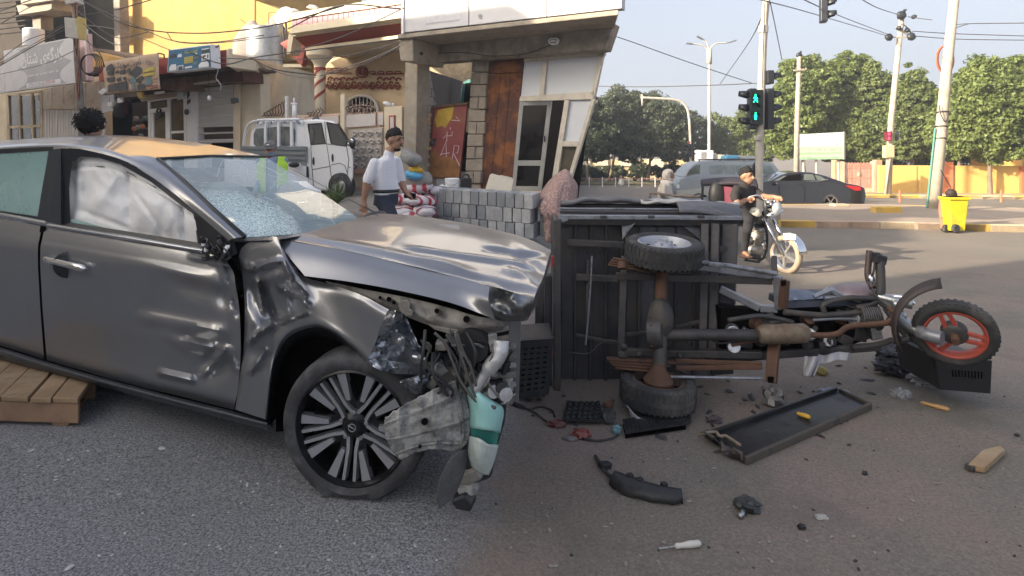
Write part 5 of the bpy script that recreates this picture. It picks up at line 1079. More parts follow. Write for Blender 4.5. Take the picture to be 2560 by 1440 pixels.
M_gloss=MATS['rim_black']
def spoke(pts,w0,w1,h,th,m,name):
 b=MB();n=len(pts)
 top=[];
 for i,(r_,a)in enumerate(pts):
  w=w0+(w1-w0)*i/(n-1);a2=pts[min(i+1,n-1)];a0_=pts[max(i-1,0)]
  p0=wp(r_,a,0);d=(wp(a2[0],a2[1],0)-wp(a0_[0],a0_[1],0)).normalized();s_=d.cross(wn).normalized()
  hh=h-.028*(1-r_/.25)**1.2
  top.append((p0+s_*w/2+wn*hh,p0-s_*w/2+wn*hh,p0+s_*(w/2+.004)+wn*(hh-th),p0-s_*(w/2+.004)+wn*(hh-th)))
 vs=[q for t in top for q in t];fs=[]
 for i in range(n-1):
  a_,c_=i*4,i*4+4;fs+=[(a_,c_,c_+1,a_+1),(a_+1,c_+1,c_+3,a_+3),(a_+2,c_+2,c_,a_),(a_+3,c_+3,c_+2,a_+2)]
 fs+=[(0,1,3,2),(n*4-4,n*4-2,n*4-1,n*4-3)]
 b.add(vs,fs);return b.build(name,m,wh)
for k in range(5):
 a0_=math.pi+k*2*math.pi/5+R(4)
 for s_ in(-1,1):
  pt=[(.050,a0_+s_*R(30)),(.075,a0_+s_*R(17)),(.11,a0_+s_*R(9.5)),(.243,a0_+s_*R(6))]
  spoke([(r_,a)for r_,a in pt],.016,.014,-.012,.03,M_mach,'spoke')
  spoke([(.05,a0_+s_*R(30)),(.243,a0_+s_*R(19.5))],.045,.034,-.030,.03,M_gloss,'spoke')
  spoke([(.118,a0_+s_*R(20.5)),(.244,a0_+s_*R(19.5))],.020,.042,-.013,.028,M_mach,'spoke')
b=MB();b.lathe([(.002,-.012),(.036,-.012),(.042,-.02),(.06,-.035),(.06,-.07)],wc,wn,32);b.build('hub_cap',M_gloss,wh,smooth=40)
b=MB();b.tube([wp(.017,a,-.009)for a in np.linspace(0,6.283,22)],.0022,6);b.bar(wp(.021,R(-62),-.009),wp(.021,R(118),-.009),.006,.004);b.build('hub_emblem',M_steel,wh,smooth=True)
for k in range(5):
 a=k*2*math.pi/5+R(2);b=MB();b.cyl(wp(.062,a,-.05),wp(.062,a,-.022),.010,n=10);b.build('wheel_nut',M_steel,wh,bevel=.002)
r=thing('wooden_pallet','weathered wooden pallet under the sill of the wrecked car','pallet',P(100,1060,3.4))
M_wood=mat('pallet_wood',(.30,.20,.115),.85,var=.25,vscale=3,bump=.5,bscale=20,dirt=((.42,.33,.21),.45,3.5))
M_wood2=mat('pallet_wood_side',(.27,.165,.10),.85,var=.25,vscale=4,bump=.5,bscale=25,dirt=((.12,.09,.075),.35,5))
c0=P(196,1068,3.36);c0.z=.035;ex=(P(-200,1060,3.42)-c0);ex.z=0;ex.normalize();ey=(P(272,980,4.05)-P(196,1068,3.36));ey.z=0;ey.normalize()
hz=.165
def pb(m,x0,x1,y0,y1,z0,z1,nm,jit=0):
 b=MB();p=[c0+ex*x+ey*y for x,y in((x0,y0),(x1,y0),(x1,y1),(x0,y1))]
 b.hexa([q+Vector((0,0,z0))for q in p]+[q+Vector((0,0,z1+rb.uniform(-jit,jit)))for q in p]);b.build(nm,m,r,bevel=.006)
k=0;x=0
while x<1.25:
 w_=(.155,.14,.17,.15,.16,.15,.16,.17)[k%8];pb(M_wood,x,x+w_-.006-(.01 if k%3==1 else 0),-.01-.01*(k%2),.78,hz-.028,hz,'plank',.004);x+=w_;k+=1
for y0,y1 in((0,.045),(.36,.40),(.72,.765)):pb(M_wood2,0,1.25,y0,y1,.02,hz-.03,'bearer')
for x0 in(.06,.50,.95):pb(M_wood2,x0,x0+.10,.01,.76,-.002,.02,'bottom_plank')
#  figures
class Fig:
 def __init__(s):s.mb=MB();s.seg=[]
 def limb(s,pts,rs,m,n=12):
  pts=[Vector(p)for p in pts];s.mb.tube(pts,list(rs),n)
  for i,p in enumerate(pts):s.mb.ell(p,rs[i]*1.0,None,10,7)
  for i in range(len(pts)-1):s.seg.append((pts[i],pts[i+1],rs[i],rs[i+1],m))
 def loft(s,rings,m,n=20):
  vs=[];k=len(rings)
  for c,a,b_,r_,f in rings:
   c=Vector(c)
   for j in range(n):
    t=2*math.pi*j/n;vs.append(c+Vector(r_)*(a*math.cos(t))+Vector(f)*(b_*math.sin(t)))
  fs=[(i*n+j,i*n+(j+1)%n,(i+1)*n+(j+1)%n,(i+1)*n+j)for i in range(k-1)for j in range(n)]+[tuple(range(n))[::-1],tuple(range((k-1)*n,k*n))]
  s.mb.add(vs,fs)
  for i in range(k-1):s.seg.append((Vector(rings[i][0]),Vector(rings[i+1][0]),(rings[i][1]+rings[i][2])/2,(rings[i+1][1]+rings[i+1][2])/2,m))
 def blob(s,c,r,m,rot=None):s.mb.ell(c,r,rot,14,10);rr=r if not isinstance(r,(tuple,list))else sum(r)/3;s.seg.append((Vector(c),Vector(c)+Vector((0,0,.001)),rr,rr,m))
 def build(s,name,mats,parent,vox=.012,it=3):
  me=bpy.data.meshes.new('body_tmp');me.from_pydata(s.mb.v,[],s.mb.f);o=bpy.data.objects.new('body_tmp',me);COL.objects.link(o)
  md=o.modifiers.new('r','REMESH');md.mode='VOXEL';md.voxel_size=vox;md.use_smooth_shade=True
  m2=o.modifiers.new('s','SMOOTH');m2.iterations=it;m2.factor=.5
  dg=bpy.context.evaluated_depsgraph_get();nm=bpy.data.meshes.new_from_object(o.evaluated_get(dg))
  bpy.data.objects.remove(o);bpy.data.meshes.remove(me);nm.name=name
  C=np.empty(len(nm.polygons)*3);nm.polygons.foreach_get('center',C);C=C.reshape(-1,3)
  best=np.full(len(C),1e9);mi=np.zeros(len(C),int)
  for a,b_,ra,rb_,m in s.seg:
   a=np.array(a);d=np.array(b_)-a;L2=max(1e-9,d@d);t=np.clip(((C-a)@d)/L2,0,1)
   ds=np.linalg.norm(C-(a+t[:,None]*d),axis=1)-(ra+(rb_-ra)*t);w=ds<best;best[w]=ds[w];mi[w]=m
  nm.materials.clear()
  for m in mats:nm.materials.append(m)
  nm.polygons.foreach_set('material_index',mi);nm.polygons.foreach_set('use_smooth',[True]*len(nm.polygons));nm.update()
  o=bpy.data.objects.new(name,nm);COL.objects.link(o);o.parent=parent
  if parent is not None:o.location=-parent.location
  return o
M_skin=mat('skin_tan',(.33,.18,.115),.55,var=.08,vscale=14,bump=.1)
M_hair=mat('black_hair',(.010,.009,.008),.85,var=.4,vscale=30,bump=.6,bscale=120)
def head(fig,c,f,up,s=1.0,m=0):
 f=Vector(f).normalized();up=(Vector(up)-f*f.dot(Vector(up))).normalized();r_=f.cross(up)
 M=Matrix((r_,f,up)).transposed();T=lambda x,y,z:Vector(c)+(r_*x+f*y+up*z)*s
 fig.blob(T(0,-.01,.025),(.074*s,.094*s,.098*s),m,M);fig.blob(T(0,.022,-.045),(.058*s,.066*s,.075*s),m,M)
 fig.blob(T(0,.05,-.095),(.032*s,.03*s,.026*s),m,M)
 fig.limb([T(0,.088,.02),T(0,.112,-.018)],[.011*s,.017*s],m,8)
 for q in(-1,1):fig.blob(T(.074*q,-.008,.0),(.012*s,.024*s,.034*s),m,M);fig.blob(T(.030*q,.078,.036),(.024*s,.014*s,.009*s),m,M)
 fig.blob(T(0,.083,-.055),(.024*s,.012*s,.008*s),m,M)
 return T,M
def face_parts(root,T,M,s,beard=0,brow=True):
 for q in(-1,1):
  b=MB();b.ell(T(.031*q,.079,.018),(.014*s,.008*s,.008*s),M,8,6);b.build('eye',plain('eye_dark',(.03,.02,.015),.3),root,smooth=True)
  if brow:b=MB();b.ell(T(.032*q,.086,.042),(.024*s,.008*s,.006*s),M,8,6);b.build('eyebrow',M_hair,root,smooth=True)
 if beard:
  b=MB();b.ell(T(0,.040,-.092),(.043*s,.044*s,.028*s),M,14,9,bump=.1,bs=8);b.build('beard',M_hair,root,smooth=True)
  b=MB();b.ell(T(0,.094,-.042),(.030*s,.010*s,.009*s),M,10,6);b.build('moustache',M_hair,root,smooth=True)
def hair_cap(root,T,M,s,vol=1.0,name='hair',m=None,fringe=.0):
 b=MB();n=26;g=[]
 for i in range(11):
  t=math.pi*.56*i/10;row=[]
  for j in range(n+1):
   a=2*math.pi*j/n;ca=math.sin(a)
   tm=.50*math.pi+.20*math.pi*max(0,-ca)-.085*math.pi*max(0,ca)**.7;tm+=.35*noise.noise(Vector((math.cos(a)*6,math.sin(a)*6,vol)))*.5;tt=tm*i/10;q=Vector((math.sin(tt)*math.cos(a),math.sin(tt)*math.sin(a),math.cos(tt)))
   k=(1+.07*noise.noise(q*9)*vol+.07*noise.noise(q*24)*vol)*(1-.07*(i/10)**4);row.append(T(q.x*.077*vol*k,q.y*.099*vol*k-.011,q.z*.106*vol*k+.030+.014*max(0,ca)))
  g.append(row)
 b.grid(g);return b.build(name,m or M_hair,root,smooth=True,solid=.006)
def hand(fig,p,d,side,m=0,s=1.0):
 d=Vector(d).normalized();side=(Vector(side)-d*d.dot(Vector(side))).normalized();nrm=d.cross(side)
 fig.limb([p,Vector(p)+d*.045*s,Vector(p)+d*.085*s],[.028*s,.036*s,.034*s],m,10)
 for k,(o_,L_)in enumerate(((-.028,.062),(-.010,.074),(.009,.070),(.027,.055))):
  b0=Vector(p)+d*.085*s+side*o_*s;fig.limb([b0,b0+d*L_*.55*s+nrm*.010*s,b0+d*L_*.9*s+nrm*.034*s],[.0105*s,.0095*s,.008*s],m,8)
 t0=Vector(p)+d*.03*s-side*.03*s;fig.limb([t0,t0+d*.035*s-side*.022*s+nrm*.012*s,t0+d*.065*s-side*.024*s+nrm*.03*s],[.014*s,.012*s,.009*s],m,8)
D=7.3;g0=gz_left(D)+.0;X0=(962-CX)/F*D
man=thing('person','person in white checked shirt and jeans walking with a phone in hand','person',(X0,D,g0))
k_=F/D
def mp(px,py,dy=0.0):return P(px,py,D)+Vector((0,dy,0))
M_shirt=None
def check_mat():
 m=mat('white_checked_shirt',(.70,.70,.74),.85,var=.03,bump=.25,bscale=16);n=m.node_tree.nodes;l=m.node_tree.links;b_=n['Principled BSDF']
 tc=n['Texture Coordinate'];acc=None
 for ax,sc in(('X',26),('Z',26)):
  w=n.new('ShaderNodeTexWave');w.bands_direction=ax;w.inputs['Scale'].default_value=sc/3.2;w.inputs['Distortion'].default_value=.6;l.new(tc.outputs['Object'],w.inputs['Vector'])
  q=n.new('ShaderNodeMath');q.operation='GREATER_THAN';q.inputs[1].default_value=.86;l.new(w.outputs['Fac'],q.inputs[0])
  if acc is None:acc=q.outputs[0]
  else:
   a=n.new('ShaderNodeMath');a.operation='ADD';a.use_clamp=True;l.new(acc,a.inputs[0]);l.new(q.outputs[0],a.inputs[1]);acc=a.outputs[0]
 mx=n.new('ShaderNodeMix');mx.data_type='RGBA';src=b_.inputs['Base Color'].links[0].from_socket;mul=n.new('ShaderNodeMath');mul.operation='MULTIPLY';mul.inputs[1].default_value=.07;l.new(acc,mul.inputs[0]);l.new(mul.outputs[0],mx.inputs['Factor']);l.new(src,mx.inputs['A']);mx.inputs['B'].default_value=(.30,.31,.36,1);l.new(mx.outputs['Result'],b_.inputs['Base Color']);return m
M_shirt=check_mat();M_jeans=mat('dark_jeans',(.030,.038,.060),.85,var=.25,vscale=7,bump=.3,bscale=40);M_shoe=plain('shoe_black',(.02,.02,.02),.5)
fw=Vector((.97,-.24,0)).normalized();rt=Vector((fw.y,-fw.x,0));rt=Vector((-.24,-.97,0)).normalized()
f=Fig()
hc=mp(986,351);T,Mh=head(f,hc,Vector((.93,-.34,-.12)),(0,0,1),1.10)
f.limb([mp(974,378),mp(970,398)],[.062,.07],0)
rings=[]
for(px,py,a,b_)in((969,392,.075,.07),(966,401,.175,.095),(963,418,.205,.115),(962,440,.20,.135),(963,460,.19,.15),(966,474,.178,.145),(966,486,.17,.13)):
 rings.append((mp(px,py),a,b_,rt,fw))
f.loft(rings,1)
sh=mp(951,407)+rt*.155;el=mp(938,452)+rt*.21;wr=mp(931,500)+rt*.22
f.limb([sh,(sh+el)*.5,el+(sh-el)*.12],[.064,.064,.064],1);f.limb([el+(sh-el)*.10,el,(el+wr)*.5,wr],[.05,.047,.042,.030],0);hand(f,wr,mp(936,530)-mp(931,500),fw,0,1.1)
sh2=mp(975,406)-rt*.17;el2=mp(984,452)-rt*.20;wr2=mp(1006,482)-rt*.10
f.limb([sh2,(sh2+el2)*.5,el2],[.075,.07,.065],1);f.limb([el2,(el2+wr2)*.5,wr2],[.047,.042,.030],0);hand(f,wr2,mp(1022,496)-mp(1006,482),Vector((.3,.9,.1)),0,1.1)
hz_=mp(966,486);kn=lambda x,y,o:Vector((X0+x,D+y,g0+o))
f.loft([(mp(966,478),.172,.132,rt,fw),(mp(966,494),.175,.14,rt,fw),(mp(964,512),.17,.145,rt,fw)],2)
f.limb([mp(968,505)+rt*.08,Vector((X0+.16,D-.12,g0+.50)),Vector((X0+.26,D-.13,g0+.09))],[.105,.075,.055],2)
f.limb([mp(960,505)-rt*.08,Vector((X0-.02,D+.08,g0+.50)),Vector((X0-.28,D+.09,g0+.12))],[.105,.075,.055],2)
for x,y,z in((.28,-.14,.045),(-.27,.08,.07)):f.limb([Vector((X0+x-.06,D+y,g0+z)),Vector((X0+x+.14,D+y-.03,g0+z-.01))],[.045,.038],3)
f.build('body',[M_skin,M_shirt,M_jeans,M_shoe],man,.011)
hair_cap(man,T,Mh,1.1);face_parts(man,T,Mh,1.1,beard=1)
b=MB();q=[(mp(966,476)+rt*(.178*math.cos(t))+fw*(.150*math.sin(t)))for t in np.linspace(0,6.283,28)];b.grid([[p+Vector((0,0,.018))for p in q],[p-Vector((0,0,.020))for p in q]]);b.build('belt',M_black,man,smooth=True,solid=.008)
ph=thing('mobile_phone','black mobile phone in the hand of the walking man','phone',mp(1018,492)-rt*.10);b=MB();c=mp(1018,490)-rt*.08;b.box(c,(.155,.012,.075),(0,.12,-.2));b.build('phone_body',plain('phone_black',(.01,.01,.012),.2),ph,bevel=.006)
D=9.0;g0=gz_left(D);X0=(680-CX)/F*D
wk=thing('person','person in grey cap and yellow safety vest behind the wrecked car','person',(X0,D,g0))
f=Fig();T,Mh=head(f,P(676,374,D),(.25,-.95,-.15),(0,0,1),1.0)
f.limb([P(677,390,D),P(679,402,D)],[.055,.06],1)
fw2=Vector((.25,-.97,0));rt2=Vector((-.97,-.25,0))
f.loft([(P(680,392,D),.08,.07,rt2,fw2),(P(681,398,D),.16,.10,rt2,fw2),(P(682,412,D),.19,.12,rt2,fw2),(P(684,450,D),.18,.13,rt2,fw2),(P(684,490,D),.17,.12,rt2,fw2),(P(684,510,D),.16,.12,rt2,fw2)],2)
for q in(-1,1):
 s0=P(681,402,D)+rt2*.17*q;f.limb([s0,s0+Vector((.02*q,-.03,-.28)),s0+Vector((.0,-.20,-.46))],[.06,.05,.035],2);hand(f,s0+Vector((0,-.2,-.46)),(0,-.6,-.5),rt2*q,0)
 f.limb([P(684,505,D)+rt2*.09*q,Vector((X0,D-.03,g0+.45))+rt2*.10*q,Vector((X0,D,g0+.06))+rt2*.10*q],[.09,.07,.05],3);f.limb([Vector((X0,D+.04,g0+.04))+rt2*.1*q,Vector((X0+.04,D-.14,g0+.035))+rt2*.1*q],[.045,.035],3)
f.build('body',[mat('skin_ruddy',(.36,.18,.13),.6,bump=.1),plain('scarf_maroon',(.10,.03,.04),.9),plain('shirt_blue',(.22,.28,.38),.85),plain('trousers_dark',(.05,.05,.06),.85)],wk,.013)
face_parts(wk,T,Mh,1.0)
b=MB();b.ell(T(0,.025,-.115),(.075,.085,.045),Mh,14,9);b.build('scarf',MATS['scarf_maroon'],wk,smooth=True)
cp=MB();g=[]
for i in range(9):
 t=math.pi*.52*i/8;g.append([T(.090*math.sin(t)*math.cos(a),.108*math.sin(t)*math.sin(a)-.008,.105*math.cos(t)+.030)for a in np.linspace(0,6.283,24)])
cp.grid(g);M_cap=mat('cap_grey',(.16,.15,.15),.9,var=.2,vscale=20,bump=.3);cp.build('cap',M_cap,wk,smooth=True,solid=.01)
b=MB();b.grid([[T(.075*math.cos(a),.09+.004,.045)for a in np.linspace(.1,3.04,12)],[T(.078*math.cos(a),.09+.085*math.sin(a),.022+.015*math.sin(a))for a in np.linspace(.1,3.04,12)]]);b.build('cap_peak',M_cap,wk,smooth=True,solid=.008)
b=MB();b.ell(T(.02,.10,.085),(.02,.008,.01),Mh,8,6);b.build('cap_mark',M_white,wk,smooth=True)
M_vest=mat('safety_yellow',(.50,.80,.06),.7,var=.05,bump=.1)
for q in(-1,1):
 g=[]
 for y in range(11):
  yy=391+y*9;w0,w1=(.085,.175)if y<2 else(.075,.215);g.append([P(682,yy,D)+rt2*(q*(w0+(w1-w0)*u))+fw2*((.15 if y>1 else.10)*math.cos(u*1.35)+.012)for u in np.linspace(0,1,7)])
 b=MB();b.grid(g);b.build('vest_panel',M_vest,wk,smooth=True,solid=.01)
D=5.75;g0=gz_left(D);X0=(229-CX)/F*D
ps=thing('person','person with curly black hair seen from behind over the car roof','person',(X0,D,g0))
f=Fig();T,Mh=head(f,P(229,312,D),(.25,.95,0),(0,0,1),1.12)
f.limb([P(229,330,D),P(229,352,D)],[.06,.065],0)
fw3=Vector((.25,.97,0));rt3=Vector((.97,-.25,0));z0=P(229,355,D)
f.loft([(z0,.08,.07,rt3,fw3),(z0-Vector((0,0,.05)),.18,.1,rt3,fw3),(z0-Vector((0,0,.2)),.21,.12,rt3,fw3),(z0-Vector((0,0,.45)),.18,.12,rt3,fw3),(z0-Vector((0,0,.62)),.18,.13,rt3,fw3)],1)
for q in(-1,1):
 s0=z0-Vector((0,0,.07))+rt3*.19*q;f.limb([s0,s0-Vector((0,0,.3)),s0-Vector((0,-.05,.55))],[.06,.05,.035],1);hand(f,s0-Vector((0,-.05,.55)),(0,.1,-1),fw3,0)
 f.limb([z0-Vector((0,0,.62))+rt3*.1*q,Vector((X0,D,g0+.5))+rt3*.1*q,Vector((X0,D,g0+.06))+rt3*.1*q],[.1,.075,.05],2);f.limb([Vector((X0,D-.04,g0+.04))+rt3*.1*q,Vector((X0,D+.16,g0+.035))+rt3*.1*q],[.045,.035],2)
f.build('body',[M_skin,plain('shirt_dark',(.05,.05,.06),.9),plain('trousers_black',(.03,.03,.035),.9)],ps,.014)
b=MB();b.ell(T(0,-.018,.022),(.103,.122,.118),Mh,40,28,bump=.16,bs=7,seed=5);b.build('hair',M_hair,ps,smooth=True)
b=MB();rb=random.Random(4)
for k in range(150):
 a,t=rb.uniform(0,6.28),math.acos(rb.uniform(-.45,1));q=Vector((math.sin(t)*math.cos(a)*.106,math.sin(t)*math.sin(a)*.122-.018,math.cos(t)*.120+.022));b.tube([T(*q)+Vector((rb.uniform(-1,1),rb.uniform(-1,1),rb.uniform(-1,1)))*.012*i for i in range(3)],[.006,.005,.002],4)
b.build('hair_curls',M_hair,ps,kind='stuff')
#  white double cab pickup by the house
M_tw=mat('truck_white',(.84,.85,.87),.3,var=.03,vscale=3,bump=.02,coat=.5,dirt=((.52,.50,.47),.16,3))
M_gl=mat('truck_glass',(.05,.055,.055),.04,bump=0,spec=.8,alpha=.72)
tr=thing('pickup_truck','white double cab pickup truck parked by the courtyard gate','truck',P(760,500,14))
tD=lambda px:14.9-(px-700)/185*1.3
tin=Vector((-.42,.91,0))*1.55*1.0
def tp(px,py,o=0):return P(px,py,tD(px)+o)
cabo=[(757,300),(790,297),(834,302),(850,318),(868,345),(881,372),(884,400),(884,440),(878,462),(866,466),(864,449),(856,440),(842,440),(834,455),(832,480),(800,476),(772,462),(768,420),(766,370),(760,330)]
b=MB();b.prism([tp(*q)for q in cabo],Vector((-.55,1.35,0)));b.build('cab',M_tw,tr,bevel=.05,smooth=40)
bl,br,tl,trp=(625,400),(764,440),(640,302),(758,298)
RW=[P(618,430,15.6),P(768,440,tD(768)+.02),P(760,318,tD(760)+.03),P(750,299,tD(756)+.1),P(660,300,15.4),P(640,306,15.55),P(626,330,15.6)]
b=MB();b.prism(RW,Vector((.12,.5,0)));b.build('cab_rear_wall',M_tw,tr,bevel=.04,smooth=40)
b=MB();b.prism([P(x,y,15.6-(x-620)/148*1.18-.02)for x,y in((634,335),(640,322),(700,316),(730,317),(736,326),(736,352),(728,362),(640,366),(634,360))],Vector((.01,.03,0)));b.build('rear_window',mat('truck_rear_glass',(.16,.17,.17),.05,var=.6,vscale=2.5,bump=0),tr)
for x in(662,695,727):
 b=MB();b.prism([P(xx,y,15.6-(xx-620)/148*1.18-.12)for xx,y in((x-3,304),(x+3,304),(x+3.5,368),(x-2.5,368))],Vector((.02,.06,0)));b.build('guard_bar',M_tw,tr,bevel=.008)
b=MB();b.tube(smooth_path([P(608,368,15.8),P(612,335,15.7),P(622,312,15.6),P(645,301,15.3),P(700,299,14.9),P(750,298,14.4)],24),.035,8);b.build('roof_bar',M_tw,tr,smooth=True)
for k in range(7):
 x=640+k*17;b=MB();b.tube([P(x,300,15.3-k*.12),P(x+5,308,15.28-k*.12)],.03,6);b.build('roof_lug',plain('lug_grey',(.45,.47,.5),.5),tr,smooth=True)
bedside=[(600,365),(768,412),(768,424),(700,414),(606,378)]
b=MB();b.prism([P(601,366,15.0),P(766,366,tD(764)-.07),P(766,415,tD(764)-.07),P(601,400,15.0)],Vector((.03,.05,0)));b.build('bed_front_panel',mat('bed_grey',(.26,.29,.30),.45,.3,var=.1,vscale=4,bump=.1,dirt=((.35,.33,.3),.3,4)),tr)
for y in(372,384,396):
 b=MB();b.prism([P(606,y,14.95),P(762,y+2,tD(762)-.10),P(762,y+4,tD(762)-.10),P(606,y+2,14.95)],Vector((.02,.03,0)));b.build('bed_rib',plain('bed_rib',(.20,.23,.24),.5,.3),tr)
b=MB();b.prism([P(560,398,14.9),P(770,408,tD(770)-.02),P(770,462,tD(770)-.02),P(560,470,14.9)],Vector((.02,.06,0)));b.build('bed_side',M_tw,tr,bevel=.02)
b=MB();b.prism([P(600,420,14.95),P(766,412,tD(766)-.05),P(766,416,tD(766)-.05),P(600,424,14.95)],Vector((.01,.03,0)));b.build('bed_rail',M_tw,tr,bevel=.01)
b=MB();b.prism([tp(764,416,-.04),tp(769,416,-.04),tp(770,444,-.04),tp(766,444,-.04)],Vector((.01,.03,0)));b.build('bed_latch',M_trim,tr)
b=MB();b.hexa([P(560,470,15.0),P(770,462,tD(770)+.1),P(800,440,16.2),P(600,440,17)]+[P(560,455,15.0),P(770,448,tD(770)+.1),P(800,425,16.2),P(600,425,17)]);b.build('chassis',M_dark,tr)
for nm,pts in(('rear_side_window',[(770,311),(803,308),(814,358),(778,361)]),('front_side_window',[(817,306),(842,311),(860,340),(868,352),(866,364),(828,358)])):
 b=MB();b.prism([tp(x,y,-.012)for x,y in pts],Vector((.005,.02,0)));b.build(nm,M_gl,tr)
 b=MB();b.tube([tp(x,y,-.012)for x,y in pts+pts[:1]],.018,6);b.build('window_seal',M_trim,tr)
b=MB();b.prism([tp(x,y,-.008)for x,y in((846,308),(852,317),(872,350),(868,352),(860,340),(843,312))],Vector((.005,.02,0)));b.build('door_pillar',M_trim,tr)
for pts in([(812,303),(817,360),(824,408),(829,450)],[(770,310),(777,362),(780,420),(784,466)],[(866,364),(872,400),(868,440)],[(778,362),(812,359),(866,366)],[(829,412),(850,408),(862,414),(868,432)],[(782,424),(828,415)]):
 b=MB();b.tube([tp(x,y,-.006)for x,y in pts],.010,5);b.build('door_seam',plain('seam_grey',(.16,.165,.17),.6),tr)
for x,y in((784,403),(832,395)):
 b=MB();b.ell(tp(x,y,-.01),(.032,.02,.10),(0,-.05,0));b.build('door_handle',M_trim,tr,smooth=True)
b=MB();b.ell(P(881,358,13.3),(.075,.06,.13));b.build('wing_mirror',M_trim,tr,smooth=True);b=MB();b.ell(P(880,352,13.25),(.04,.02,.05));b.build('mirror_glass',M_chrome,tr,smooth=True);b=MB();b.tube([P(868,352,13.5),P(880,358,13.35)],.02,6);b.tube([P(868,362,13.5),P(880,366,13.35)],.02,6);b.build('mirror_arm',M_trim,tr)
wcn=P(848,466,13.72);wz=Vector((-.36,-.93,0)).normalized()
b=MB();b.lathe([(.18,.02),(.27,.03),(.305,0),(.31,-.08),(.30,-.2),(.18,-.2)],wcn,wz,32,caps=False);b.build('tyre',M_rubber,tr,smooth=50)
b=MB();b.lathe([(.002,-.03),(.05,-.01),(.13,-.05),(.18,.0),(.19,.02)],wcn,wz,32,caps=False);b.build('rim',M_steel,tr,smooth=50)
wc2=P(640,500,15.2);b=MB();b.lathe([(.01,0),(.27,.03),(.305,0),(.31,-.08),(.30,-.2),(.01,-.2)],wc2,wz,32);b.build('tyre',M_rubber,tr,smooth=50)
b=MB();b.tube([tp(x,y,-.01)for x,y in((832,480),(834,455),(842,442),(852,440),(862,448),(866,464))],.02,6);b.build('arch_edge',M_trim,tr)
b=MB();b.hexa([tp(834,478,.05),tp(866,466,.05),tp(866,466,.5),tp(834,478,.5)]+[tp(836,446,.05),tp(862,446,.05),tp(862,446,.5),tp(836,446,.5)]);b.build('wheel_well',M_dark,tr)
b=MB();b.ell(tp(874,418,-.02),(.02,.01,.015));b.build('side_lamp',plain('lamp_orange',(.5,.16,.03),.3),tr)
b=MB();c=P(790,340,14.4);b.ell(c,(.16,.12,.28));b.ell(c+Vector((0,0,.36)),(.1,.06,.12));b.build('seat',plain('seat_grey',(.12,.12,.115),.8),tr,smooth=True)
b=MB();b.ell(P(735,412,14.3),(.13,.1,.07));b.build('load',M_black,tr,smooth=True)
pl=thing('spiky_plant','spiky green yucca plant beside the truck front wheel','plant',P(840,520,10.5))
rb=random.Random(8);M_leaf=mat('yucca_leaf',(.12,.17,.055),.6,var=.3,vscale=5,bump=.1)
base=P(838,512,10.5)
for k in range(70):
 a=rb.uniform(0,6.28);t=rb.uniform(.12,1.35);L_=rb.uniform(.28,.47);d=Vector((math.cos(a)*math.sin(t),math.sin(a)*math.sin(t),math.cos(t)))
 s_=d.cross(Vector((.1,.2,1))).normalized()*.012;b0=base+d*.05;p1=b0+d*L_*.6+Vector((0,0,-.02));p2=b0+d*L_+Vector((0,0,-.06*t))
 b=MB();b.add([b0-s_,b0+s_,p1+s_*1.1,p1-s_*1.1,p2],[(0,1,2,3),(3,2,4)]);b.build('leaf',M_leaf,pl)
b=MB();b.cyl(base-Vector((0,0,.35)),base,.07,.05,10);b.build('trunk',plain('yucca_trunk',(.16,.11,.07),.9,bump=.4),pl)
#  the junction on the right
def PG(px,D,h=0.0):q=P(px,0,D);return Vector((q.x,D,gz_right(D)+h))
def pxs(D):return F/D
M_kerby=mat('kerb_yellow',(.60,.38,.07),.85,var=.15,vscale=5,bump=.4,dirt=((.40,.32,.22),.4,3))
M_kerbc=mat('kerb_cream',(.58,.46,.31),.9,var=.12,vscale=5,bump=.4,dirt=((.42,.34,.25),.4,3))
M_kerbp=mat('kerb_bare',(.46,.33,.25),.9,var=.15,vscale=5,bump=.5,dirt=((.36,.29,.23),.4,3))
M_isl=mat('island_paving',(.36,.28,.21),.95,var=.15,vscale=2,bump=.4,bscale=12,dirt=((.26,.21,.17),.4,1))
KH=.17
def kerb_run(name,pts,h,w,mats,L_=1.0):
 out=[]
 for i in range(len(pts)-1):
  a,c=Vector(pts[i]),Vector(pts[i+1]);n=max(1,round((c-a).length/L_));d=(c-a)/n;u=d.normalized();nrm=Vector((-u.y,u.x,0))
  for k in range(n):
   p=a+d*k;q=a+d*(k+1)-u*.012;b=MB()
   b.hexa([p-Vector((0,0,.25)),q-Vector((0,0,.25)),q+nrm*w-Vector((0,0,.25)),p+nrm*w-Vector((0,0,.25)),p+Vector((0,0,h)),q+Vector((0,0,h)),q+nrm*w+Vector((0,0,h)),p+nrm*w+Vector((0,0,h))])
   out.append(b.build('kerb_stone',mats[len(out)%len(mats)],None,bevel=.015))
 return out
isl_near=[(1952,15.7),(2040,15.6),(2200,15.35),(2380,14.9),(2480,14.6),(2700,14.2)]
isl_far=[(2700,19.5),(2480,21.0),(2250,22.2),(2110,22.8),(1950,22.6)]
b=MB();top=[PG(x,D,KH-.01)for x,D in isl_near+isl_far];b.prism([q-Vector((0,0,.3))for q in top],(0,0,.3))
isl=struct(b.build('traffic_island',M_isl))
mats_=[M_kerby,M_kerbp,M_kerbp,M_kerbc,M_kerbp,M_kerby,M_kerbc,M_kerby,M_kerbp,M_kerby,M_kerbc]
ks=kerb_run('kerb',[PG(x,D)for x,D in isl_near],KH,.22,mats_)
ks+=kerb_run('kerb',[PG(x,D)for x,D in isl_far[::1]],KH,.2,[M_kerbp,M_kerbc,M_kerby],1.6)
for k_o in ks:
 k_o.parent=isl
b=MB();b.box(PG(2215,18.6,KH+.06),(.9,.25,.22),(0,0,.1));o_=b.build('kerb_stone',M_kerby,isl,bevel=.02)
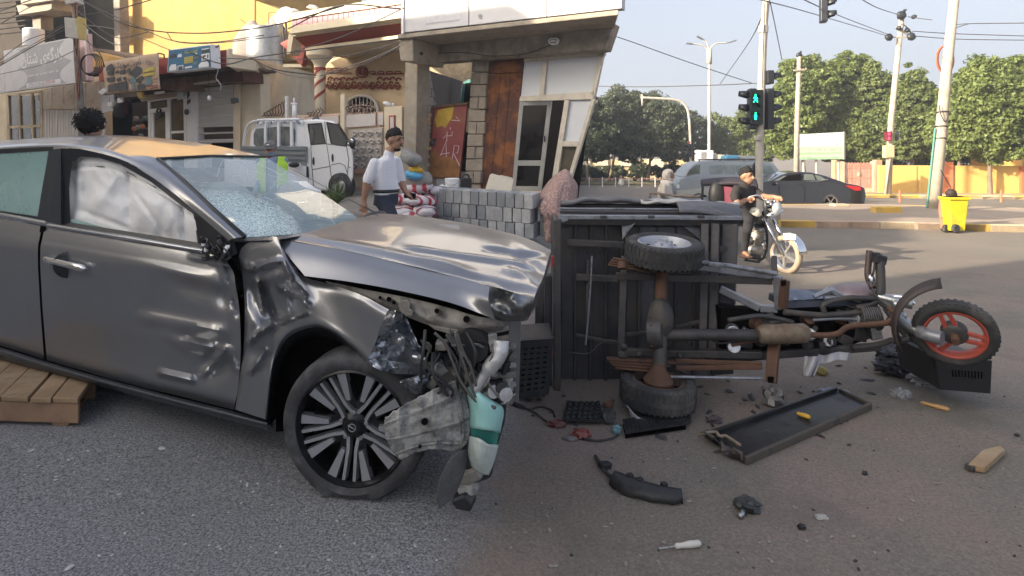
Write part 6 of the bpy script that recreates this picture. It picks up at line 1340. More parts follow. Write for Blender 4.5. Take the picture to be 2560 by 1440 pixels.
b=MB();b.box(PG(2098,21.6,KH+.03),(.55,.35,.08),(0,0,.1));b.build('kerb_stone',M_kerbc,isl,bevel=.02)
fk=[(2150,30.4),(2300,29.6),(2700,28.2)]
b=MB();b.prism([PG(x,D,.12-.3)for x,D in fk+[(2700,40),(1990,46),(2060,36)]],(0,0,.3));fp=struct(b.build('far_pavement',mat('far_paving',(.44,.34,.22),.95,var=.1,vscale=2)))
for o_ in kerb_run('kerb',[PG(x,D)for x,D in fk],.17,.25,[M_kerby,M_kerby,M_kerbc,M_kerby,M_kerbc],1.4):o_.parent=fp
for k,px in enumerate((2250,2503)):
 D=26.6;t=thing('bollard',('orange bollard on the far road left of the leaning pole' if k==0 else 'orange bollard on the far road right of the yellow bin'),'bollard',PG(px,D),'orange bollards on the far road')
 b=MB();b.lathe([(.01,0),(.05,0),(.045,.5),(.02,.53),(.005,.53)],PG(px,D),(0,0,1),10);b.build('post',plain('bollard_orange',(.50,.16,.08),.6),t,smooth=30)
M_yw=mat('yellow_wall',(.64,.40,.12),.9,var=.08,vscale=2,bump=.2,dirt=((.48,.31,.12),.25,1.2));M_op=mat('orange_pillar',(.50,.16,.07),.85,var=.1,vscale=3,bump=.2);M_pinkp=mat('pillar_pink',(.52,.30,.19),.85,var=.1,vscale=3)
def wD(px):return 33.5-(px-2200)/360*1.2
def wp_(px,py,o=0):return P(px,py,wD(px)+o)
wall=thing('boundary_wall','long yellow boundary wall with raised panels below the trees','wall',PG(2380,33))
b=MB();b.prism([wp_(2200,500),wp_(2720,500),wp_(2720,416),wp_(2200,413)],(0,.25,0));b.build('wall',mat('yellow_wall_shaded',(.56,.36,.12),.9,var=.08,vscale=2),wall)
for x0,x1 in((2205,2222),(2230,2292),(2300,2358),(2386,2478),(2480,2552),(2560,2660)):
 b=MB();b.prism([wp_(x0,492,-.06),wp_(x1,492,-.06),wp_(x1,415,-.06),wp_(x0,414,-.06)],(0,.06,0));b.build('panel',M_yw,wall,bevel=.01)
for x0,x1,y in((2360,2384,405),(2552,2560,415)):
 b=MB();b.prism([wp_(x0,495,-.16),wp_(x1,495,-.16),wp_(x1,y,-.16),wp_(x0,y,-.16)],(0,.4,0));b.build('pillar',M_op,wall,bevel=.015)
gt=thing('park_gate','pink barred gate between pillars left of the yellow wall','gate',PG(2148,34.5))
GD=34.5
for x0,x1,y,m in((2086,2098,400,M_pinkp),(2098,2112,404,M_kerbc),(2184,2192,404,M_kerbc),(2190,2206,400,M_pinkp)):
 b=MB();b.prism([P(x0,490,GD),P(x1,490,GD),P(x1,y,GD),P(x0,y,GD)],(0,.35,0));b.build('gate_pillar',m,gt,bevel=.02)
M_gpink=plain('gate_pink',(.55,.27,.20),.6)
for k in range(19):
 x=2115+k*3.75;b=MB();b.cyl(P(x,470,GD+.15),P(x,406+(1.5 if k%2 else 0),GD+.15),.028,n=5);b.build('bar',M_gpink,gt)
for y in(415,420,444,468):
 b=MB();b.bar(P(2113,y,GD+.13),P(2184,y,GD+.13),.05,.05);b.build('rail',M_gpink,gt)
b=MB();b.prism([P(2144,408,GD+.1),P(2150,408,GD+.1),P(2150,472,GD+.1),P(2144,472,GD+.1)],(0,.05,0));b.build('gate_stile',M_gpink,gt)
b=MB();b.ell(P(2147,436,GD+.08),(.10,.04,.13));b.build('gate_boss',M_kerbc,gt)
b=MB();b.prism([P(2160,470,GD+.1),P(2184,470,GD+.1),P(2184,486,GD+.1),P(2160,486,GD+.1)],(0,.05,0));b.build('gate_base',M_kerbc,gt)
og=thing('orange_building','tall orange building edge at the far right behind the wall','building',PG(2600,36));b=MB();b.prism([P(2552,500,36),P(2750,500,36),P(2750,310,36),P(2556,325,36)],(0,4,0));b.build('wall',mat('building_orange',(.55,.32,.09),.9,var=.08,vscale=1),og)
fw_=thing('boundary_wall','pale sunlit wall far behind the dark trees','wall',PG(1570,74));b=MB();b.prism([P(1380,450,74),P(1760,450,74),P(1760,400,74),P(1380,398,74)],(0,.4,0));b.build('wall',mat('far_cream',(.60,.47,.27),.9,var=.12,vscale=.5),fw_)
for x0,x1,y0,y1 in((1440,1475,388,415),(1490,1520,392,414),(1550,1590,394,415),(1620,1660,398,420)):
 b=MB();b.prism([P(x0,y1,73.8),P(x1,y1,73.8),P(x1,y0,73.8),P(x0,y0,73.8)],(0,.2,0));b.build('panel',mat('far_white',(.66,.58,.46),.9,var=.1,vscale=.6),fw_)
hedge=MB();rb=random.Random(6)
rl=thing('roadside_rail','low white rail fence along the far road on the left','fence',PG(1560,46))
for k in range(9):
 x=1440+k*33;b=MB();b.cyl(PG(x,46),PG(x,46,.75),.04,n=6);b.build('post',M_signw,rl)
b=MB();b.bar(PG(1400,46,.62),PG(1720,46,.62),.05,.05);b.build('rail',plain('rail_red',(.40,.20,.15),.6),rl)
b=MB();b.prism([PG(1380,50,.05),PG(1760,50,.05),PG(1800,75,.05),PG(1380,75,.05)],(0,0,.1));struct(b.build('verge',mat('verge_earth',(.17,.15,.085),.95,var=.3,vscale=.8)))
def leaf_mat(name,c1,c2):
 m=bpy.data.materials.new(name);m.use_nodes=True;n=m.node_tree.nodes;l=m.node_tree.links;b_=n['Principled BSDF']
 g=n.new('ShaderNodeNewGeometry');nz=n.new('ShaderNodeTexNoise');nz.inputs['Scale'].default_value=.9;nz.inputs['Detail'].default_value=4;l.new(g.outputs['Position'],nz.inputs['Vector'])
 a=n.new('ShaderNodeMath');a.operation='MULTIPLY_ADD';a.inputs[1].default_value=.5;l.new(g.outputs['Random Per Island'],a.inputs[0]);l.new(nz.outputs['Fac'],a.inputs[2])
 r=n.new('ShaderNodeValToRGB');r.color_ramp.elements[0].position=.35;r.color_ramp.elements[1].position=1.0;r.color_ramp.elements[0].color=(*c1,1);r.color_ramp.elements[1].color=(*c2,1)
 l.new(a.outputs[0],r.inputs[0]);l.new(r.outputs[0],b_.inputs['Base Color']);b_.inputs['Roughness'].default_value=.55;b_.inputs['Transmission Weight'].default_value=0
 tr_=n.new('ShaderNodeBsdfTranslucent');l.new(r.outputs[0],tr_.inputs['Color']);mx=n.new('ShaderNodeMixShader');mx.inputs[0].default_value=.38;out=n['Material Output']
 l.new(b_.outputs[0],mx.inputs[1]);l.new(tr_.outputs[0],mx.inputs[2]);l.new(mx.outputs[0],out.inputs['Surface']);return m
M_lfa=leaf_mat('leaf_bright',(.095,.13,.034),(.225,.28,.08));M_lfb=leaf_mat('leaf_dark',(.040,.058,.036),(.11,.135,.07));M_lfc=leaf_mat('leaf_mid',(.072,.105,.034),(.20,.245,.075))
M_bark=mat('bark',(.20,.155,.11),.95,var=.3,vscale=4,bump=.6,bscale=12)
def leaves_mesh(name,centre,rad,nclump,nleaf,size,seed,m,parent,squash=1.0,crad=None):
 r=np.random.default_rng(seed);c=np.array(centre);rad=np.array(rad)
 d=r.normal(size=(nclump,3));d/=np.linalg.norm(d,axis=1)[:,None]
 rr_=r.uniform(.35,1,nclump)**.45*(1+.16*np.sin(d[:,0]*5+seed)*np.cos(d[:,2]*4+seed));cc=c+d*rad*rr_[:,None]
 cr_=(crad or min(rad)*.30)*r.uniform(.5,1.25,nclump);out=r.random(nclump)<.16;cc=np.where(out[:,None],c+(cc-c)*1.07,cc);cr_=np.where(out,cr_*.5,cr_)
 dd=r.normal(size=(nclump,nleaf,3));dd/=np.linalg.norm(dd,axis=2)[:,:,None];dd[:,:,2]=np.where(dd[:,:,2]<-.3,dd[:,:,2]*.5,dd[:,:,2])
 p=cc[:,None,:]+dd*cr_[:,None,None]*r.uniform(.45,1.05,(nclump,nleaf,1))*np.array([1,1,.8]);p=p.reshape(-1,3);nrm=dd.reshape(-1,3)*.7+r.normal(size=p.shape)*.55+np.array([0,0,.25])
 nrm/=np.linalg.norm(nrm,axis=1)[:,None];a=np.cross(nrm,r.normal(size=p.shape));a/=np.linalg.norm(a,axis=1)[:,None];b_=np.cross(nrm,a)
 s=size*r.uniform(.5,1.7,(len(p),1));v=np.stack([p-a*s,p+b_*s*.55,p+a*s,p-b_*s*.55],1).reshape(-1,3)
 me=bpy.data.meshes.new(name);nq=len(p);me.vertices.add(nq*4);me.vertices.foreach_set('co',v.ravel());me.loops.add(nq*4);me.loops.foreach_set('vertex_index',np.arange(nq*4));me.polygons.add(nq)
 me.polygons.foreach_set('loop_start',np.arange(nq)*4);me.polygons.foreach_set('loop_total',np.full(nq,4));me.materials.append(m);me.update(calc_edges=True)
 o=bpy.data.objects.new(name,me);COL.objects.link(o);o.parent=parent;o.location=-parent.location if parent else(0,0,0);return o
def tree(label,tpx,D,crown,m,seed,trunk_r=.16,n=210,nl=110,leaf=.10,group='trees beyond the road',lean=0):
 g=PG(tpx,D);t=thing('tree',label,'tree',g,group);rb=random.Random(seed)
 cp=[];k=D/F
 lo=min(c[1]+c[3]for c in crown)
 mainc=crown[0];topz=P(mainc[0],mainc[1],D);b=MB()
 b.tube(smooth_path([g-Vector((0,0,.2)),g.lerp(topz,.4)+Vector((rb.uniform(-.2,.2),0,0)),topz],10),[trunk_r*(1-.07*i)for i in range(11)],9)
 b.build('trunk',M_bark,t,smooth=True)
 for j in range(5):
  a=g.lerp(topz,rb.uniform(.38,.6));c=rb.choice(crown);e=P(c[0]+rb.uniform(-.7,.7)*c[2],c[1]+rb.uniform(-.5,.6)*c[3],D+rb.uniform(-1,1)*c[2]*k*.5)
  b=MB();b.tube(smooth_path([a,a.lerp(e,.5)+Vector((0,0,.3)),e],6),[trunk_r*.5*(1-.12*i)for i in range(7)],6);b.build('limb',M_bark,t,smooth=True)
 for j,(x,y,rx,ry)in enumerate(crown):
  nn=int(n*(rx*ry)/(70*70));leaves_mesh('crown',P(x,y,D),(rx*k,rx*k*.85,ry*k),max(24,nn),nl,leaf,seed*10+j,m,t,crad=max(.45,min(rx,ry)*k*.27))
 return t
tree('dark tree at the left end of the far row, partly cut by the shop',1470,52,[(1475,320,62,75),(1440,300,50,60),(1500,350,55,55)],M_lfb,1)
tree('tall dark tree second in the far left row',1520,55,[(1545,300,62,80),(1580,350,60,60)],M_lfb,2)
tree('broad dark tree behind the signal mast arm',1620,55,[(1640,320,70,78),(1600,280,50,55),(1690,350,50,58)],M_lfb,3)
tree('dark tree behind the street lamp',1712,60,[(1735,345,55,60)],M_lfb,4)
tree('lower mid green tree left of the traffic light',1800,62,[(1795,330,45,48),(1830,345,55,55)],M_lfc,5)
tree('small green tree right behind the traffic light',1865,56,[(1880,330,52,60),(1900,370,42,40)],M_lfc,6)
tree('tall bright green tree right of the traffic light',2015,42,[(2000,255,68,105),(1965,330,45,70),(2045,225,55,75)],M_lfa,7,n=260)
tree('tall bright green tree behind the billboard',2100,43,[(2115,240,62,100),(2150,200,45,55),(2100,330,55,65)],M_lfa,8,n=260)
tree('dense green tree behind the gate',2175,42,[(2190,270,58,100),(2180,350,55,60)],M_lfc,9,n=250)
tree('shady green tree between the two concrete poles',2275,40,[(2285,275,52,95),(2260,340,45,65),(2310,320,42,80)],M_lfc,10,n=250)
tree('bright spreading tree with bare trunk at the right end',2475,32,[(2475,255,95,100),(2420,300,60,85),(2535,250,65,95),(2500,360,80,45)],M_lfa,11,n=260,leaf=.085,trunk_r=.14)
tree('bright tree leaning in behind the leaning concrete pole',2400,38,[(2395,300,45,95),(2370,340,40,60)],M_lfa,12,n=240)
tree('dark hedge-like tree filling the gap behind the gate',2130,47,[(2130,340,95,75),(2240,330,80,85)],M_lfb,13)
tree('dark tree filling behind the yellow wall',2330,44,[(2330,350,90,70),(2420,350,80,65)],M_lfb,14)
for k,(x,w)in enumerate(((1460,40),(1525,45),(1600,60),(1680,40))):
 t=thing('shrub',('dark shrub at the foot of the leftmost far tree','dark shrub below the second far tree','long dark shrub below the mast arm','dark shrub left of the grey van')[k],'shrub',PG(x,58),'shrubs under the far trees');leaves_mesh('foliage',P(x,432,58),(w*58/F,1.0,.75),40,40,.16,50+k,M_lfb,t,crad=.5)
M_pw=mat('pole_pale',(.50,.46,.40),.7,.1,var=.12,vscale=5,bump=.2,dirt=((.36,.31,.25),.35,3));M_pc=mat('pole_concrete',(.42,.36,.29),.9,var=.15,vscale=4,bump=.4,dirt=((.30,.25,.20),.4,3))
M_sig=mat('signal_black',(.022,.025,.030),.45,var=.2,vscale=8,bump=.05)
def signal_head(root,c,f,n,s,lens,pitch=.30):
 f=Vector(f).normalized();r_=Vector((0,0,1)).cross(f).normalized();up=Vector((0,0,1));M=Matrix((r_,f,up)).transposed();c=Vector(c)
 b=MB();b.box(c-up*pitch*s*(n-1)/2-f*.10*s,(.30*s,.16*s,(pitch*n+.02)*s),M);b.build('housing',M_sig,root,bevel=.02*s)
 for k in range(n):
  q=c-up*pitch*s*k;b=MB();b.lathe([(.002,-.01*s),(.105*s,-.015*s),(.11*s,-.03*s)],q,f,20);b.build('lens',lens[k],root)
  vs=[];g=[]
  for h in(0,.20*s):
   g.append([q+f*(h-.02*s)+r_*(.118*s*math.cos(a))+up*(.118*s*math.sin(a))for a in np.linspace(-.5 if h==0 else.05,math.pi+.5 if h==0 else math.pi-.05,16)])
  b=MB();b.grid(g);b.build('visor',M_sig,root,smooth=True,solid=.012*s)
M_lens=plain('lens_off',(.03,.03,.035),.2);M_green=mat('signal_green',(.0,.55,.35),.4,emit=1.6,ecol=(.01,.80,.38),bump=0);M_red=mat('signal_red',(.6,.02,.04),.4,emit=1.6,ecol=(.9,.03,.06),bump=0)
TL_D=16.0
tl=thing('traffic_light','tall pale traffic light pole with two green walking figures lit','traffic light',PG(1897,TL_D))
b=MB();b.tube(smooth_path([PG(1897,TL_D),P(1898,400,TL_D),P(1904,220,TL_D),P(1908,100,TL_D),P(1914,20,TL_D),P(1921,-25,TL_D)],16),[.105]*6+[.10]*5+[.092]*4+[.085]*2,14);b.build('pole',M_pw,tl,smooth=True)
b=MB();b.cyl(P(1909,65,TL_D),P(1908,82,TL_D),.125,n=14);b.build('pole_collar',M_pw,tl);b=MB();b.tube([P(1912,0,TL_D-.14),P(1905,220,TL_D-.14)],.012,5);b.build('cable',M_wire,tl)
signal_head(tl,P(1868,240,TL_D),(-1,.15,0),3,1.12,[M_lens]*3,.315)
signal_head(tl,P(1930,240,TL_D),(1,.1,0),3,1.12,[M_lens]*3,.315)
signal_head(tl,P(1930,194,TL_D),(1,.1,0),1,1.12,[M_lens])
pcx=1889;b=MB();b.box(P(pcx,268,TL_D-.14),(.34,.20,.92));b.build('housing',M_sig,tl,bevel=.02)
for y in(246,269,290):
 b=MB();b.lathe([(.002,0),(.115,-.005),(.12,.02)],P(pcx,y,TL_D-.245),(0,-1,0),20);b.build('lens',plain('ped_lens',(.008,.035,.03),.3),tl)
 g=[[P(pcx,y,TL_D-.24-h)+Vector((.13*math.cos(a),0,.13*math.sin(a)))for a in np.linspace(.1,math.pi-.1,14)]for h in(0,.14)];b=MB();b.grid(g);b.build('visor',M_sig,tl,smooth=True,solid=.012)
def walker(cx_,cy_,s,kind):
 o=lambda x,y:P(cx_,cy_,TL_D-.268)+Vector((x*s,0,y*s))
 b=MB();b.ell(o(0,.075),(.020*s,.006,.022*s),None,10,6);b.bar(o(0,.05),o(0,-.015),.035*s,.008,up=(0,1,0))if False else b.tube([o(0,.045),o(.004,-.015)],.022*s,6)
 if kind:b.tube([o(.004,-.015),o(.03,-.05),o(.045,-.09)],.012*s,5);b.tube([o(.0,-.015),o(-.02,-.055),o(-.045,-.088)],.012*s,5);b.tube([o(0,.035),o(.035,.01),o(.045,-.01)],.009*s,5);b.tube([o(0,.035),o(-.03,.02),o(-.04,-.005)],.009*s,5)
 else:b.tube([o(.006,-.015),o(.016,-.09)],.013*s,5);b.tube([o(-.006,-.015),o(-.016,-.09)],.013*s,5);b.tube([o(.012,.04),o(.03,-.015)],.009*s,5);b.tube([o(-.012,.04),o(-.03,-.015)],.009*s,5)
 b.build('walking_figure',M_green,tl)
walker(pcx,246,1.15,1);walker(pcx,290,1.05,0)
b=MB();b.box(P(1895,345,TL_D-.1),(.16,.1,.1));b.build('push_button',M_pw,tl)
b=MB();b.lathe([(.002,0),(.19,0),(.20,.03),(.002,.04)],P(1890,425,TL_D+.1),(-.7,.7,0),24);b.build('mirror_sign',M_sig,tl)
hs_=thing('traffic_light','black signal head hanging from the wire at the top of the picture','traffic light',P(2075,40,17));signal_head(hs_,P(2070,-22,17),(1,-.35,0),3,1.15,[M_lens]*3,.30)
b=MB();b.tube([P(2056,-90,17),P(2058,-20,17)],.03,6);b.build('hanger',M_wire,hs_)
LD=45;ls=thing('street_lamp','three armed street lamp rising over the far road','street lamp',PG(1773,LD))
b=MB();b.tube([PG(1773,LD),P(1773.5,160,LD)],[.14,.10],10);b.tube([P(1773.5,160,LD),P(1773.5,122,LD)],.19,10);b.build('pole',M_pw,ls,smooth=True)
for pts,hd in(([(1772,125),(1767,107),(1757,98)],(1757,98,1742,90)),([(1775,122),(1790,109),(1820,107)],(1820,107,1840,101)),([(1772,125),(1752,112),(1732,110)],(1732,110,1715,108))):
 b=MB();b.tube(smooth_path([P(x,y,LD)for x,y in pts],10),.05,6);b.build('arm',M_pw,ls,smooth=True);b=MB();b.bar(P(hd[0],hd[1],LD),P(hd[2],hd[3],LD),.28,.10,up=(0,0,1));b.build('lamp_head',plain('lamp_grey',(.16,.17,.19),.5),ls,bevel=.03)
MD=40;ms=thing('traffic_light','distant mast arm signal with black heads before the dark trees','traffic light',PG(1725,MD))
b=MB();b.tube(smooth_path([PG(1727,MD),P(1726,360,MD),P(1722,290,MD),P(1712,262,MD),P(1690,250,MD),P(1640,246,MD),P(1602,244,MD)],24),.085,8);b.tube([P(1605,236,MD),P(1606,264,MD)],.07,6);b.build('mast',M_pw,ms,smooth=True)
signal_head(ms,P(1718,365,MD-.2),(-1,-.3,0),3,.95,[M_lens]*3);signal_head(ms,P(1733,365,MD-.2),(1,-.3,0),3,.95,[M_lens]*3)
b=MB();b.ell(P(1722,356,MD-.5),(.1,.04,.1));b.build('red_lens',plain('dim_red',(.20,.03,.04),.4),ms)
def upole(label,pts,D,r0,r1,extra=None):
 t=thing('utility_pole',label,'utility pole',PG(pts[0][0],D)if pts[0][1]is None else P(pts[0][0],pts[0][1],D));b=MB();q=[PG(pts[0][0],D)]+[P(x,y,D)for x,y in pts[1:]]
 b.tube(q,[r0+(r1-r0)*i/(len(q)-1)for i in range(len(q))],12);b.build('pole',M_pc,t,smooth=True);return t
u1=upole('slim concrete utility pole left of the billboard',[(1990,None),(1993,300),(1998,138)],27,.13,.085)
b=MB();b.bar(P(1984,176,26.9),P(2016,173,26.9),.07,.07);b.build('cross_arm',M_pc,u1);b=MB();b.tube(smooth_path([P(1998,142,27),P(2000,132,27),P(2003,129,27)],6),.05,6);b.ell(P(1998,138,27),(.14,.1,.12));b.build('insulator',M_sig,u1,smooth=True)
u2=upole('tall utility pole with insulators and a red signal',[(2219,None),(2228,300),(2254,45)],31,.17,.12)
for a,c in(((2222,93),(2290,93)),((2240,68),(2284,95)),((2256,30),(2256,52))):
 b=MB();b.bar(P(*a,30.9),P(*c,30.9),.07,.07);b.build('cross_arm',M_pc,u2)
for x,y,r_ in((2222,93,.20),(2278,91,.22),(2254,38,.24),(2247,70,.12),(2268,76,.12),(2285,42,.12),(2262,26,.07)):
 b=MB();b.ell(P(x,y,30.8),(r_,.15,r_*.9),None,12,8,bump=.3,bs=4,seed=x);b.build('insulator',M_sig,u2,smooth=True)
for k in range(4):
 b=MB();b.tube(smooth_path([P(2246+k*8,75,30.8),P(2258+k*5,60+k*4,30.6),P(2280,88,30.8)],8),.02,5);b.build('jumper_wire',M_wire,u2)
b=MB();b.prism([P(2214,364,30.7),P(2237,363,30.7),P(2237,394,30.7),P(2214,395,30.7)],(0,.3,0));b.build('meter_box',mat('meter_box_cream',(.56,.44,.27),.7),u2,bevel=.03)
b=MB();b.tube([P(2225,396,30.8),P(2213,484,30.8)],.045,6);b.build('conduit',M_pc,u2)
b=MB();b.prism([P(2215,330,30.6),P(2231,328,30.6),P(2229,352,30.6),P(2216,353,30.6)],(0,.2,0));b.build('signal_housing',plain('dark_red',(.14,.012,.03),.5),u2,bevel=.03)
for y in(335,346):
 b=MB();b.ell(P(2223,y,30.55),(.07,.03,.08));b.build('red_figure',M_red,u2)
signal_head(u2,P(2246,334,30.9),(1,-.5,0),2,.8,[M_lens]*2)
u3=thing('utility_pole','big leaning concrete pole on the island holding an orange conduit coil','utility pole',PG(2335,20.5,KH))
D3=20.5;b=MB();b.tube([PG(2334,D3,KH-.02),P(2352,330,D3),P(2366,180,D3),P(2392,-60,D3)],[.205,.175,.16,.14],14);b.build('pole',M_pc,u3,smooth=True)
b=MB();b.tube([PG(2317,D3,KH),P(2338,320,D3-.05)],.03,8);b.build('conduit',plain('conduit_teal',(.10,.30,.24),.5),u3)
for y,dx in((282,0),(318,0),(348,0)):
 x=2352+(330-y)*.09;b=MB();b.lathe([(.185,-.02),(.20,-.02),(.20,.02),(.185,.02)],P(x,y,D3),(.1,.2,1),16,caps=False,close=True);b.build('strap',M_sig,u3)
b=MB();b.prism([P(2363,320,D3-.1),P(2370,319,D3-.1),P(2369,348,D3-.1),P(2362,349,D3-.1)],(0,.2,0));b.build('junction_box',plain('box_orange',(.45,.17,.09),.6),u3)
b=MB();b.tube(smooth_path([P(2348,262,D3-.2),P(2352,285,D3-.24),P(2364,305,D3-.2),P(2372,280,D3-.1),P(2370,255,D3)],14),.016,5);b.build('wire_loop',M_wire,u3)
cl_=thing('conduit_coil','orange corrugated conduit coil hung on the leaning pole','coil',P(2361,183,D3))
for k in range(3):
 b=MB();b.tube([P(2361+k*1.5,149,D3+.22+.05*k)+Vector((.36*math.cos(a),.12*math.cos(a),(.44+.02*k)*math.sin(a)))for a in np.linspace(0,6.283,40)],.032,8);b.build('loop',mat('conduit_orange',(.52,.13,.075),.6,var=.1,bump=.2),cl_,smooth=True)
for k,(pts,D0,D1)in enumerate((([(1470,72),(1560,98),(1720,155),(1880,208)],14,18),([(1440,214),(1600,217),(1780,213),(1895,208)],30,22),([(1912,28),(1870,110),(1800,210)],16,40),([(1926,8),(1940,75),(1955,150)],16,22),([(1880,-6),(2000,25),(2120,60),(2225,92)],14,31),([(1990,-10),(2100,40),(2225,88)],14,31),([(2140,-10),(2195,20),(2250,38)],16,31),([(2270,42),(2330,50)],31,30),([(2280,78),(2380,84),(2560,90),(2620,92)],31,31),([(2285,90),(2400,98),(2620,101)],31,31),([(2390,62),(2430,59),(2640,57)],20,14),([(2388,70),(2420,60)],20,18))):
 q=[P(x,y,D0+(D1-D0)*i/(len(pts)-1))for i,(x,y)in enumerate(pts)];b=MB();b.tube(smooth_path(q,16),.0125*(D0+D1)/36,5)
 tag(b.build('overhead_wire',plain('wire_grey0',(0,0,0)),smooth=True),'overhead wire '+('slanting down from the concrete shop to the traffic light','running level over the far trees to the traffic light','slanting from the traffic light pole down past the street lamp','dropping from the traffic light pole to the bright trees','from the traffic light pole top to the tall pole, lower one','from the top edge to the tall pole, middle one','from the top edge to the tall pole, upper one','short one right of the tall pole top','from the tall pole to the right edge, upper one','from the tall pole to the right edge, lower one','thick dark one from the leaning pole to the right edge','short stub at the leaning pole')[k],'wire','overhead wires at the junction')
bb=thing('billboard','white and green billboard on posts before the trees','billboard',PG(2052,30))
b=MB();b.prism([P(1997,336,30),P(2110,330,30),P(2110,398,30),P(1997,400,30)],(0,.15,0));b.build('board',mat('board_white',(.74,.76,.72),.5,var=.03,bump=0),bb)
b=MB();b.prism([P(2110.5,328,29.9),P(2114,330,30.3),P(2114,398,30.3),P(2110.5,399,29.9)],(.02,.1,0));b.build('board_edge',plain('edge_grey',(.30,.31,.28),.6),bb)
for y0,y1,c in((366,373,(.50,.66,.42)),(374,381,(.60,.70,.46)),(382,386,(.36,.58,.34)),(387,393,(.62,.70,.46)),(394,398.5,(.34,.56,.34))):
 b=MB();b.prism([P(1998,y1,29.98),P(2109,y1-.8,29.98),P(2109,y0-.8,29.98),P(1998,y0,29.98)],(0,.015,0));b.build('printed_band',plain('bb%d'%y0,c,.5),bb)
for k,x in enumerate((2003,2022,2042,2049,2060,2076,2085,2098)):
 b=MB();b.prism([P(x,377,29.97),P(x+3+k%3*2,377,29.97),P(x+3+k%3*2,371,29.97),P(x,371,29.97)],(0,.01,0));b.build('printed_mark',plain('bb_mark',(.36,.46,.36),.5),bb)
for x in(2088,2099):b=MB();b.prism([P(x,361,29.97),P(x+5,361,29.97),P(x+5,357,29.97),P(x,357,29.97)],(0,.01,0));b.build('printed_mark',plain('bb_mark2',(.55,.58,.54),.5),bb)
for x in(2009,2041,2096):b=MB();b.cyl(PG(x,30.2),P(x,398,30.2),.06,n=8);b.build('post',M_pw,bb)
BD=14.3;bn=thing('wheelie_bin','bright yellow wheelie bin standing at the island kerb','bin',PG(2395,BD))
M_bin=mat('bin_yellow',(.62,.50,.02),.5,var=.10,vscale=4,bump=.1,dirt=((.34,.27,.08),.3,5))
kq=BD/F;g0=PG(2395,BD).z;Z=lambda y:CZ-(y-HY)*kq;Xp=lambda x:(x-CX)*kq
def bq(x0,x1,y,d0,d1):return[Vector((Xp(x0),BD+d0,Z(y))),Vector((Xp(x1),BD+d0,Z(y))),Vector((Xp(x1),BD+d1,Z(y))),Vector((Xp(x0),BD+d1,Z(y)))]
b=MB();b.hexa(bq(2376,2414,578,.0,.22)+bq(2372,2420,500,-.04,.30));b.build('bin_body',M_bin,bn,bevel=.03)
b=MB();b.hexa(bq(2368,2424,500,-.07,.33)+bq(2368,2424,493,-.07,.33));b.build('rim',M_bin,bn,bevel=.02)
b=MB();b.hexa(bq(2372,2420,493.5,-.03,.30)+bq(2372,2420,492,-.03,.30));b.build('opening',M_dark,bn)
for x in(2365,2389):
 b=MB();c=P(x,571,BD-.05 if x>2370 else BD+.12);b.lathe([(.01,-.04),(.09,-.04),(.10,-.02),(.10,.02),(.09,.04),(.01,.04)],c,(.3,-1,0),20);b.build('wheel',M_rubber,bn,smooth=40)
b=MB();b.bar(P(2366,566,BD+.2),P(2385,567,BD+.02),.03,.03);b.build('axle',M_sig,bn)
cw=thing('person','child in orange clothes leaning over the yellow bin','person',PG(2368,BD+.5,.0))
f=Fig();D=BD+.30;r2=Vector((.3,-.95,0));f2=Vector((.95,.3,0));kk=lambda x,y:P(x,y,D)
T,Mh=head(f,kk(2378,487),(.75,-.2,-.6),(.5,0,.8),.92)
f.limb([kk(2372,492),kk(2366,498)],[.05,.055],0)
f.loft([(kk(2370,494),.10,.08,r2,f2),(kk(2366,502),.16,.11,r2,f2),(kk(2364,518),.16,.12,r2,f2),(kk(2364,535),.15,.12,r2,f2),(kk(2366,545),.15,.12,r2,f2)],1)
for q in(-1,1):
 s0=kk(2368,499)+r2*.15*q;f.limb([s0,s0+Vector((.14,0,-.12)),s0+Vector((.26,0,-.10))],[.055,.045,.032],1);hand(f,s0+Vector((.26,0,-.10)),(1,0,-.2),r2*q,0,.8)
 f.limb([kk(2366,545)+r2*.08*q,kk(2366,562)+r2*.08*q,PG(2366,D,.05)+r2*.08*q],[.085,.065,.045],1);f.limb([PG(2365,D,.04)+r2*.08*q,PG(2374,D,.035)+r2*.08*q],[.045,.035],2)
f.build('body',[M_skin,mat('clothes_orange',(.50,.20,.11),.85,var=.1,vscale=6),M_shoe],cw,.014)
b=MB();b.ell(T(0,-.015,.025),(.105,.125,.115),Mh,24,16,bump=.22,bs=6);b.build('hair',mat('hair_brown',(.035,.022,.016),.7,bump=.5),cw,smooth=True)
b=MB();b.tube([kk(2378,470),kk(2352,425)],.012,5);st_=b.build('stick',M_sig);tag(st_,'thin stick poking up above the yellow bin','stick')
#  vehicles and riders at the junction
def wheel_at(root,c,ax,R_,w,spokes=5,tyre=None,rimm=None,rr=.68):
 c=Vector(c);ax=Vector(ax).normalized();u,v=perp(ax)
 b=MB();b.lathe([(R_*rr,.5*w),(R_*.93,.5*w),(R_,.32*w),(R_,-.32*w),(R_*.93,-.5*w),(R_*rr,-.5*w)],c,ax,32,close=True);t=b.build('tyre',tyre or M_rubber,root,smooth=50)
 b=MB();b.lathe([(R_*rr,.46*w),(R_*(rr-.06),.40*w),(R_*(rr-.06),-.4*w),(R_*rr,-.46*w)],c,ax,32,close=True);b.lathe([(.004,.40*w),(R_*.16,.40*w),(R_*.18,.25*w),(R_*.18,-.3*w)],c,ax,16)
 rim=b.build('rim',rimm or M_steel,root,smooth=50)
 for k in range(spokes):
  a=2*math.pi*k/spokes+.3;d=u*math.cos(a)+v*math.sin(a);b=MB();b.bar(c+d*R_*.14+ax*.30*w,c+d*R_*(rr-.04)+ax*.34*w,R_*.13,.03,up=ax);b.build('spoke',rimm or M_steel,rim)
 return t
D=22.8;S_=F/D;gy=517
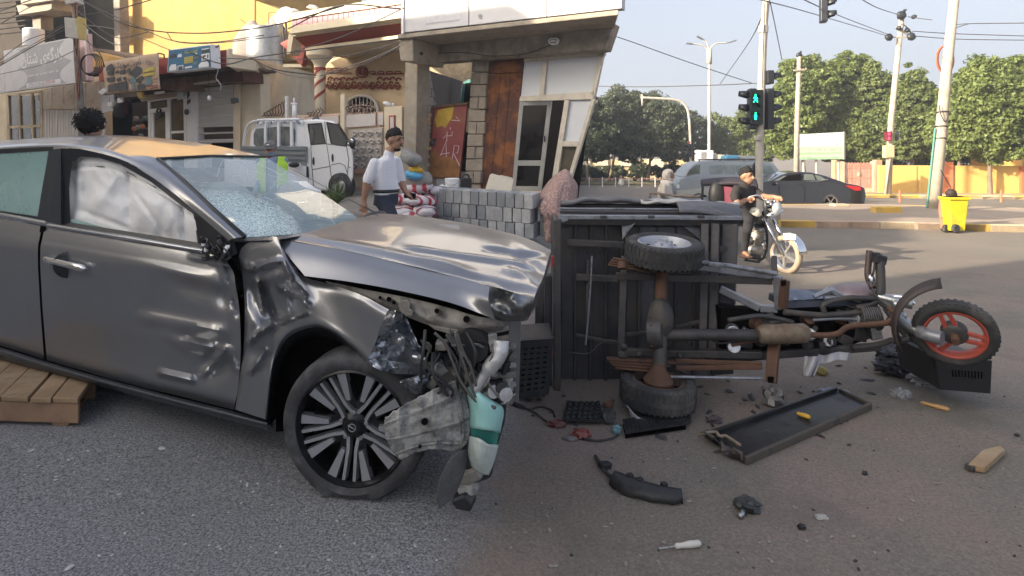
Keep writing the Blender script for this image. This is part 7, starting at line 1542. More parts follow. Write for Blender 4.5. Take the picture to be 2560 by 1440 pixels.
def car_solid(root,name,m,prof,d0,d1,inset,bev=.05):
 pts=[P(x,y,D)for x,y in prof];zs=[p.z for p in pts];z0,z1=min(zs),max(zs);n=len(pts)
 ring=lambda dd,s:[Vector((p.x,D+dd+s*inset*max(0,(p.z-z0)/(z1-z0))**1.5,p.z))for p in pts]
 a,c=ring(d0,1),ring(d1,-1);b=MB();b.add(a+c,[tuple(range(n))[::-1],tuple(range(n,2*n))]+[(i,(i+1)%n,n+(i+1)%n,n+i)for i in range(n)]);return b.build(name,m,root,bevel=bev,smooth=40)
M_bcar=mat('black_car_paint',(.016,.015,.016),.12,.2,var=.2,bump=0,coat=1.0,dirt=((.07,.06,.055),.1,3))
M_cg=mat('saloon_glass',(.16,.19,.18),.05,bump=0,spec=.8,alpha=.85)
sc_=thing('saloon_car','black saloon car driving left with its driver window open','car',PG(2020,D))
car_solid(sc_,'body',M_bcar,[(1852,480),(1858,470),(1905,458),(1935,452),(2050,450),(2120,459),(2150,464),(2165,470),(2167,490),(2162,510),(2110,512),(2098,511),(2094,498),(2086,492),(2077,490),(2068,493),(2061,500),(2060,512),(1912,513),(1905,497),(1893,492),(1880,498),(1874,512),(1854,510)],0,1.75,.10)
car_solid(sc_,'cabin',M_bcar,[(1928,455),(1962,438),(1985,432),(2010,430),(2040,432),(2072,440),(2110,454),(2128,462),(2050,462)],.10,1.65,.22,.06)
def on_side(root,name,m,pts,o,th=.02):
 b=MB();b.prism([P(x,y,D)+Vector((0,o,0))for x,y in pts],(0,th,0));return b.build(name,m,root)
for nm,pts,o in(('side_window',[(2014,452),(2015,435),(2036,436),(2044,451)],.135),('side_window',[(2048,451),(2042,438),(2056,441),(2070,450)],.135),('windscreen',[(1935,454),(1964,440),(1970,440),(1948,454)],.135)):
 on_side(sc_,nm,M_cg,pts,o)
on_side(sc_,'window_opening',M_dark,[(1952,453),(1974,439),(2008,435),(2008,452)],.138)
b=MB();b.tube([P(x,y,D)+Vector((0,.11,0))for x,y in((1940,456),(2050,453),(2074,449))],.018,5);b.build('chrome_trim',M_steel,sc_)
for x in(1948,2011):
 b=MB();b.tube([P(x,456,D)+Vector((0,.02,0)),P(x+2,480,D)+Vector((0,-.01,0)),P(x,506,D)+Vector((0,.0,0))],.008,4);b.build('door_seam',M_dark,sc_)
for x in(1996,2050):
 b=MB();b.tube([P(x,461,D)+Vector((0,.04,0)),P(x+9,461,D)+Vector((0,.04,0))],.02,6);b.build('door_handle',M_bcar,sc_)
on_side(sc_,'tail_light',mat('tail_red',(.42,.02,.025),.25,bump=0),[(2116,463),(2152,467),(2154,476),(2140,477),(2120,468)],.02,.1)
b=MB();b.ell(P(1942,459,D)+Vector((0,-.08,0)),(.09,.07,.07));b.build('wing_mirror',M_bcar,sc_,smooth=True)
for x in(2078,1890):
 wheel_at(sc_,P(x,506,D)+Vector((0,.12,0)),(0,-1,0),.325,.2,5,rimm=mat('dark_alloy',(.32,.32,.33),.35,.8,bump=0),rr=.76)
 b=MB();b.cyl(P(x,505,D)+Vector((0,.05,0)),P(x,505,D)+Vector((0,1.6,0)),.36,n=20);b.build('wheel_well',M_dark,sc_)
b=MB();b.box(P(2010,506,D)+Vector((0,.9,-.05)),(4.2,1.4,.1));b.build('underbody',M_dark,sc_)
dv=thing('person','driver of the black saloon seen through its open window','person',P(1990,460,D+.5))
f=Fig();T,Mh=head(f,P(1989,446,D+.45),(-1,-.2,0),(0,0,1),1.0);f.limb([P(1992,452,D+.45),P(1994,458,D+.45)],[.055,.06],0)
f.loft([(P(1995,456,D+.45),.1,.08,(0,1,0),(1,0,0)),(P(1996,462,D+.45),.2,.11,(0,1,0),(1,0,0)),(P(1997,480,D+.45),.18,.12,(0,1,0),(1,0,0))],1);f.limb([P(1994,461,D+.3),P(1985,470,D+.25),P(1970,464,D+.3)],[.05,.04,.03],0);hand(f,P(1970,464,D+.3),(-1,0,.3),(0,1,0),0,.9)
f.build('body',[M_skin,plain('shirt_grey',(.2,.2,.2),.9)],dv,.018);hair_cap(dv,T,Mh,1.0)
D=25.0
vn=thing('van','old grey blue van with roof rack carrying a blue bundle','van',PG(1820,D))
M_van=mat('van_paint',(.27,.30,.32),.35,.2,var=.08,vscale=2,bump=.03,coat=.4,dirt=((.34,.31,.27),.3,2.5));M_vlow=mat('van_lower',(.46,.45,.40),.5,var=.1,vscale=2)
car_solid(vn,'body',M_van,[(1690,480),(1692,458),(1700,447),(1722,440),(1760,438),(1955,438),(1960,470),(1958,490),(1692,490)],0,1.75,.04,.06)
car_solid(vn,'cabin',M_van,[(1708,445),(1722,425),(1738,411),(1752,405),(1800,402),(1910,402),(1938,407),(1950,425),(1956,445)],.03,1.7,.15,.07)
on_side(vn,'lower_panel',M_vlow,[(1692,476),(1765,470),(1958,468),(1958,500),(1775,502),(1765,488),(1745,482),(1728,490),(1722,502),(1694,500)],-.02,.3)
for nm,pts in(('windscreen',[(1713,443),(1726,424),(1742,412),(1752,412),(1750,440)]),('side_window',[(1775,440),(1777,414),(1806,413),(1808,440)]),('side_window',[(1813,440),(1812,413),(1838,413),(1840,440)]),('side_window',[(1845,440),(1843,413),(1885,413),(1888,440)]),('side_window',[(1905,440),(1902,412),(1930,414),(1944,440)])):
 on_side(vn,nm,mat('van_glass',(.20,.25,.27),.06,bump=0,spec=.8,var=.4,vscale=1.2)if nm!='windscreen' else M_cg,pts,.06)
for pts in([(1716,440),(1728,426),(1742,420),(1748,426),(1738,436)],):on_side(vn,'dust_cover',plain('cover_olive',(.12,.13,.11),.9),pts,.045)
for x,y,c in((1786,428,(.6,.6,.58)),(1822,428,(.62,.56,.55)),(1790,422,(.55,.5,.5))):b=MB();b.ell(P(x,y,D+.9),(.16,.1,.22));b.build('passenger_seat',plain('seat%d'%x,c,.9),vn,smooth=True)
for a,c in(((1745,399),(1930,398)),((1748,404),(1748,399)),((1800,402),(1800,398)),((1860,402),(1860,397)),((1925,402),(1925,398))):
 for dd in(.2,1.5):b=MB();b.tube([P(*a,D+dd),P(*c,D+dd)],.025,5);b.build('roof_rack',M_trim,vn)
b=MB();b.prism([P(x,y,D+.3)for x,y in((1816,399),(1819,389),(1847,388),(1847,399))],(0,.8,0));bl_=b.build('blue_bundle',plain('bundle_blue',(.12,.36,.52),.6),None,bevel=.05);tag(bl_,'blue bundle lying on the roof rack of the van','bundle')
b=MB();b.prism([P(x,y,D+.4)for x,y in((1850,398),(1851,390),(1888,390),(1890,398))],(0,.8,0));bl_=b.build('grey_box',plain('bundle_grey',(.38,.39,.40),.6),None,bevel=.03);tag(bl_,'pale grey box on the van roof right of the blue bundle','box')
on_side(vn,'headlight',M_white,[(1692,462),(1698,461),(1698,470),(1692,471)],-.03,.1)
for x in(1745,1915):wheel_at(vn,P(x,497,D)+Vector((0,.1,0)),(0,-1,0),.32,.22,6,rr=.6,rimm=plain('van_rim',(.5,.5,.48),.4,.6))
b=MB();b.box(P(1820,496,D)+Vector((0,.9,0)),(3.6,1.4,.3));b.build('underbody',M_dark,vn)
ac=thing('roadside_cabinet','white equipment cabinet with louvres behind the van','cabinet',PG(1766,44));b=MB();b.prism([P(1747,440,44),P(1783,440,44),P(1784,376,44),P(1747,375,44)],(0,1,0));b.build('cabinet_body',M_signw,ac,bevel=.03)
for k in range(6):b=MB();b.prism([P(1753+k*2.2,396,43.97),P(1754+k*2.2,396,43.97),P(1754+k*2.2,380,43.97),P(1753+k*2.2,380,43.97)],(0,.02,0));b.build('louvre',plain('louvre_grey',(.35,.35,.33),.6),ac)
b=MB();b.prism([P(1784,430,44.2),P(1812,430,44.2),P(1812,387,44.2),P(1784,385,44.2)],(0,1,0));b.build('side_cabinet',plain('cab_cream',(.58,.54,.46),.6),ac)
kid=thing('person','tiny far figure in white standing on the far road','person',PG(1553,47));f=Fig();D=47;f.blob(P(1553,443,D),(.11,.11,.13),0);f.loft([(P(1553,446,D),.1,.08,(1,0,0),(0,1,0)),(P(1553,450,D),.17,.11,(1,0,0),(0,1,0)),(P(1553,462,D),.20,.15,(1,0,0),(0,1,0))],1)
for q in(-1,1):f.limb([P(1553+q*4,449,D),P(1553+q*6,457,D)],[.05,.04],1);f.limb([P(1553+q*2,461,D),PG(1553+q*2,D,.03)],[.06,.05],0)
f.build('body',[M_skin,plain('robe_white',(.66,.64,.6),.9)],kid,.03)
D=9.4
T3=lambda x,y,d=0:P(x,y,D+d)
mt=thing('motor_tricycle','upright cargo motor tricycle with black canopy ridden towards us','motor tricycle',PG(1880,9.4))
M_dust=mat('dusty_tyre',(.34,.27,.20),.9,var=.15,vscale=9,bump=.3)
M_tan_m=mat('engine_metal',(.36,.34,.31),.4,.7,var=.3,vscale=16,bump=.3,dirt=((.12,.10,.085),.4,14))
fwc=T3(1965,636,-.35);fax=Vector((-.93,-.37,0)).normalized()
wheel_at(mt,fwc,fax,.285,.10,5,tyre=M_dust,rimm=plain('silver_rim',(.62,.60,.57),.35,.8),rr=.80)
fork_t=T3(1918,540,-.10)
for q in(-1,1):
 o=fax*.085*q;b=MB();b.tube([fwc+o,fwc.lerp(fork_t,.55)+o,fork_t+o],[.022,.026,.026],8);b.build('fork_leg',M_chrome,mt,smooth=True)
fd_=Vector((.37,-.93,0));g=[]
for a in np.linspace(.15,2.15,12):
 c=fwc+fd_*(.325*math.cos(a))+Vector((0,0,.325*math.sin(a)));g.append([c+fax*w_ for w_ in(-.075,-.05,0,.05,.075)])
b=MB();b.grid(g);b.build('mudguard',M_chrome,mt,smooth=True,solid=.006)
b=MB();b.box(T3(1974,592,-.5),(.17,.02,.09),(0,0,-.5));b.build('front_plate',M_white,mt,bevel=.005)
hl=T3(1942,522,-.35);b=MB();b.lathe([(.01,-.13),(.06,-.12),(.105,-.03),(.115,0),(.108,.005)],hl,(.45,-.89,0),20,caps=False);b.build('headlight_shell',M_chrome,mt,smooth=40)
b=MB();b.lathe([(.108,.0),(.07,.03),(.002,.04)],hl,(.45,-.89,0),20,caps=False);b.build('headlight_lens',plain('lens_glass',(.72,.74,.72),.08),mt,smooth=True)
for x,y,r_ in((1922,507,.05),(1925,540,.06),(1935,498,.05),(1952,528,.035)):
 b=MB();b.ell(T3(x,y,-.3),r_);b.build('chrome_lamp',M_chrome,mt,smooth=True)
b=MB();b.tube(smooth_path([T3(1862,500,-.12),T3(1876,492,-.16),T3(1896,489,-.2),T3(1912,500,-.2),T3(1928,494,-.28),T3(1944,491,-.38)],20),.016,8);b.build('handlebar',M_chrome,mt,smooth=True)
for a,c in(((1858,503,-.1),(1872,494,-.14)),((1938,493,-.36),(1952,490,-.42))):b=MB();b.tube([T3(*a),T3(*c)],.022,8);b.build('grip',M_black,mt,smooth=True)
b=MB();b.tube([T3(1916,500,-.2),T3(1916,545,-.12)],.05,10);b.build('steering_head',M_sig,mt,smooth=True)
b=MB();b.ell(T3(1888,540,-.05),(.17,.14,.13),(0,.25,.5),18,12);b.build('fuel_tank',mat('tank_black',(.02,.02,.022),.2,bump=0,coat=1),mt,smooth=True)
b=MB();b.ell(T3(1890,533,-.13),(.12,.08,.08),(0,.6,.5),14,10);b.build('tank_panel',plain('tank_silver',(.55,.52,.45),.35),mt,smooth=True)
b=MB();b.ell(T3(1873,553,-.15),(.06,.05,.10),(0,-.35,.4));b.build('tank_flash',plain('tank_red',(.50,.02,.04),.35),mt,smooth=True)
for x,y,r3,m in((1890,592,(.11,.12,.17),M_tan_m),(1885,625,(.14,.13,.10),M_tan_m),(1872,600,(.07,.10,.10),M_sig),(1905,612,(.06,.07,.10),M_chrome),(1880,640,(.15,.12,.05),M_sig),(1900,575,(.09,.08,.05),M_tan_m)):
 b=MB();b.ell(T3(x,y,-.02),r3,(0,.2,.4),14,9,bump=.12,bs=6,seed=x);b.build('engine_part',m,mt,smooth=40)
for k in range(5):b=MB();b.lathe([(.02,-.004),(.12,-.004),(.12,.004),(.02,.004)],T3(1893,575+k*6,-.05),(.2,-.1,1),14);b.build('cooling_fin',M_tan_m,mt)
for pts,r_,m in(([(1908,548),(1918,590),(1912,640),(1890,655)],.020,M_sig),([(1898,600),(1914,618),(1916,645)],.016,M_chrome),([(1870,560),(1862,600),(1866,650)],.022,M_sig),([(1860,650),(1900,655)],.018,M_sig),([(1912,555),(1930,580),(1938,610)],.01,M_sig),([(1905,555),(1890,562),(1868,560)],.02,M_sig)):
 b=MB();b.tube(smooth_path([T3(x,y,-.05)for x,y in pts],10),r_,7);b.build('frame_tube',m,mt,smooth=True)
b=MB();b.ell(T3(1858,540,.15),(.22,.16,.06));b.build('saddle',M_black,mt,smooth=True)
bz=lambda x,y,d:P(x,y,d)
b=MB();b.patch([[(1752,452,10.9),(1800,447,10.6),(1850,446,10.2),(1892,452,9.9)],[(1752,462,10.6),(1800,460,10.3),(1850,460,9.9),(1896,470,9.6)]],14,4);b.build('canopy',plain('canopy_black',(.025,.02,.028),.7),mt,smooth=True,solid=.05)
b=MB();b.hexa([bz(1810,520,10.3),bz(1835,520,10.2),bz(1836,520,10.5),bz(1812,520,10.6),bz(1808,462,10.3),bz(1834,460,10.2),bz(1836,460,10.5),bz(1810,462,10.6)]);b.build('backrest',mat('maroon_vinyl',(.13,.012,.035),.5,bump=.15),mt,bevel=.03)
b=MB();b.ell(bz(1795,490,10.4),(.17,.12,.28));b.build('backrest_cushion',M_black,mt,smooth=True)
for x,d in((1757,10.8),(1889,9.8)):b=MB();b.tube([bz(x,456,d),bz(x-2,520,d)],.022,6);b.build('canopy_post',M_sig,mt)
b=MB();b.tube(smooth_path([bz(1624,505,11.6),bz(1624,488,11.6),bz(1632,483,11.6),bz(1690,489,11.3),bz(1740,492,11.0),bz(1752,490,10.9)],24),.024,7);b.tube([bz(1690,489,11.3),bz(1700,510,11.3)],.02,6);b.build('side_rail',plain('rail_brown',(.16,.12,.10),.5),mt,smooth=True)
c0,c1=bz(1622,505,11.6),bz(1812,505,10.4);lt=Vector((.5,1.1,0));zb=gz_right(11)+.45
b=MB();b.hexa([Vector((c0.x,c0.y,zb)),Vector((c1.x,c1.y,zb)),Vector((c1.x,c1.y,zb))+lt,Vector((c0.x,c0.y,zb))+lt]+[c0,c1,c1+lt,c0+lt]);b.build('cargo_bed',mat('bed_dark',(.05,.055,.06),.5,.3),mt,bevel=.02)
for q in(0,1):wheel_at(mt,Vector((c0.x+.5,c0.y-.05,zb-.15))+lt*q,(-.45,-.9,0),.28,.14,5)
b=MB();b.bar(Vector((c1.x-.1,c1.y+.3,zb)),T3(1890,640,.05),.08,.08);b.build('chassis',M_sig,mt)
rd_=thing('person','rider in black t-shirt gripping the handlebar of the motor tricycle','person',PG(1866,D))
f=Fig();s=1.0
fr=Vector((.55,-.83,0));rr_=Vector((-.83,-.55,0))
T,Mh=head(f,T3(1866,441,0),(.62,-.78,-.05),(0,0,1),1.10)
f.limb([T3(1862,455,.02),T3(1860,466,.04)],[.058,.064],0)
f.loft([(T3(1860,462,.04),.09,.08,rr_,fr),(T3(1860,468,.04),.17,.10,rr_,fr),(T3(1861,480,.04),.215,.12,rr_,fr),(T3(1864,500,.03),.20,.125,rr_,fr),(T3(1862,520,.04),.185,.125,rr_,fr),(T3(1858,535,.06),.18,.14,rr_,fr)],1)
sR,sL=T3(1842,474,-.12),T3(1882,474,.16)
f.limb([sR,T3(1836,490,-.24),T3(1838,497,-.28)],[.072,.07,.066],1);f.limb([T3(1838,496,-.28),T3(1843,508,-.32),T3(1856,505,-.25),T3(1864,499,-.18)],[.052,.050,.042,.032],0);hand(f,T3(1862,500,-.19),(.9,.1,.1),(.2,.4,.9),0,1.0)
f.limb([sL,T3(1900,487,.02),T3(1908,492,-.06)],[.072,.068,.062],1);f.limb([T3(1906,491,-.05),T3(1918,493,-.2),T3(1936,492,-.36)],[.050,.044,.032],0);hand(f,T3(1934,493,-.35),(.6,-.7,-.1),(-.3,.3,.9),0,1.0)
f.limb([T3(1860,535,-.02),T3(1870,553,-.33),T3(1868,575,-.36)],[.105,.09,.075],2);f.limb([T3(1868,572,-.36),T3(1864,600,-.26),T3(1861,628,-.22)],[.07,.062,.048],2);f.limb([T3(1861,626,-.22),T3(1862,634,-.24),T3(1870,640,-.34)],[.042,.042,.032],0)
f.limb([T3(1866,535,.12),T3(1900,552,.02),T3(1898,580,.05)],[.105,.085,.07],2);f.limb([T3(1898,580,.05),T3(1892,632,.12),T3(1898,642,.02)],[.065,.048,.035],2)
f.build('body',[mat('skin_warm',(.36,.19,.115),.5,bump=.1),mat('tshirt_black',(.028,.024,.024),.9,var=.2,bump=.3,bscale=16),mat('trousers_charcoal',(.022,.022,.026),.9,bump=.2)],rd_,.010)
hair_cap(rd_,T,Mh,1.10);face_parts(rd_,T,Mh,1.10);b=MB();b.ell(T(0,.055,-.085),(.052,.045,.035),Mh,14,9);b.build('stubble',plain('stubble',(.12,.065,.045),.8),rd_,smooth=True)
b=MB();b.ell(T3(1864,641,-.30),(.05,.12,.03),(0,0,.7));b.build('sandal',plain('sandal_brown',(.10,.05,.035),.7),rd_,smooth=True)
pw=thing('person','passenger in white headscarf sitting in the tricycle cargo bed','person',bz(1664,520,11.9))
D=11.8;f=Fig();fr=Vector((.9,-.43,0));rr_=Vector((-.43,-.9,0));T,Mh=head(f,P(1672,441,D),(.93,-.36,-.1),(0,0,1),1.0)
f.loft([(P(1667,455,D),.09,.09,rr_,fr),(P(1664,463,D),.18,.12,rr_,fr),(P(1662,475,D),.23,.14,rr_,fr),(P(1664,492,D),.22,.15,rr_,fr),(P(1666,512,D),.24,.2,rr_,fr)],1)
for q in(-1,1):f.limb([P(1664,464,D)+rr_*.19*q,P(1664,486,D)+rr_*.24*q,P(1684,502,D)+rr_*.12*q],[.065,.06,.045],1);hand(f,P(1684,502,D)+rr_*.12*q,(.9,-.4,0),rr_*q,0);f.limb([P(1666,512,D)+rr_*.1*q,P(1700,516,D)+rr_*.1*q,P(1704,545,D)+rr_*.1*q],[.1,.08,.05],1)
f.build('body',[MATS['skin_warm'],mat('robe_cream',(.60,.54,.47),.9,var=.1,vscale=5,bump=.4,bscale=10)],pw,.014);face_parts(pw,T,Mh,1.0)
b=MB();g=[]
for i in range(12):
 t=.05+2.25*i/11;g.append([T(.105*math.sin(t)*math.cos(a)*(1+.05*math.sin(4*a)),.118*math.sin(t)*math.sin(a)*.98-.015-(.05 if math.sin(a)>.2 and.9<t<2.0 else 0),.128*math.cos(t)+.015)for a in np.linspace(0,6.283,30)])
b.grid(g);sf=b.build('headscarf',mat('scarf_white',(.66,.58,.52),.9,var=.06,bump=.4,bscale=14),pw,smooth=True,solid=.012)
b=MB();b.ell(T(0,-.02,-.13),(.13,.13,.07),Mh,16,9,bump=.15);b.build('scarf_wrap',MATS['scarf_white'],pw,smooth=True)
#  the overturned cargo tricycle
M_bed=mat('bed_steel_dark',(.050,.050,.056),.5,.45,var=.25,vscale=5,bump=.25,bscale=30,dirt=((.115,.10,.085),.45,4))
M_bed2=mat('bed_panel_grey',(.085,.085,.095),.5,.4,var=.2,vscale=5,bump=.2,dirt=((.14,.125,.11),.4,4))
M_frm=mat('frame_paint',(.060,.058,.060),.5,.4,var=.3,vscale=8,bump=.3,dirt=((.12,.103,.088),.5,7))
M_rusty=mat('frame_rust',(.10,.074,.055),.75,.25,var=.3,vscale=9,bump=.4,dirt=((.07,.045,.032),.5,6))
M_rail=mat('rail_worn',(.27,.28,.31),.45,.5,var=.2,vscale=10,bump=.2,dirt=((.07,.065,.06),.4,8))
wr=thing('overturned_tricycle','overturned dark cargo tricycle lying on its side with wheels towards us','tricycle',GR(1700,1000))
q_=P
def plate(nm,pts,m,th=.02,bev=.004,vec=None,par=None):
 b=MB();b.prism([q_(*p)for p in pts],vec or(0,th,0));return b.build(nm,m,par or wr,bevel=bev)
def rod(nm,pts,r_,m,n=8,k=None,par=None):
 p=[q_(*x)for x in pts];p=smooth_path(p,k)if k else p
 b=MB();b.tube(p,r_,n);return b.build(nm,m,par or wr,smooth=50)
def beam(nm,a,c,w,h,m,up=(0,0,1),par=None):
 b=MB();b.bar(q_(*a),q_(*c),w,h,up=up);return b.build(nm,m,par or wr,bevel=.006)
xs_=[1402,1440,1478,1516,1556,1600,1645,1692,1740,1790,1836]
for i in range(10):
 x0,x1=xs_[i],xs_[i+1];yb=985-(x0-1400)*.12;m=M_bed2 if i in(5,7,8)else M_bed
 plate('floor_panel',[(x0+1,552,4.60),(x1-2,552,4.60),(x1-3-(i>6)*3,yb-3,4.50),(x0+1-(i>6)*3,yb,4.50)],m,.02)
 plate('floor_rib',[(x1-4,552,4.57),(x1+3,552,4.57),(x1+1-(i>6)*3,yb-3,4.47),(x1-6-(i>6)*3,yb-3,4.47)],M_bed,.06)
plate('bed_frame',[(1398,548,4.50),(1860,549,4.50),(1858,566,4.50),(1398,562,4.50)],M_frm,.08)
plate('tail_post',[(1384,550,4.38),(1404,548,4.38),(1402,985,4.26),(1384,1000,4.26)],M_frm,.10,.01)
plate('tail_post',[(1362,690,4.45),(1380,690,4.45),(1380,985,4.35),(1362,985,4.35)],M_bed,.10,.01)
plate('tail_panel',[(1338,770,4.56),(1364,690,4.56),(1364,985,4.44),(1336,985,4.44)],M_bed,.03)
plate('tail_board',[(1388,552,4.62),(1402,552,4.62),(1402,985,4.45),(1388,985,4.45)],M_bed,.5,.01)
plate('tail_lamp',[(1378,640,4.36),(1386,640,4.36),(1386,668,4.36),(1378,668,4.36)],plain('lamp_red',(.35,.04,.05),.35),.03)
plate('tail_lamp',[(1374,840,4.30),(1384,842,4.30),(1383,892,4.30),(1375,892,4.30)],plain('lamp_pink',(.36,.17,.14),.4),.03)
for y0,y1,d0,d1,m in((538,548,4.42,4.55,M_rail),(527,533,4.62,4.72,M_frm),(520,524,4.80,4.9,M_rail),(512,517,5.0,5.1,M_frm)):
 plate('side_rail',[(1400,y0,d0),(1856,y0+3,d0),(1856,y1+3,d0),(1400,y1,d0)],m,.05)
plate('side_wall',[(1400,548,4.55),(1850,549,4.55),(1842,512,5.25),(1404,508,5.25)],M_bed,.02,vec=(0,0,-.02))
plate('side_corner',[(1398,538,4.40),(1424,538,4.40),(1420,552,4.40),(1398,560,4.40)],M_rail,.04)
plate('front_corner',[(1822,520,4.9),(1858,552,4.46),(1858,562,4.46),(1816,526,4.9)],M_rail,.02)
for x in(1500,1620,1745):plate('latch',[(x,539,4.40),(x+18,539,4.40),(x+17,545,4.40),(x+1,545,4.40)],M_frm,.02)
b=MB();b.patch([[(1404,512,4.9),(1480,502,4.95),(1560,503,4.95),(1640,505,4.95),(1700,508,4.9)],[(1402,504,5.05),(1480,495,5.1),(1560,497,5.1),(1640,499,5.1),(1704,503,5.05)],[(1405,512,5.3),(1480,506,5.35),(1560,507,5.35),(1640,508,5.3),(1700,512,5.2)]],40,8,lambda x,y,d,u,v:(x,y+2*math.sin(u*23),d));o_=b.build('tarpaulin',mat('tarp_black',(.085,.085,.092),.55,var=.3,vscale=6,bump=.4,bscale=14,dirt=((.20,.19,.18),.35,5)),wr,smooth=True,solid=.02)
b=MB();b.patch([[(1690,507,4.85),(1740,505,4.8),(1800,508,4.75),(1846,515,4.7)],[(1695,516,4.65),(1745,515,4.62),(1805,520,4.6),(1852,530,4.55)],[(1700,530,4.5),(1750,532,4.48),(1810,540,4.46),(1856,550,4.44)]],24,8);b.build('tarpaulin',MATS['tarp_black'],wr,smooth=True,solid=.02)
b=MB();b.patch([[(1600,500,5.0),(1690,498,5.0),(1780,505,4.9),(1850,508,4.8)],[(1604,508,4.9),(1692,506,4.9),(1782,511,4.8),(1850,514,4.72)]],24,4,lambda x,y,d,u,v:(x,y+2*math.sin(u*31),d));b.build('cloth_edge',mat('cloth_white',(.44,.42,.40),.85,var=.15,bump=.3),wr,smooth=True,solid=.012)
plate('side_panel',[(1555,562,4.52),(1590,556,4.50),(1570,580,4.46),(1556,600,4.46)],M_rail,.02)
plate('inner_panel',[(1562,566,4.58),(1752,566,4.58),(1752,596,4.56),(1562,610,4.56)],M_bed2,.02)
plate('inner_panel',[(1700,560,4.56),(1752,600,4.52),(1750,562,4.56)],M_rail,.01)
for y,x0,x1 in((606,1418,1560),(618,1740,1822),(692,1440,1560)):beam('cross_member',(x0,y,4.44),(x1,y+6,4.42),.035,.05,M_frm)
beam('cross_member',(1562,640,4.32),(1553,890,4.20),.05,.05,M_frm)
beam('cross_member',(1763,560,4.44),(1757,905,4.16),.055,.05,M_frm)
beam('cross_member',(1789,560,4.44),(1780,908,4.16),.06,.05,M_frm)
beam('cross_member',(1826,560,4.46),(1818,760,4.34),.11,.05,M_bed)
for a,c in(((1440,838,4.34),(1560,862,4.30)),((1470,650,4.5),(1468,840,4.4)),((1560,838,4.34),(1640,828,4.28)),((1690,818,4.28),(1800,792,4.24))):beam('brace',a,c,.022,.03,M_frm)
for a,c,w,h,m in(((1540,690,4.22),(1930,702,4.06),.035,.05,M_frm),((1720,664,4.14),(1930,690,4.04),.03,.045,M_rail),((1800,722,4.22),(1900,770,4.1),.04,.05,M_rail),((1900,770,4.1),(1944,772,4.06),.045,.05,M_rail),((1548,880,4.12),(1905,886,3.98),.05,.05,M_frm),((1740,902,4.06),(2200,866,4.0),.04,.05,M_frm)):
 beam('chassis_rail',a,c,w,h,m)
beam('frame_post',(1944,690,4.02),(1948,772,4.04),.05,.05,M_rail);beam('frame_post',(1962,700,3.98),(1957,770,4.0),.05,.05,M_rusty);beam('frame_post',(1935,640,4.15),(1937,700,4.1),.035,.05,M_frm)
plate('post_end',[(1953,702,3.95),(1966,700,3.95),(1966,714,3.95),(1954,716,3.95)],M_dark,.01)
rod('brake_rod',[(1745,656,4.02),(1775,660,4.0),(1820,664,4.0),(1940,684,3.98)],.016,M_rail,8)
for k,(x,y)in enumerate(((1762,655),(1778,660),(1790,662),(1808,663))):b=MB();b.box(q_(x,y,3.98),(.045,.03,.022));b.build('rod_clamp',M_rail,wr,bevel=.004)
for k in range(4):
 beam('spring_leaf',(1522-k*4+10,646+k*5,4.14-.01*k),(1672-k*14,664+k*5,4.10-.01*k),.05,.012,M_rusty)
 beam('spring_leaf',(1516+k*7,896+k*7,4.02-.012*k),(1690-k*18,906+k*7,3.98-.012*k),.055,.014,M_rusty)
rod('spring_bolt',[(1556,655,4.02),(1556,672,4.0)],.03,M_rusty,8)
for x,y,r_ in((1556,888,.032),(1560,868,.026),(1600,886,.02),(1700,890,.02)):b=MB();b.ell(q_(x,y,4.02),r_,None,8,6,bump=.2);b.build('hanger_bolt',M_frm,wr)
for a,c in(((1690,902,3.98),(1905,910,3.92)),((1690,920,3.96),(1905,918,3.9))):beam('lower_rail',a,c,.02,.03,M_rusty)
rod('lower_rod',[(1672,942,3.92),(1790,944,3.9),(1905,946,3.9)],.010,M_rail,6)
rod('axle',[(1655,660,4.10),(1652,760,4.04)],.040,M_rusty,14);rod('axle',[(1652,760,4.04),(1648,955,3.88)],.044,M_frm,14)
b=MB();b.ell(q_(1652,800,4.02),(.085,.10,.15),None,18,12);b.lathe([(.04,-.05),(.10,-.045),(.11,0),(.10,.045),(.04,.05)],q_(1640,832,3.98),(1,-.4,.1),20);b.build('differential',M_frm,wr,smooth=40)
for k in range(8):
 a=k*math.pi/4;b=MB();b.ell(q_(1640,832,3.98)+Vector((-.03,.095*math.cos(a)*.4,.095*math.sin(a)))+Vector((.07*math.cos(a)*.3,-.04,0)),.010,None,6,5);b.build('cover_bolt',M_rusty,wr)
rod('drive_shaft',[(1660,836,3.98),(1900,838,3.94)],.038,M_frm,14)
M_twheel=mat('tyre_dusty',(.036,.036,.037),.8,var=.3,vscale=9,bump=.3,bscale=40,dirt=((.13,.115,.10),.4,5))
M_trim_w=mat('rim_grey_white',(.38,.39,.43),.45,.35,var=.15,vscale=10,bump=.2,dirt=((.16,.14,.13),.3,9));M_rimr=mat('rim_brown',(.16,.105,.085),.7,.2,var=.3,vscale=9,bump=.3,dirt=((.06,.05,.045),.4,8))
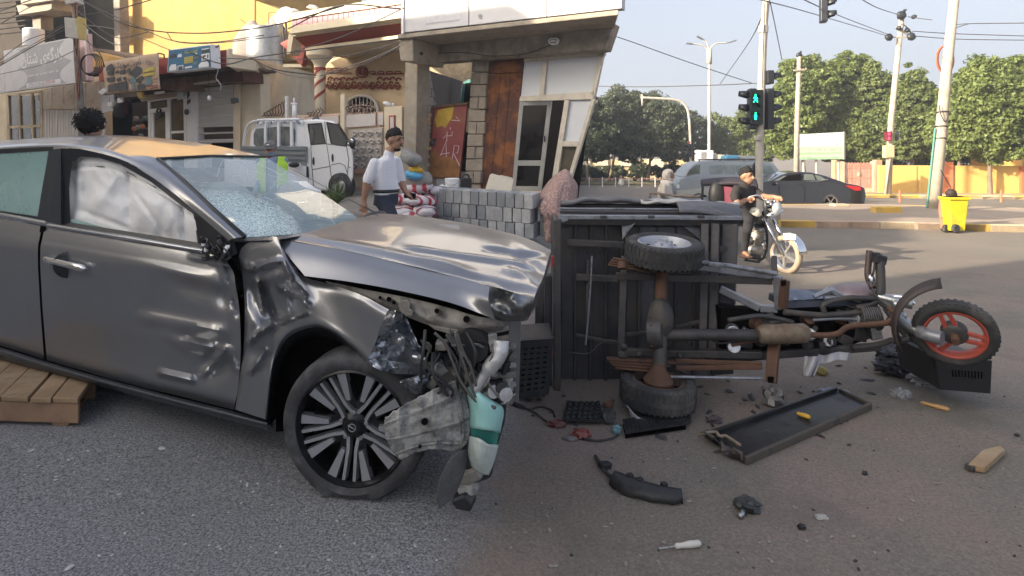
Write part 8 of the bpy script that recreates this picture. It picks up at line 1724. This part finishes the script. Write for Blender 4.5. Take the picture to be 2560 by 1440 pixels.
def cargo_wheel(c,ax,R_,w,rm,hub,treads=44):
 ax=Vector(ax).normalized();c=q_(*c);u,v=perp(ax)
 b=MB();b.lathe([(R_*.64,.38*w),(R_*.70,.47*w),(R_*.86,.5*w),(R_*.97,.36*w),(R_*.975,-.36*w),(R_*.86,-.5*w),(R_*.70,-.47*w),(R_*.64,-.38*w)],c,ax,56,close=True);t=b.build('tyre',M_twheel,wr,smooth=50)
 for s_ in(-1,1):
  b=MB()
  for k in range(treads):
   a=2*math.pi*(k+.5*(s_>0))/treads;d=u*math.cos(a)+v*math.sin(a);tt=-u*math.sin(a)+v*math.cos(a)
   b.hexa([c+d*(R_*r_)+ax*(s_*w*z)+tt*(R_*y)for r_,z,y in((.96,.10,-.040),(.96,.10,.040),(.90,.47,.040),(.90,.47,-.040),(.99,.08,-.036),(.99,.08,.036),(.975,.42,.036),(.975,.42,-.036))])
  o=b.build('tread',M_twheel,t,kind='stuff')
 b=MB();b.lathe([(R_*.66,.42*w),(R_*.63,.44*w),(R_*.58,.30*w),(R_*.54,.10*w),(R_*.40,.16*w),(R_*.30,.05*w),(.005,.05*w)],c,ax,40,caps=False);b.lathe([(R_*.66,-.42*w),(R_*.58,-.3*w),(R_*.5,-.05*w),(.005,-.05*w)],c,ax,40,caps=False);rim=b.build('rim',rm,wr,smooth=40)
 for k in range(8):
  a=k*math.pi/4;d=u*math.cos(a)+v*math.sin(a);b=MB();b.cyl(c+d*R_*.46+ax*.12*w,c+d*R_*.46+ax*.155*w,R_*.055,n=10);b.build('rim_hole',M_dark,rim)
 b=MB();b.lathe([(R_*.26,.05*w),(R_*.24,.30*w),(R_*.16,.42*w),(R_*.10,.42*w),(R_*.09,.56*w),(.004,.58*w)],c,ax,20);b.build('hub',hub,rim,smooth=40)
 for k in range(5):
  a=k*2*math.pi/5;d=u*math.cos(a)+v*math.sin(a);b=MB();b.cyl(c+d*R_*.20+ax*.2*w,c+d*R_*.20+ax*.44*w,R_*.035,n=8);b.build('wheel_nut',hub,rim)
cargo_wheel((1660,628,4.12),(.02,-.10,.995),.272,.155,M_trim_w,M_trim_w)
cargo_wheel((1644,974,3.92),(.06,-.03,.995),.250,.165,M_rimr,M_rimr)
b=MB();b.lathe([(.02,-.05),(.085,-.04),(.095,0),(.06,.05),(.03,.10)],q_(1646,950,3.88),(.03,-.06,1),20);b.build('brake_drum',M_rusty,wr,smooth=40)
b=MB();b.tube([q_(1897,838,3.90),q_(1906,836,3.90),q_(2012,833,3.86),q_(2020,833,3.86)],[.05,.062,.062,.045],22);b.tube([q_(1962,835,3.88),q_(1967,835,3.88)],.066,22);b.build('silencer',mat('silencer_tan',(.21,.17,.125),.6,.4,var=.2,vscale=8,bump=.2,dirt=((.14,.09,.06),.5,6)),wr,smooth=40)
rod('exhaust_pipe',[(2018,837,3.86),(2070,838,3.86),(2098,832,3.85),(2118,818,3.84),(2150,813,3.84),(2212,808,3.82),(2232,798,3.80),(2236,782,3.80),(2222,770,3.84)],.018,M_rusty,10,30)
for pts in([(1800,770),(1960,776),(2180,770),(2200,800),(2190,842),(2120,866),(1960,880),(1810,880)],):plate('lower_frame_plate',[(x,y,4.12)for x,y in pts],M_dark,.10)
rb=random.Random(21)
for k in range(34):
 x,y=rb.uniform(1815,2200),rb.uniform(775,868)
 b=MB();m=rb.choice([M_frm,M_frm,M_frm,M_bed,M_rusty,M_steel])
 if rb.random()<.5:b.box(q_(x,y,rb.uniform(3.96,4.1)),(rb.uniform(.04,.14),.06,rb.uniform(.03,.09)),(0,rb.uniform(-.5,.5),rb.uniform(-.3,.3)))
 else:b.cyl(q_(x,y,4.05),q_(x+rb.uniform(-14,30),y+rb.uniform(-8,8),3.98),rb.uniform(.018,.045),n=12)
 b.build('engine_part',m,wr,bevel=.006)
for k in range(9):
 b=MB();x=2170+k*4;b.lathe([(.03,-.004),(.075,-.004),(.075,.004),(.03,.004)],q_(2150+k*5.5,790,3.98),(1,-.1,.1),16);b.build('cooling_fin',plain('fin_grey',(.16,.155,.15),.5,.6),wr)
for pts,r_,m in(([(1960,780),(2060,788),(2170,778)],.02,M_frm),([(1820,800),(1900,790),(1960,800)],.016,M_frm),([(2140,770),(2180,760),(2215,740)],.02,M_frm),([(2060,780),(2062,760),(2120,745),(2190,748)],.018,M_frm),([(2030,800),(2090,796),(2160,800)],.012,M_rail),([(1830,862),(1900,850),(1950,866)],.014,M_rusty),([(2130,870),(2190,862),(2230,850)],.02,M_frm),([(2215,770),(2228,790),(2240,815)],.024,M_steel),([(1720,855),(1760,842),(1800,858),(1850,850)],.008,M_wire),([(1420,880),(1470,884),(1500,860),(1530,850),(1562,868)],.0035,M_frm),([(1600,900),(1610,930),(1616,942)],.006,M_wire),([(1480,640),(1476,720),(1470,800),(1464,862)],.006,M_rail)):
 rod('frame_tube',[(x,y,3.97)for x,y in pts],r_,m,8,14)
beam('stand_post',(1936,855,3.94),(1927,956,3.86),.07,.05,M_rusty);plate('post_end',[(1919,942,3.83),(1936,942,3.83),(1934,958,3.83),(1921,958,3.83)],M_dark,.01)
plate('seat_base',[(1958,772,4.08),(2200,762,4.0),(2196,748,4.04),(2070,744,4.1),(1960,752,4.12)],plain('seat_blue_black',(.035,.04,.055),.5),.25,.01)
plate('seat_cover',[(1962,752,4.12),(2068,746,4.08),(2040,728,4.3),(1968,722,4.35)],mat('seat_blue',(.09,.11,.17),.5,var=.5,vscale=18,bump=.2),.02,.004)
for k in range(4):plate('seat_stripe',[(1985+k*20,750,4.10),(1994+k*20,749.5,4.10),(1990+k*18,734,4.26),(1982+k*18,734.5,4.26)],plain('stripe_pale',(.22,.24,.30),.5),.004,0)
b=MB();b.ell(q_(2135,728,4.15),(.17,.15,.055),(0,-.05,0),18,10);b.build('fuel_tank',mat('tank_grey_pink',(.20,.15,.155),.4,.2,var=.3,vscale=8,bump=.1),wr,smooth=True)
b=MB();b.patch([[(2090,742,4.2),(2120,722,4.2),(2150,712,4.2)],[(2094,748,4.1),(2124,730,4.1),(2156,716,4.1)]],10,3);b.build('tank_stripe',plain('stripe_pink',(.34,.10,.16),.4),wr,smooth=True)
for pts in([(2035,742),(2062,730),(2080,726),(2104,738)],[(2080,728),(2096,742),(2116,748)],[(2060,745),(2110,742),(2150,752)]):rod('cable_bunch',[(x,y,4.0)for x,y in pts],.016,M_rail,7,12)
b=MB();b.ell(q_(2072,729,4.05),(.05,.04,.03),(0,-.5,0));b.build('chrome_clamp',M_steel,wr,smooth=True)
rod('handlebar',[(2174,628,4.12),(2172,650,4.1),(2170,690,4.06),(2182,720,4.0)],.022,plain('bar_brown',(.075,.045,.04),.5),8,14)
rod('handlebar',[(2196,640,4.05),(2200,660,4.02),(2202,720,3.98),(2198,745,3.98)],.030,M_frm,8,12)
b=MB();b.box(q_(2198,648,4.03),(.075,.06,.06),(0,.2,0));b.box(q_(2190,640,4.04),(.04,.05,.05));b.build('switch_block',M_black,wr,bevel=.008)
b=MB();b.bar(q_(2174,632,4.11),q_(2196,648,4.05),.02,.02);b.bar(q_(2176,700,4.05),q_(2200,712,3.98),.03,.03);b.build('handlebar_clamp',M_steel,wr)
b=MB();b.ell(q_(2178,704,4.02),(.025,.02,.05));b.build('reflector',M_chrome,wr,smooth=True)
rod('brake_cable',[(2188,640,4.04),(2184,680,4.0),(2176,700,4.02),(2190,740,3.96),(2226,770,3.9)],.007,M_wire,6,18)
for pts,r_,m in(([(2196,742,3.98),(2236,752,3.92),(2282,762,3.86)],.030,M_steel),([(2228,776,3.88),(2262,812,3.80),(2300,830,3.72)],.030,M_steel),([(2296,828,3.72),(2322,838,3.66),(2356,846,3.60)],.040,M_rail),([(2205,755,3.96),(2232,772,3.9),(2236,800,3.86)],.03,M_frm),([(2210,742,3.98),(2260,744,3.9),(2284,760,3.88)],.016,M_chrome),([(2215,800,3.9),(2250,822,3.84),(2270,845,3.8),(2230,852,3.84)],.022,M_frm)):
 rod('fork_leg',[(x,y,d)for x,y,d in pts],r_,m,10,12)
for x,y,r_ in((2248,790,.045),(2262,806,.04),(2270,830,.045),(2244,762,.035),(2282,815,.03)):b=MB();b.ell(q_(x,y,3.86),(r_,r_*.8,r_*.9),None,12,8,bump=.2,bs=4,seed=x);b.build('lamp_shell',[M_steel,M_frm][x%2],wr,smooth=True)
fa=Vector((-.50,-.80,-.34)).normalized();fc=q_(2386,832,3.66);FR=.221
u,v=perp(fa);b=MB();b.lathe([(FR*.72,.028),(FR*.84,.044),(FR*.95,.037),(FR*1.0,.014),(FR*1.0,-.014),(FR*.95,-.037),(FR*.84,-.044),(FR*.72,-.028)],fc,fa,56,close=True);ft=b.build('tyre',M_twheel,wr,smooth=50)
b=MB()
for k in range(40):
 a=2*math.pi*k/40;d=u*math.cos(a)+v*math.sin(a);tt=-u*math.sin(a)+v*math.cos(a)
 for s_ in(-1,1):b.box(fc+d*FR*.972+fa*(.022*s_),(.010,.016,.014),Matrix((d,fa,tt)).transposed())
b.build('tread',M_twheel,ft,kind='stuff')
M_orim=mat('rim_orange',(.46,.085,.055),.45,.1,var=.15,vscale=9,bump=.15,dirt=((.20,.10,.08),.35,9))
b=MB();b.lathe([(FR*.74,.036),(FR*.70,.036),(FR*.64,.020),(FR*.64,-.02),(FR*.70,-.036),(FR*.74,-.036)],fc,fa,48,close=True);orim=b.build('rim',M_orim,wr,smooth=50)
for k in range(3):
 a=2*math.pi*k/3+.9;d=u*math.cos(a)+v*math.sin(a);tt=-u*math.sin(a)+v*math.cos(a);b=MB()
 for s_ in(-1,1):b.bar(fc+d*FR*.14+tt*.028*s_+fa*.012,fc+d*FR*.68+tt*.022*s_+fa*.018,.024,.022,up=fa)
 b.build('spoke',M_orim,orim,bevel=.004)
b=MB();b.lathe([(.004,.035),(.03,.04),(.062,.03),(.070,.02),(.070,-.03),(.004,-.03)],fc,fa,24);b.build('hub',M_frm,orim,smooth=40)
b=MB();b.cyl(fc+fa*.03,fc+fa*.10,.022,n=12);b.build('axle_nut',M_rusty,wr)
g=[]
for a in np.linspace(1.75,3.6,14):
 d=Vector((math.cos(a),.25,math.sin(a)));c=fc+Vector((.30*math.cos(a)-.02,.0+.10*math.cos(a)*-1,.31*math.sin(a)+.02));g.append([c+fa*w_-d*.02*abs(w_)/.05 for w_ in(-.06,-.03,0,.03,.06)])
b=MB();b.grid(g);b.build('mudguard',mat('guard_brown',(.05,.038,.035),.55,.2,var=.2,bump=.2),wr,smooth=True,solid=.008)
#  loose debris
def gpt(px,py,h=0.0):q=GR(px,py);q.z=gz(q.x,q.y)+h;return q
M_vent=mat('vented_plastic',(.018,.019,.021),.5,var=.3,vscale=7,bump=.15,dirt=((.055,.05,.045),.35,6))
def vented_box(root,tl,tr,br,bl,D,dep,nx,ny,m,hole=.5,u0=.1,v0=.1,u1=.9,v1=.9):
 A=[q_(*p,D)for p in(tl,tr,br,bl)];at_=lambda u,v:(A[0]*(1-u)+A[1]*u)*(1-v)+(A[3]*(1-u)+A[2]*u)*v
 b=MB();b.prism([a+Vector((0,.02,0))for a in A],(0,dep,0));b.build('case',m,root,bevel=.01)
 b=MB();us=[0]+[u0+(u1-u0)*k/nx for k in range(nx+1)]+[1];vs_=[0]+[v0+(v1-v0)*k/ny for k in range(ny+1)]+[1]
 for i in range(len(us)-1):
  for j in range(len(vs_)-1):
   a0,a1,c0,c1=us[i],us[i+1],vs_[j],vs_[j+1]
   if 0<i<len(us)-2 and 0<j<len(vs_)-2:
    h=hole;ai,bi,ci,di=a0+(a1-a0)*(1-h)/2,a1-(a1-a0)*(1-h)/2,c0+(c1-c0)*.30,c1-(c1-c0)*.30
    for r0 in((a0,c0,a1,ci),(a0,di,a1,c1),(a0,ci,ai,di),(bi,ci,a1,di)):b.prism([at_(r0[0],r0[1]),at_(r0[2],r0[1]),at_(r0[2],r0[3]),at_(r0[0],r0[3])],(0,.022,0))
   else:b.prism([at_(a0,c0),at_(a1,c0),at_(a1,c1),at_(a0,c1)],(0,.022,0))
 b.build('vent_grille',m,root,kind='stuff')
r=thing('vented_crate','black vented plastic box beside the car nose left of the tricycle','crate',gpt(1340,1000))
vented_box(r,(1298,852),(1384,846),(1372,986),(1284,1000),3.96,.35,4,9,M_vent,.55)
r=thing('vented_crate','black ribbed plastic box wedged under the orange front wheel','crate',gpt(2400,985))
vented_box(r,(2336,890),(2480,902),(2476,984),(2352,974),3.9,.40,10,1,plain('crate_black',(.010,.010,.011),.5),.5,.25,.2,.85,.75)
b=MB();b.prism([q_(2332,868,4.0),q_(2342,868,4.0),q_(2362,976,3.93),q_(2348,974,3.93)],(0,.3,0));b.build('case_side',plain('crate_black',(0,0,0)),r,bevel=.006)
r=thing('bumper_trim','black curved plastic trim piece lying in front of the tricycle','trim piece',gpt(1620,1240))
def ribbon(nm,pts,ws,m,root,lift=.02,hump=.03,n=30):
 ctr=smooth_path([gpt(x,y,lift)for x,y in pts],n);wv=crline([(w,0,0)for w in ws],n);g=[]
 for i,c in enumerate(ctr):
  d=(ctr[min(i+1,n)]-ctr[max(i-1,0)]).normalized();s_=Vector((-d.y,d.x,0)).normalized();w=max(.002,wv[i][0]);g.append([c+s_*w*t+Vector((0,0,hump*(1-t*t)-.012*abs(t)+.004*math.sin(i*.9)*t))for t in(-1,-.6,-.2,.2,.6,1)])
 b=MB();b.grid(g);return b.build(nm,m,root,smooth=True,solid=.008)
ribbon('trim_shell',[(1535,1205),(1575,1222),(1630,1240),(1680,1250),(1704,1252)],[.045,.075,.062,.05,.032],M_vent,r,.02,.035)
b=MB();b.tube(smooth_path([gpt(1488,1145,.01),gpt(1502,1170,.015),gpt(1520,1195,.02),gpt(1545,1215,.03)],14),[.010]*15,7);b.build('trim_arm',M_vent,r,smooth=True)
b=MB();b.box(gpt(1512,1172,.02),(.07,.04,.03),(0,.2,.5));b.build('trim_bracket',M_vent,r,bevel=.006)
for x,y in((1575,1215),(1600,1226),(1660,1238)):b=MB();b.box(gpt(x,y,.05),(.03,.025,.025),(0,0,.4));b.build('clip',M_black,r,bevel=.004)
r=thing('metal_tray','long shallow black metal tray with bent end on the road','tray',gpt(1950,1080))
M_tray=mat('tray_black',(.022,.022,.024),.45,.3,var=.35,vscale=5,bump=.2,dirt=((.07,.062,.055),.4,4));M_trayr=mat('tray_rim',(.10,.085,.072),.7,.2,var=.3,vscale=8,bump=.4,dirt=((.035,.03,.028),.4,8))
cN=[gpt(1775,1100,.0),gpt(2095,985,.0),gpt(2172,1022,.0),gpt(1860,1160,.0)]
b=MB();b.prism([c+Vector((0,0,.012))for c in cN],(0,0,.008));b.build('tray_floor',M_tray,r)
for i,(a,c,h)in enumerate(((0,1,.045),(1,2,.04),(2,3,.045))):
 p,q=cN[a],cN[c];d=(q-p).normalized();s_=Vector((-d.y,d.x,0))*(-.022 if i!=9 else.02)
 b=MB();b.hexa([p,q,q-s_,p-s_]+[p+Vector((0,0,h)),q+Vector((0,0,h)),q-s_+Vector((0,0,h)),p-s_+Vector((0,0,h))]);b.build('tray_side',M_trayr if i else M_tray,r,bevel=.005)
b=MB();ln=[cN[3].lerp(cN[0],t)for t in np.linspace(0,1,16)];b.grid([[q+Vector((0,0,.004))for q in ln],[q+Vector((-.02+.025*math.sin(i*1.7),-.012*math.cos(i*2.1),.035+.02*math.sin(i*1.3)))for i,q in enumerate(ln)],[q+Vector((-.04+.03*math.sin(i*1.9+1),.03*math.sin(i*1.1),.05+.022*math.sin(i*2.3)))for i,q in enumerate(ln)]]);b.build('bent_end',M_trayr,r,smooth=True,solid=.006)
b=MB();b.tube(smooth_path([gpt(1746,1100,.03),gpt(1765,1104,.05),gpt(1790,1102,.05),gpt(1800,1118,.06),gpt(1815,1112,.05),gpt(1850,1140,.06)],20),.010,6);b.build('torn_strip',plain('torn_tan',(.24,.19,.14),.7),r,smooth=True)
def screwdriver(nm,lab,a,c,hl,mh,r0=.011,shaft=True):
 rt_=thing(nm,lab,'screwdriver',a);d=(c-a);L_=d.length;d.normalize();b=MB();h0=c-d*hl
 b.tube([h0,h0+d*.008,h0+d*hl*.25,h0+d*hl*.6,c-d*.01,c],[r0*.55,r0*.9,r0*.8,r0*1.15,r0*1.05,r0*.6],10);b.build('handle',mh,rt_,smooth=True)
 b=MB();b.tube([a,h0],.0035,6);b.build('shaft',M_steel,rt_)
screwdriver('screwdriver','white handled screwdriver lying alone in the foreground',gpt(1648,1378,.012),gpt(1752,1366,.014),.115,plain('handle_white',(.55,.53,.48),.4),.013)
screwdriver('screwdriver','yellow handled screwdriver lying in the black tray',gpt(1992,1046,.035),gpt(2026,1058,.035),.085,plain('handle_yellow',(.62,.36,.04),.4),.013)
screwdriver('screwdriver','long tan handled screwdriver right of the tray',gpt(2300,1010,.012),gpt(2374,1030,.014),.16,plain('handle_tan',(.42,.25,.10),.5),.014)
r=thing('wood_piece','pale broken piece of plank at the right edge of the road','plank',gpt(2470,1160));b=MB();pp=[gpt(2420,1178),gpt(2462,1186),gpt(2512,1140),gpt(2500,1130),gpt(2455,1142)];b.prism([p+Vector((0,0,.004))for p in pp],(0,0,.035));b.build('plank',M_wood,r,bevel=.005);b=MB();b.box(gpt(2428,1177,.02),(.05,.04,.03),(0,0,.4));b.build('metal_end',M_frm,r,bevel=.004)
r=thing('mud_mat','black ribbed rubber mat lying before the lower wheel','mat',gpt(1450,1060))
M_mat=M_vent
b=MB();pts=[(1405,1062),(1418,1012),(1440,1016),(1500,1018),(1508,1062),(1490,1064)];b.prism([gpt(x,y,.02)for x,y in pts],(0,0,.012));b.build('mat_sheet',M_mat,r)
for i in range(6):
 for j in range(4):
  b=MB();b.box(gpt(1425+i*14-j*2,1022+j*11,.037),(.026,.05,.012));b.build('rib',M_mat,r,bevel=.004)
r=thing('grille_panel','black perforated plastic panel on the road right of the mat','panel',gpt(1640,1080))
b=MB();A=[gpt(1560,1066,.03),gpt(1706,1042,.03),gpt(1712,1074,.03),gpt(1566,1096,.03)];at_=lambda u,v:(A[0]*(1-u)+A[1]*u)*(1-v)+(A[3]*(1-u)+A[2]*u)*v
nx,ny=16,5
for i in range(nx+1):b.prism([at_(i/nx-.018,-.05),at_(i/nx+.018,-.05),at_(i/nx+.018,1.05),at_(i/nx-.018,1.05)],(0,0,.012))
for j in range(ny+1):b.prism([at_(-.02,j/ny-.06),at_(1.02,j/ny-.06),at_(1.02,j/ny+.06),at_(-.02,j/ny+.06)],(0,0,.0135))
b.build('grille',M_mat,r,kind='stuff');b=MB();b.prism([a+Vector((0,0,-.025))for a in(at_(-.02,-.05),at_(1.02,-.05),at_(1.02,1.05),at_(-.02,1.05))],(0,0,.006));b.build('backing',M_dark,r);b=MB();b.prism([at_(1.0,-.2)+Vector((0,0,-.01)),at_(1.14,-.3)+Vector((0,0,-.01)),at_(1.12,.8)+Vector((0,0,-.01)),at_(1.02,1.0)+Vector((0,0,-.01))],(0,0,.02));b.build('panel_edge',M_mat,r,bevel=.004)
r=thing('rubber_wheel','small black toothed rubber ring between the mat and the perforated panel','ring',gpt(1522,1062));b=MB();b.lathe([(.018,-.02),(.042,-.022),(.046,0),(.042,.022),(.018,.02)],gpt(1522,1058,.05),(.2,-1,.3),24);b.build('ring_body',M_rubber,r,smooth=40);b=MB();b.ell(gpt(1520,1032,.05),(.035,.03,.03),None,12,8,bump=.3,bs=6);b.build('connector',M_rusty,r,smooth=True)
r=thing('lamp_lens','broken clear lamp lens lying against the lower wheel','lens',gpt(1590,1050));b=MB();b.patch([[(1566,1012,3.80),(1574,1024,3.76),(1582,1038,3.72)],[(1572,1022,3.78),(1586,1036,3.72),(1598,1044,3.70)],[(1580,1052,3.74),(1592,1056,3.70),(1606,1046,3.70)]],8,8);b.build('lens_shell',glass('clear_plastic',(.55,.56,.56),.5,.1),r,smooth=True,solid=.006)
def scrap(nm,lab,x,y,size,m,cat='fragment',seed=1,rot=(0,0,0),lift=.5,bump=.4):
 rt_=thing(nm,lab,cat,gpt(x,y));b=MB();b.ell(gpt(x,y,size[2]*lift),size,rot,14,9,bump=bump,bs=3.2,seed=seed);b.build('piece',m,rt_,smooth=35);return rt_
M_redl=plain('red_lens',(.20,.045,.035),.35);M_grp=mat('dull_alloy',(.22,.21,.20),.5,.6,var=.3,vscale=20,bump=.3)
scrap('lamp_fragment','dull red lamp fragment below the black rubber mat',1452,1092,(.055,.04,.03),M_redl,seed=3)
scrap('lamp_fragment','small dark red fragment at the left end of the rubber mat',1392,1066,(.06,.03,.025),plain('dark_red2',(.10,.025,.022),.4),seed=4)
scrap('plastic_fragment','whitish fragment beside the dull red lamp piece',1425,1098,(.045,.03,.012),M_grp,seed=5)
scrap('plastic_fragment','teal and cream fragment at the corner of the perforated panel',1542,1082,(.03,.025,.03),plain('frag_teal',(.16,.30,.32),.5),seed=6)
scrap('metal_bracket','grey metal bracket lying behind the tray',1934,1012,(.075,.05,.075),M_grp,seed=7,bump=.8)
scrap('plastic_fragment','dark fragment left of the tray',1784,1056,(.05,.03,.028),plain('frag_brown',(.06,.045,.045),.5),seed=8,bump=.7)
scrap('metal_fitting','dark jointed metal fitting in the right foreground',1870,1272,(.07,.045,.035),mat('fit_dark',(.05,.055,.055),.5,.5,bump=.3),seed=9,rot=(0,.3,.4),bump=.6)
rt_=thing('metal_fitting','pale bent lever attached beside the dark fitting','fitting',gpt(1855,1292));b=MB();b.tube(smooth_path([gpt(1868,1272,.03),gpt(1858,1284,.02),gpt(1856,1292,.015),gpt(1848,1298,.012)],10),.012,8);b.build('lever',M_steel,rt_,smooth=True)
scrap('bolt','small black bolt left of the white fragment in the foreground',2005,1322,(.018,.014,.014),M_black,seed=10)
scrap('plastic_fragment','small whitish fragment near the black bolt',2054,1296,(.03,.02,.01),plain('frag_white',(.36,.35,.33),.6),seed=11)
scrap('bolt','tiny dark bolt on the road right of the tray',2162,1186,(.014,.012,.012),M_black,seed=12)
scrap('plastic_fragment','small dark chip near the right edge of the road',2542,1090,(.016,.012,.010),M_black,seed=13)
scrap('plastic_bottle','yellowish crushed cup under the tricycle',2054,936,(.045,.04,.04),plain('cup_yellow',(.28,.22,.05),.5),'cup',seed=14)
scrap('paper_scrap','crumpled blue and white paper behind the tray',2085,982,(.10,.05,.018),mat('paper_blue',(.20,.22,.30),.7,var=.9,vscale=30),'paper',seed=15)
r=thing('cloth_rag','white cloth rag hanging under the overturned tricycle','rag',gpt(2050,940));M_ragw=mat('rag_white',(.40,.40,.43),.9,var=.1,bump=.4,bscale=14)
b=MB();b.patch([[(2012,890,3.92),(2036,892,3.88),(2052,890,3.92)],[(2010,914,3.88),(2032,916,3.84),(2046,912,3.88)],[(2006,938,3.86),(2024,942,3.84),(2036,938,3.86)]],12,10,lambda x,y,d,u,v:(x,y,d+.03*math.sin(u*9+v*2)));b.patch([[(2046,886,3.95),(2085,884,3.92),(2124,878,3.95)],[(2044,908,3.90),(2084,904,3.87),(2120,898,3.92)]],14,6,lambda x,y,d,u,v:(x,y+3*math.sin(u*8),d+.02*math.sin(u*12)));b.build('cloth',M_ragw,r,smooth=True,solid=.006)
r=thing('cloth_pile','heap of dark patterned clothes beside the front wheel','clothes',gpt(2260,950));M_cl=mat('clothes_dark',(.045,.045,.055),.9,var=.8,vscale=9,bump=.5,bscale=18,dirt=((.22,.23,.27),.35,11))
b=MB();b.ell(gpt(2255,925,.10),(.20,.16,.10),(0,.2,.3),28,18,bump=.5,bs=3,seed=4);b.ell(gpt(2285,945,.06),(.16,.12,.09),(0,.1,0),24,16,bump=.5,bs=3,seed=9);b.ell(gpt(2228,935,.07),(.13,.10,.06),None,20,14,bump=.5,bs=3,seed=12);b.build('cloth',M_cl,r,smooth=40)
r=thing('plastic_bag','crumpled clear plastic bag beside the black box at the wheel','bag',gpt(2320,975));b=MB();b.ell(gpt(2318,962,.06),(.11,.08,.085),(0,.3,0),22,16,bump=.7,bs=3.4,seed=6);b.build('bag',glass('bag_clear',(.45,.46,.49),.55,.25),r,smooth=30)
r=thing('plastic_bag','small flattened clear plastic bag right of the tray','bag',gpt(2252,996));b=MB();b.ell(gpt(2254,992,.02),(.06,.05,.03),None,18,12,bump=.8,bs=3.4,seed=8);b.build('bag',MATS['bag_clear'],r,smooth=30)
r=thing('dark_strap','thin dark strap and wires on the road left of the mat','strap',gpt(1330,1045));b=MB();b.bar(gpt(1270,1034,.015),gpt(1312,1036,.015),.03,.012,up=(0,0,1));b.build('strap_end',M_vent,r,bevel=.003)
for pts in([(1310,1034),(1340,1042),(1362,1056),(1380,1064)],[(1322,1038),(1350,1024),(1380,1030),(1388,1046)],[(1455,1100),(1490,1106),(1530,1100),(1545,1090)]):b=MB();b.tube(smooth_path([gpt(x,y,.010)for x,y in pts],12),.006,6);b.build('wire',M_wire,r,smooth=True)
b=MB();rb=random.Random(77)
for k in range(90):
 px,py=rb.gauss(1750,260),rb.gauss(1000,55)
 if px<1300 or py<900:continue
 s_=rb.uniform(.008,.024);b.ell(gpt(px,py,s_*.3),(s_*rb.uniform(.8,2.2),s_*.8,s_*.35),(rb.uniform(-.4,.4),rb.uniform(-.4,.4),rb.random()*3),6,4,bump=.8,seed=k)
b.build('plastic_fragments',plain('frag_dark',(.04,.038,.04),.5),None,kind='stuff')
rb=random.Random(31);b=MB()
for k in range(170):
 px,py=rb.uniform(1180,2550),1000+430*rb.random()**1.2
 if px<1560-.2986*py+30:continue
 s_=rb.uniform(.003,.009);b.ell(gpt(px,py,s_*.5),(s_*rb.uniform(.8,2),s_,s_*.6),(0,0,rb.random()*3),6,4,bump=.4,seed=k)
b.build('road_grit',plain('grit_pale',(.26,.245,.22),.8),None,kind='stuff')
b=MB()
for k in range(55):
 px,py=rb.uniform(1200,2550),990+440*rb.random()**1.2
 if px<1560-.2986*py+30:continue
 s_=rb.uniform(.0025,.007);b.ell(gpt(px,py,s_*.5),(s_*rb.uniform(.8,2),s_,s_*.6),(0,0,rb.random()*3),6,4,bump=.4,seed=k)
b.build('road_grit',plain('grit_dark',(.035,.033,.032),.8),None,kind='stuff')
b=MB()
for k in range(90):
 px,py=rb.uniform(10,1150),1090+340*rb.random();q=GL(px,py);q.z=gz(q.x,q.y);s_=rb.uniform(.002,.006)*(2.2 if k<6 else 1);b.ell(q+Vector((0,0,s_*.4)),(s_*rb.uniform(.8,2.2),s_,s_*.6),(0,0,rb.random()*3),6,4,bump=.4,seed=k)
b.build('road_grit',plain('grit_white',(.50,.49,.47),.8),None,kind='stuff')
b=MB();b.hexa([Vector(p)for p in((-55,-45,-5.5),(110,-45,-5.5),(110,150,-5.5),(-55,150,-5.5),(-55,-45,14.5),(110,-45,14.5),(110,150,14.5),(-55,150,14.5))])
hz_m=bpy.data.materials.new('haze_air');hz_m.use_nodes=True;hn=hz_m.node_tree.nodes;hn.remove(hn['Principled BSDF'])
hv=hn.new('ShaderNodeVolumePrincipled');hv.inputs['Color'].default_value=(.93,.95,1,1);hv.inputs['Density'].default_value=.0020;hv.inputs['Anisotropy'].default_value=.3
hz_m.node_tree.links.new(hv.outputs[0],hn['Material Output'].inputs['Volume'])
b.build('haze',hz_m,None,kind='stuff')
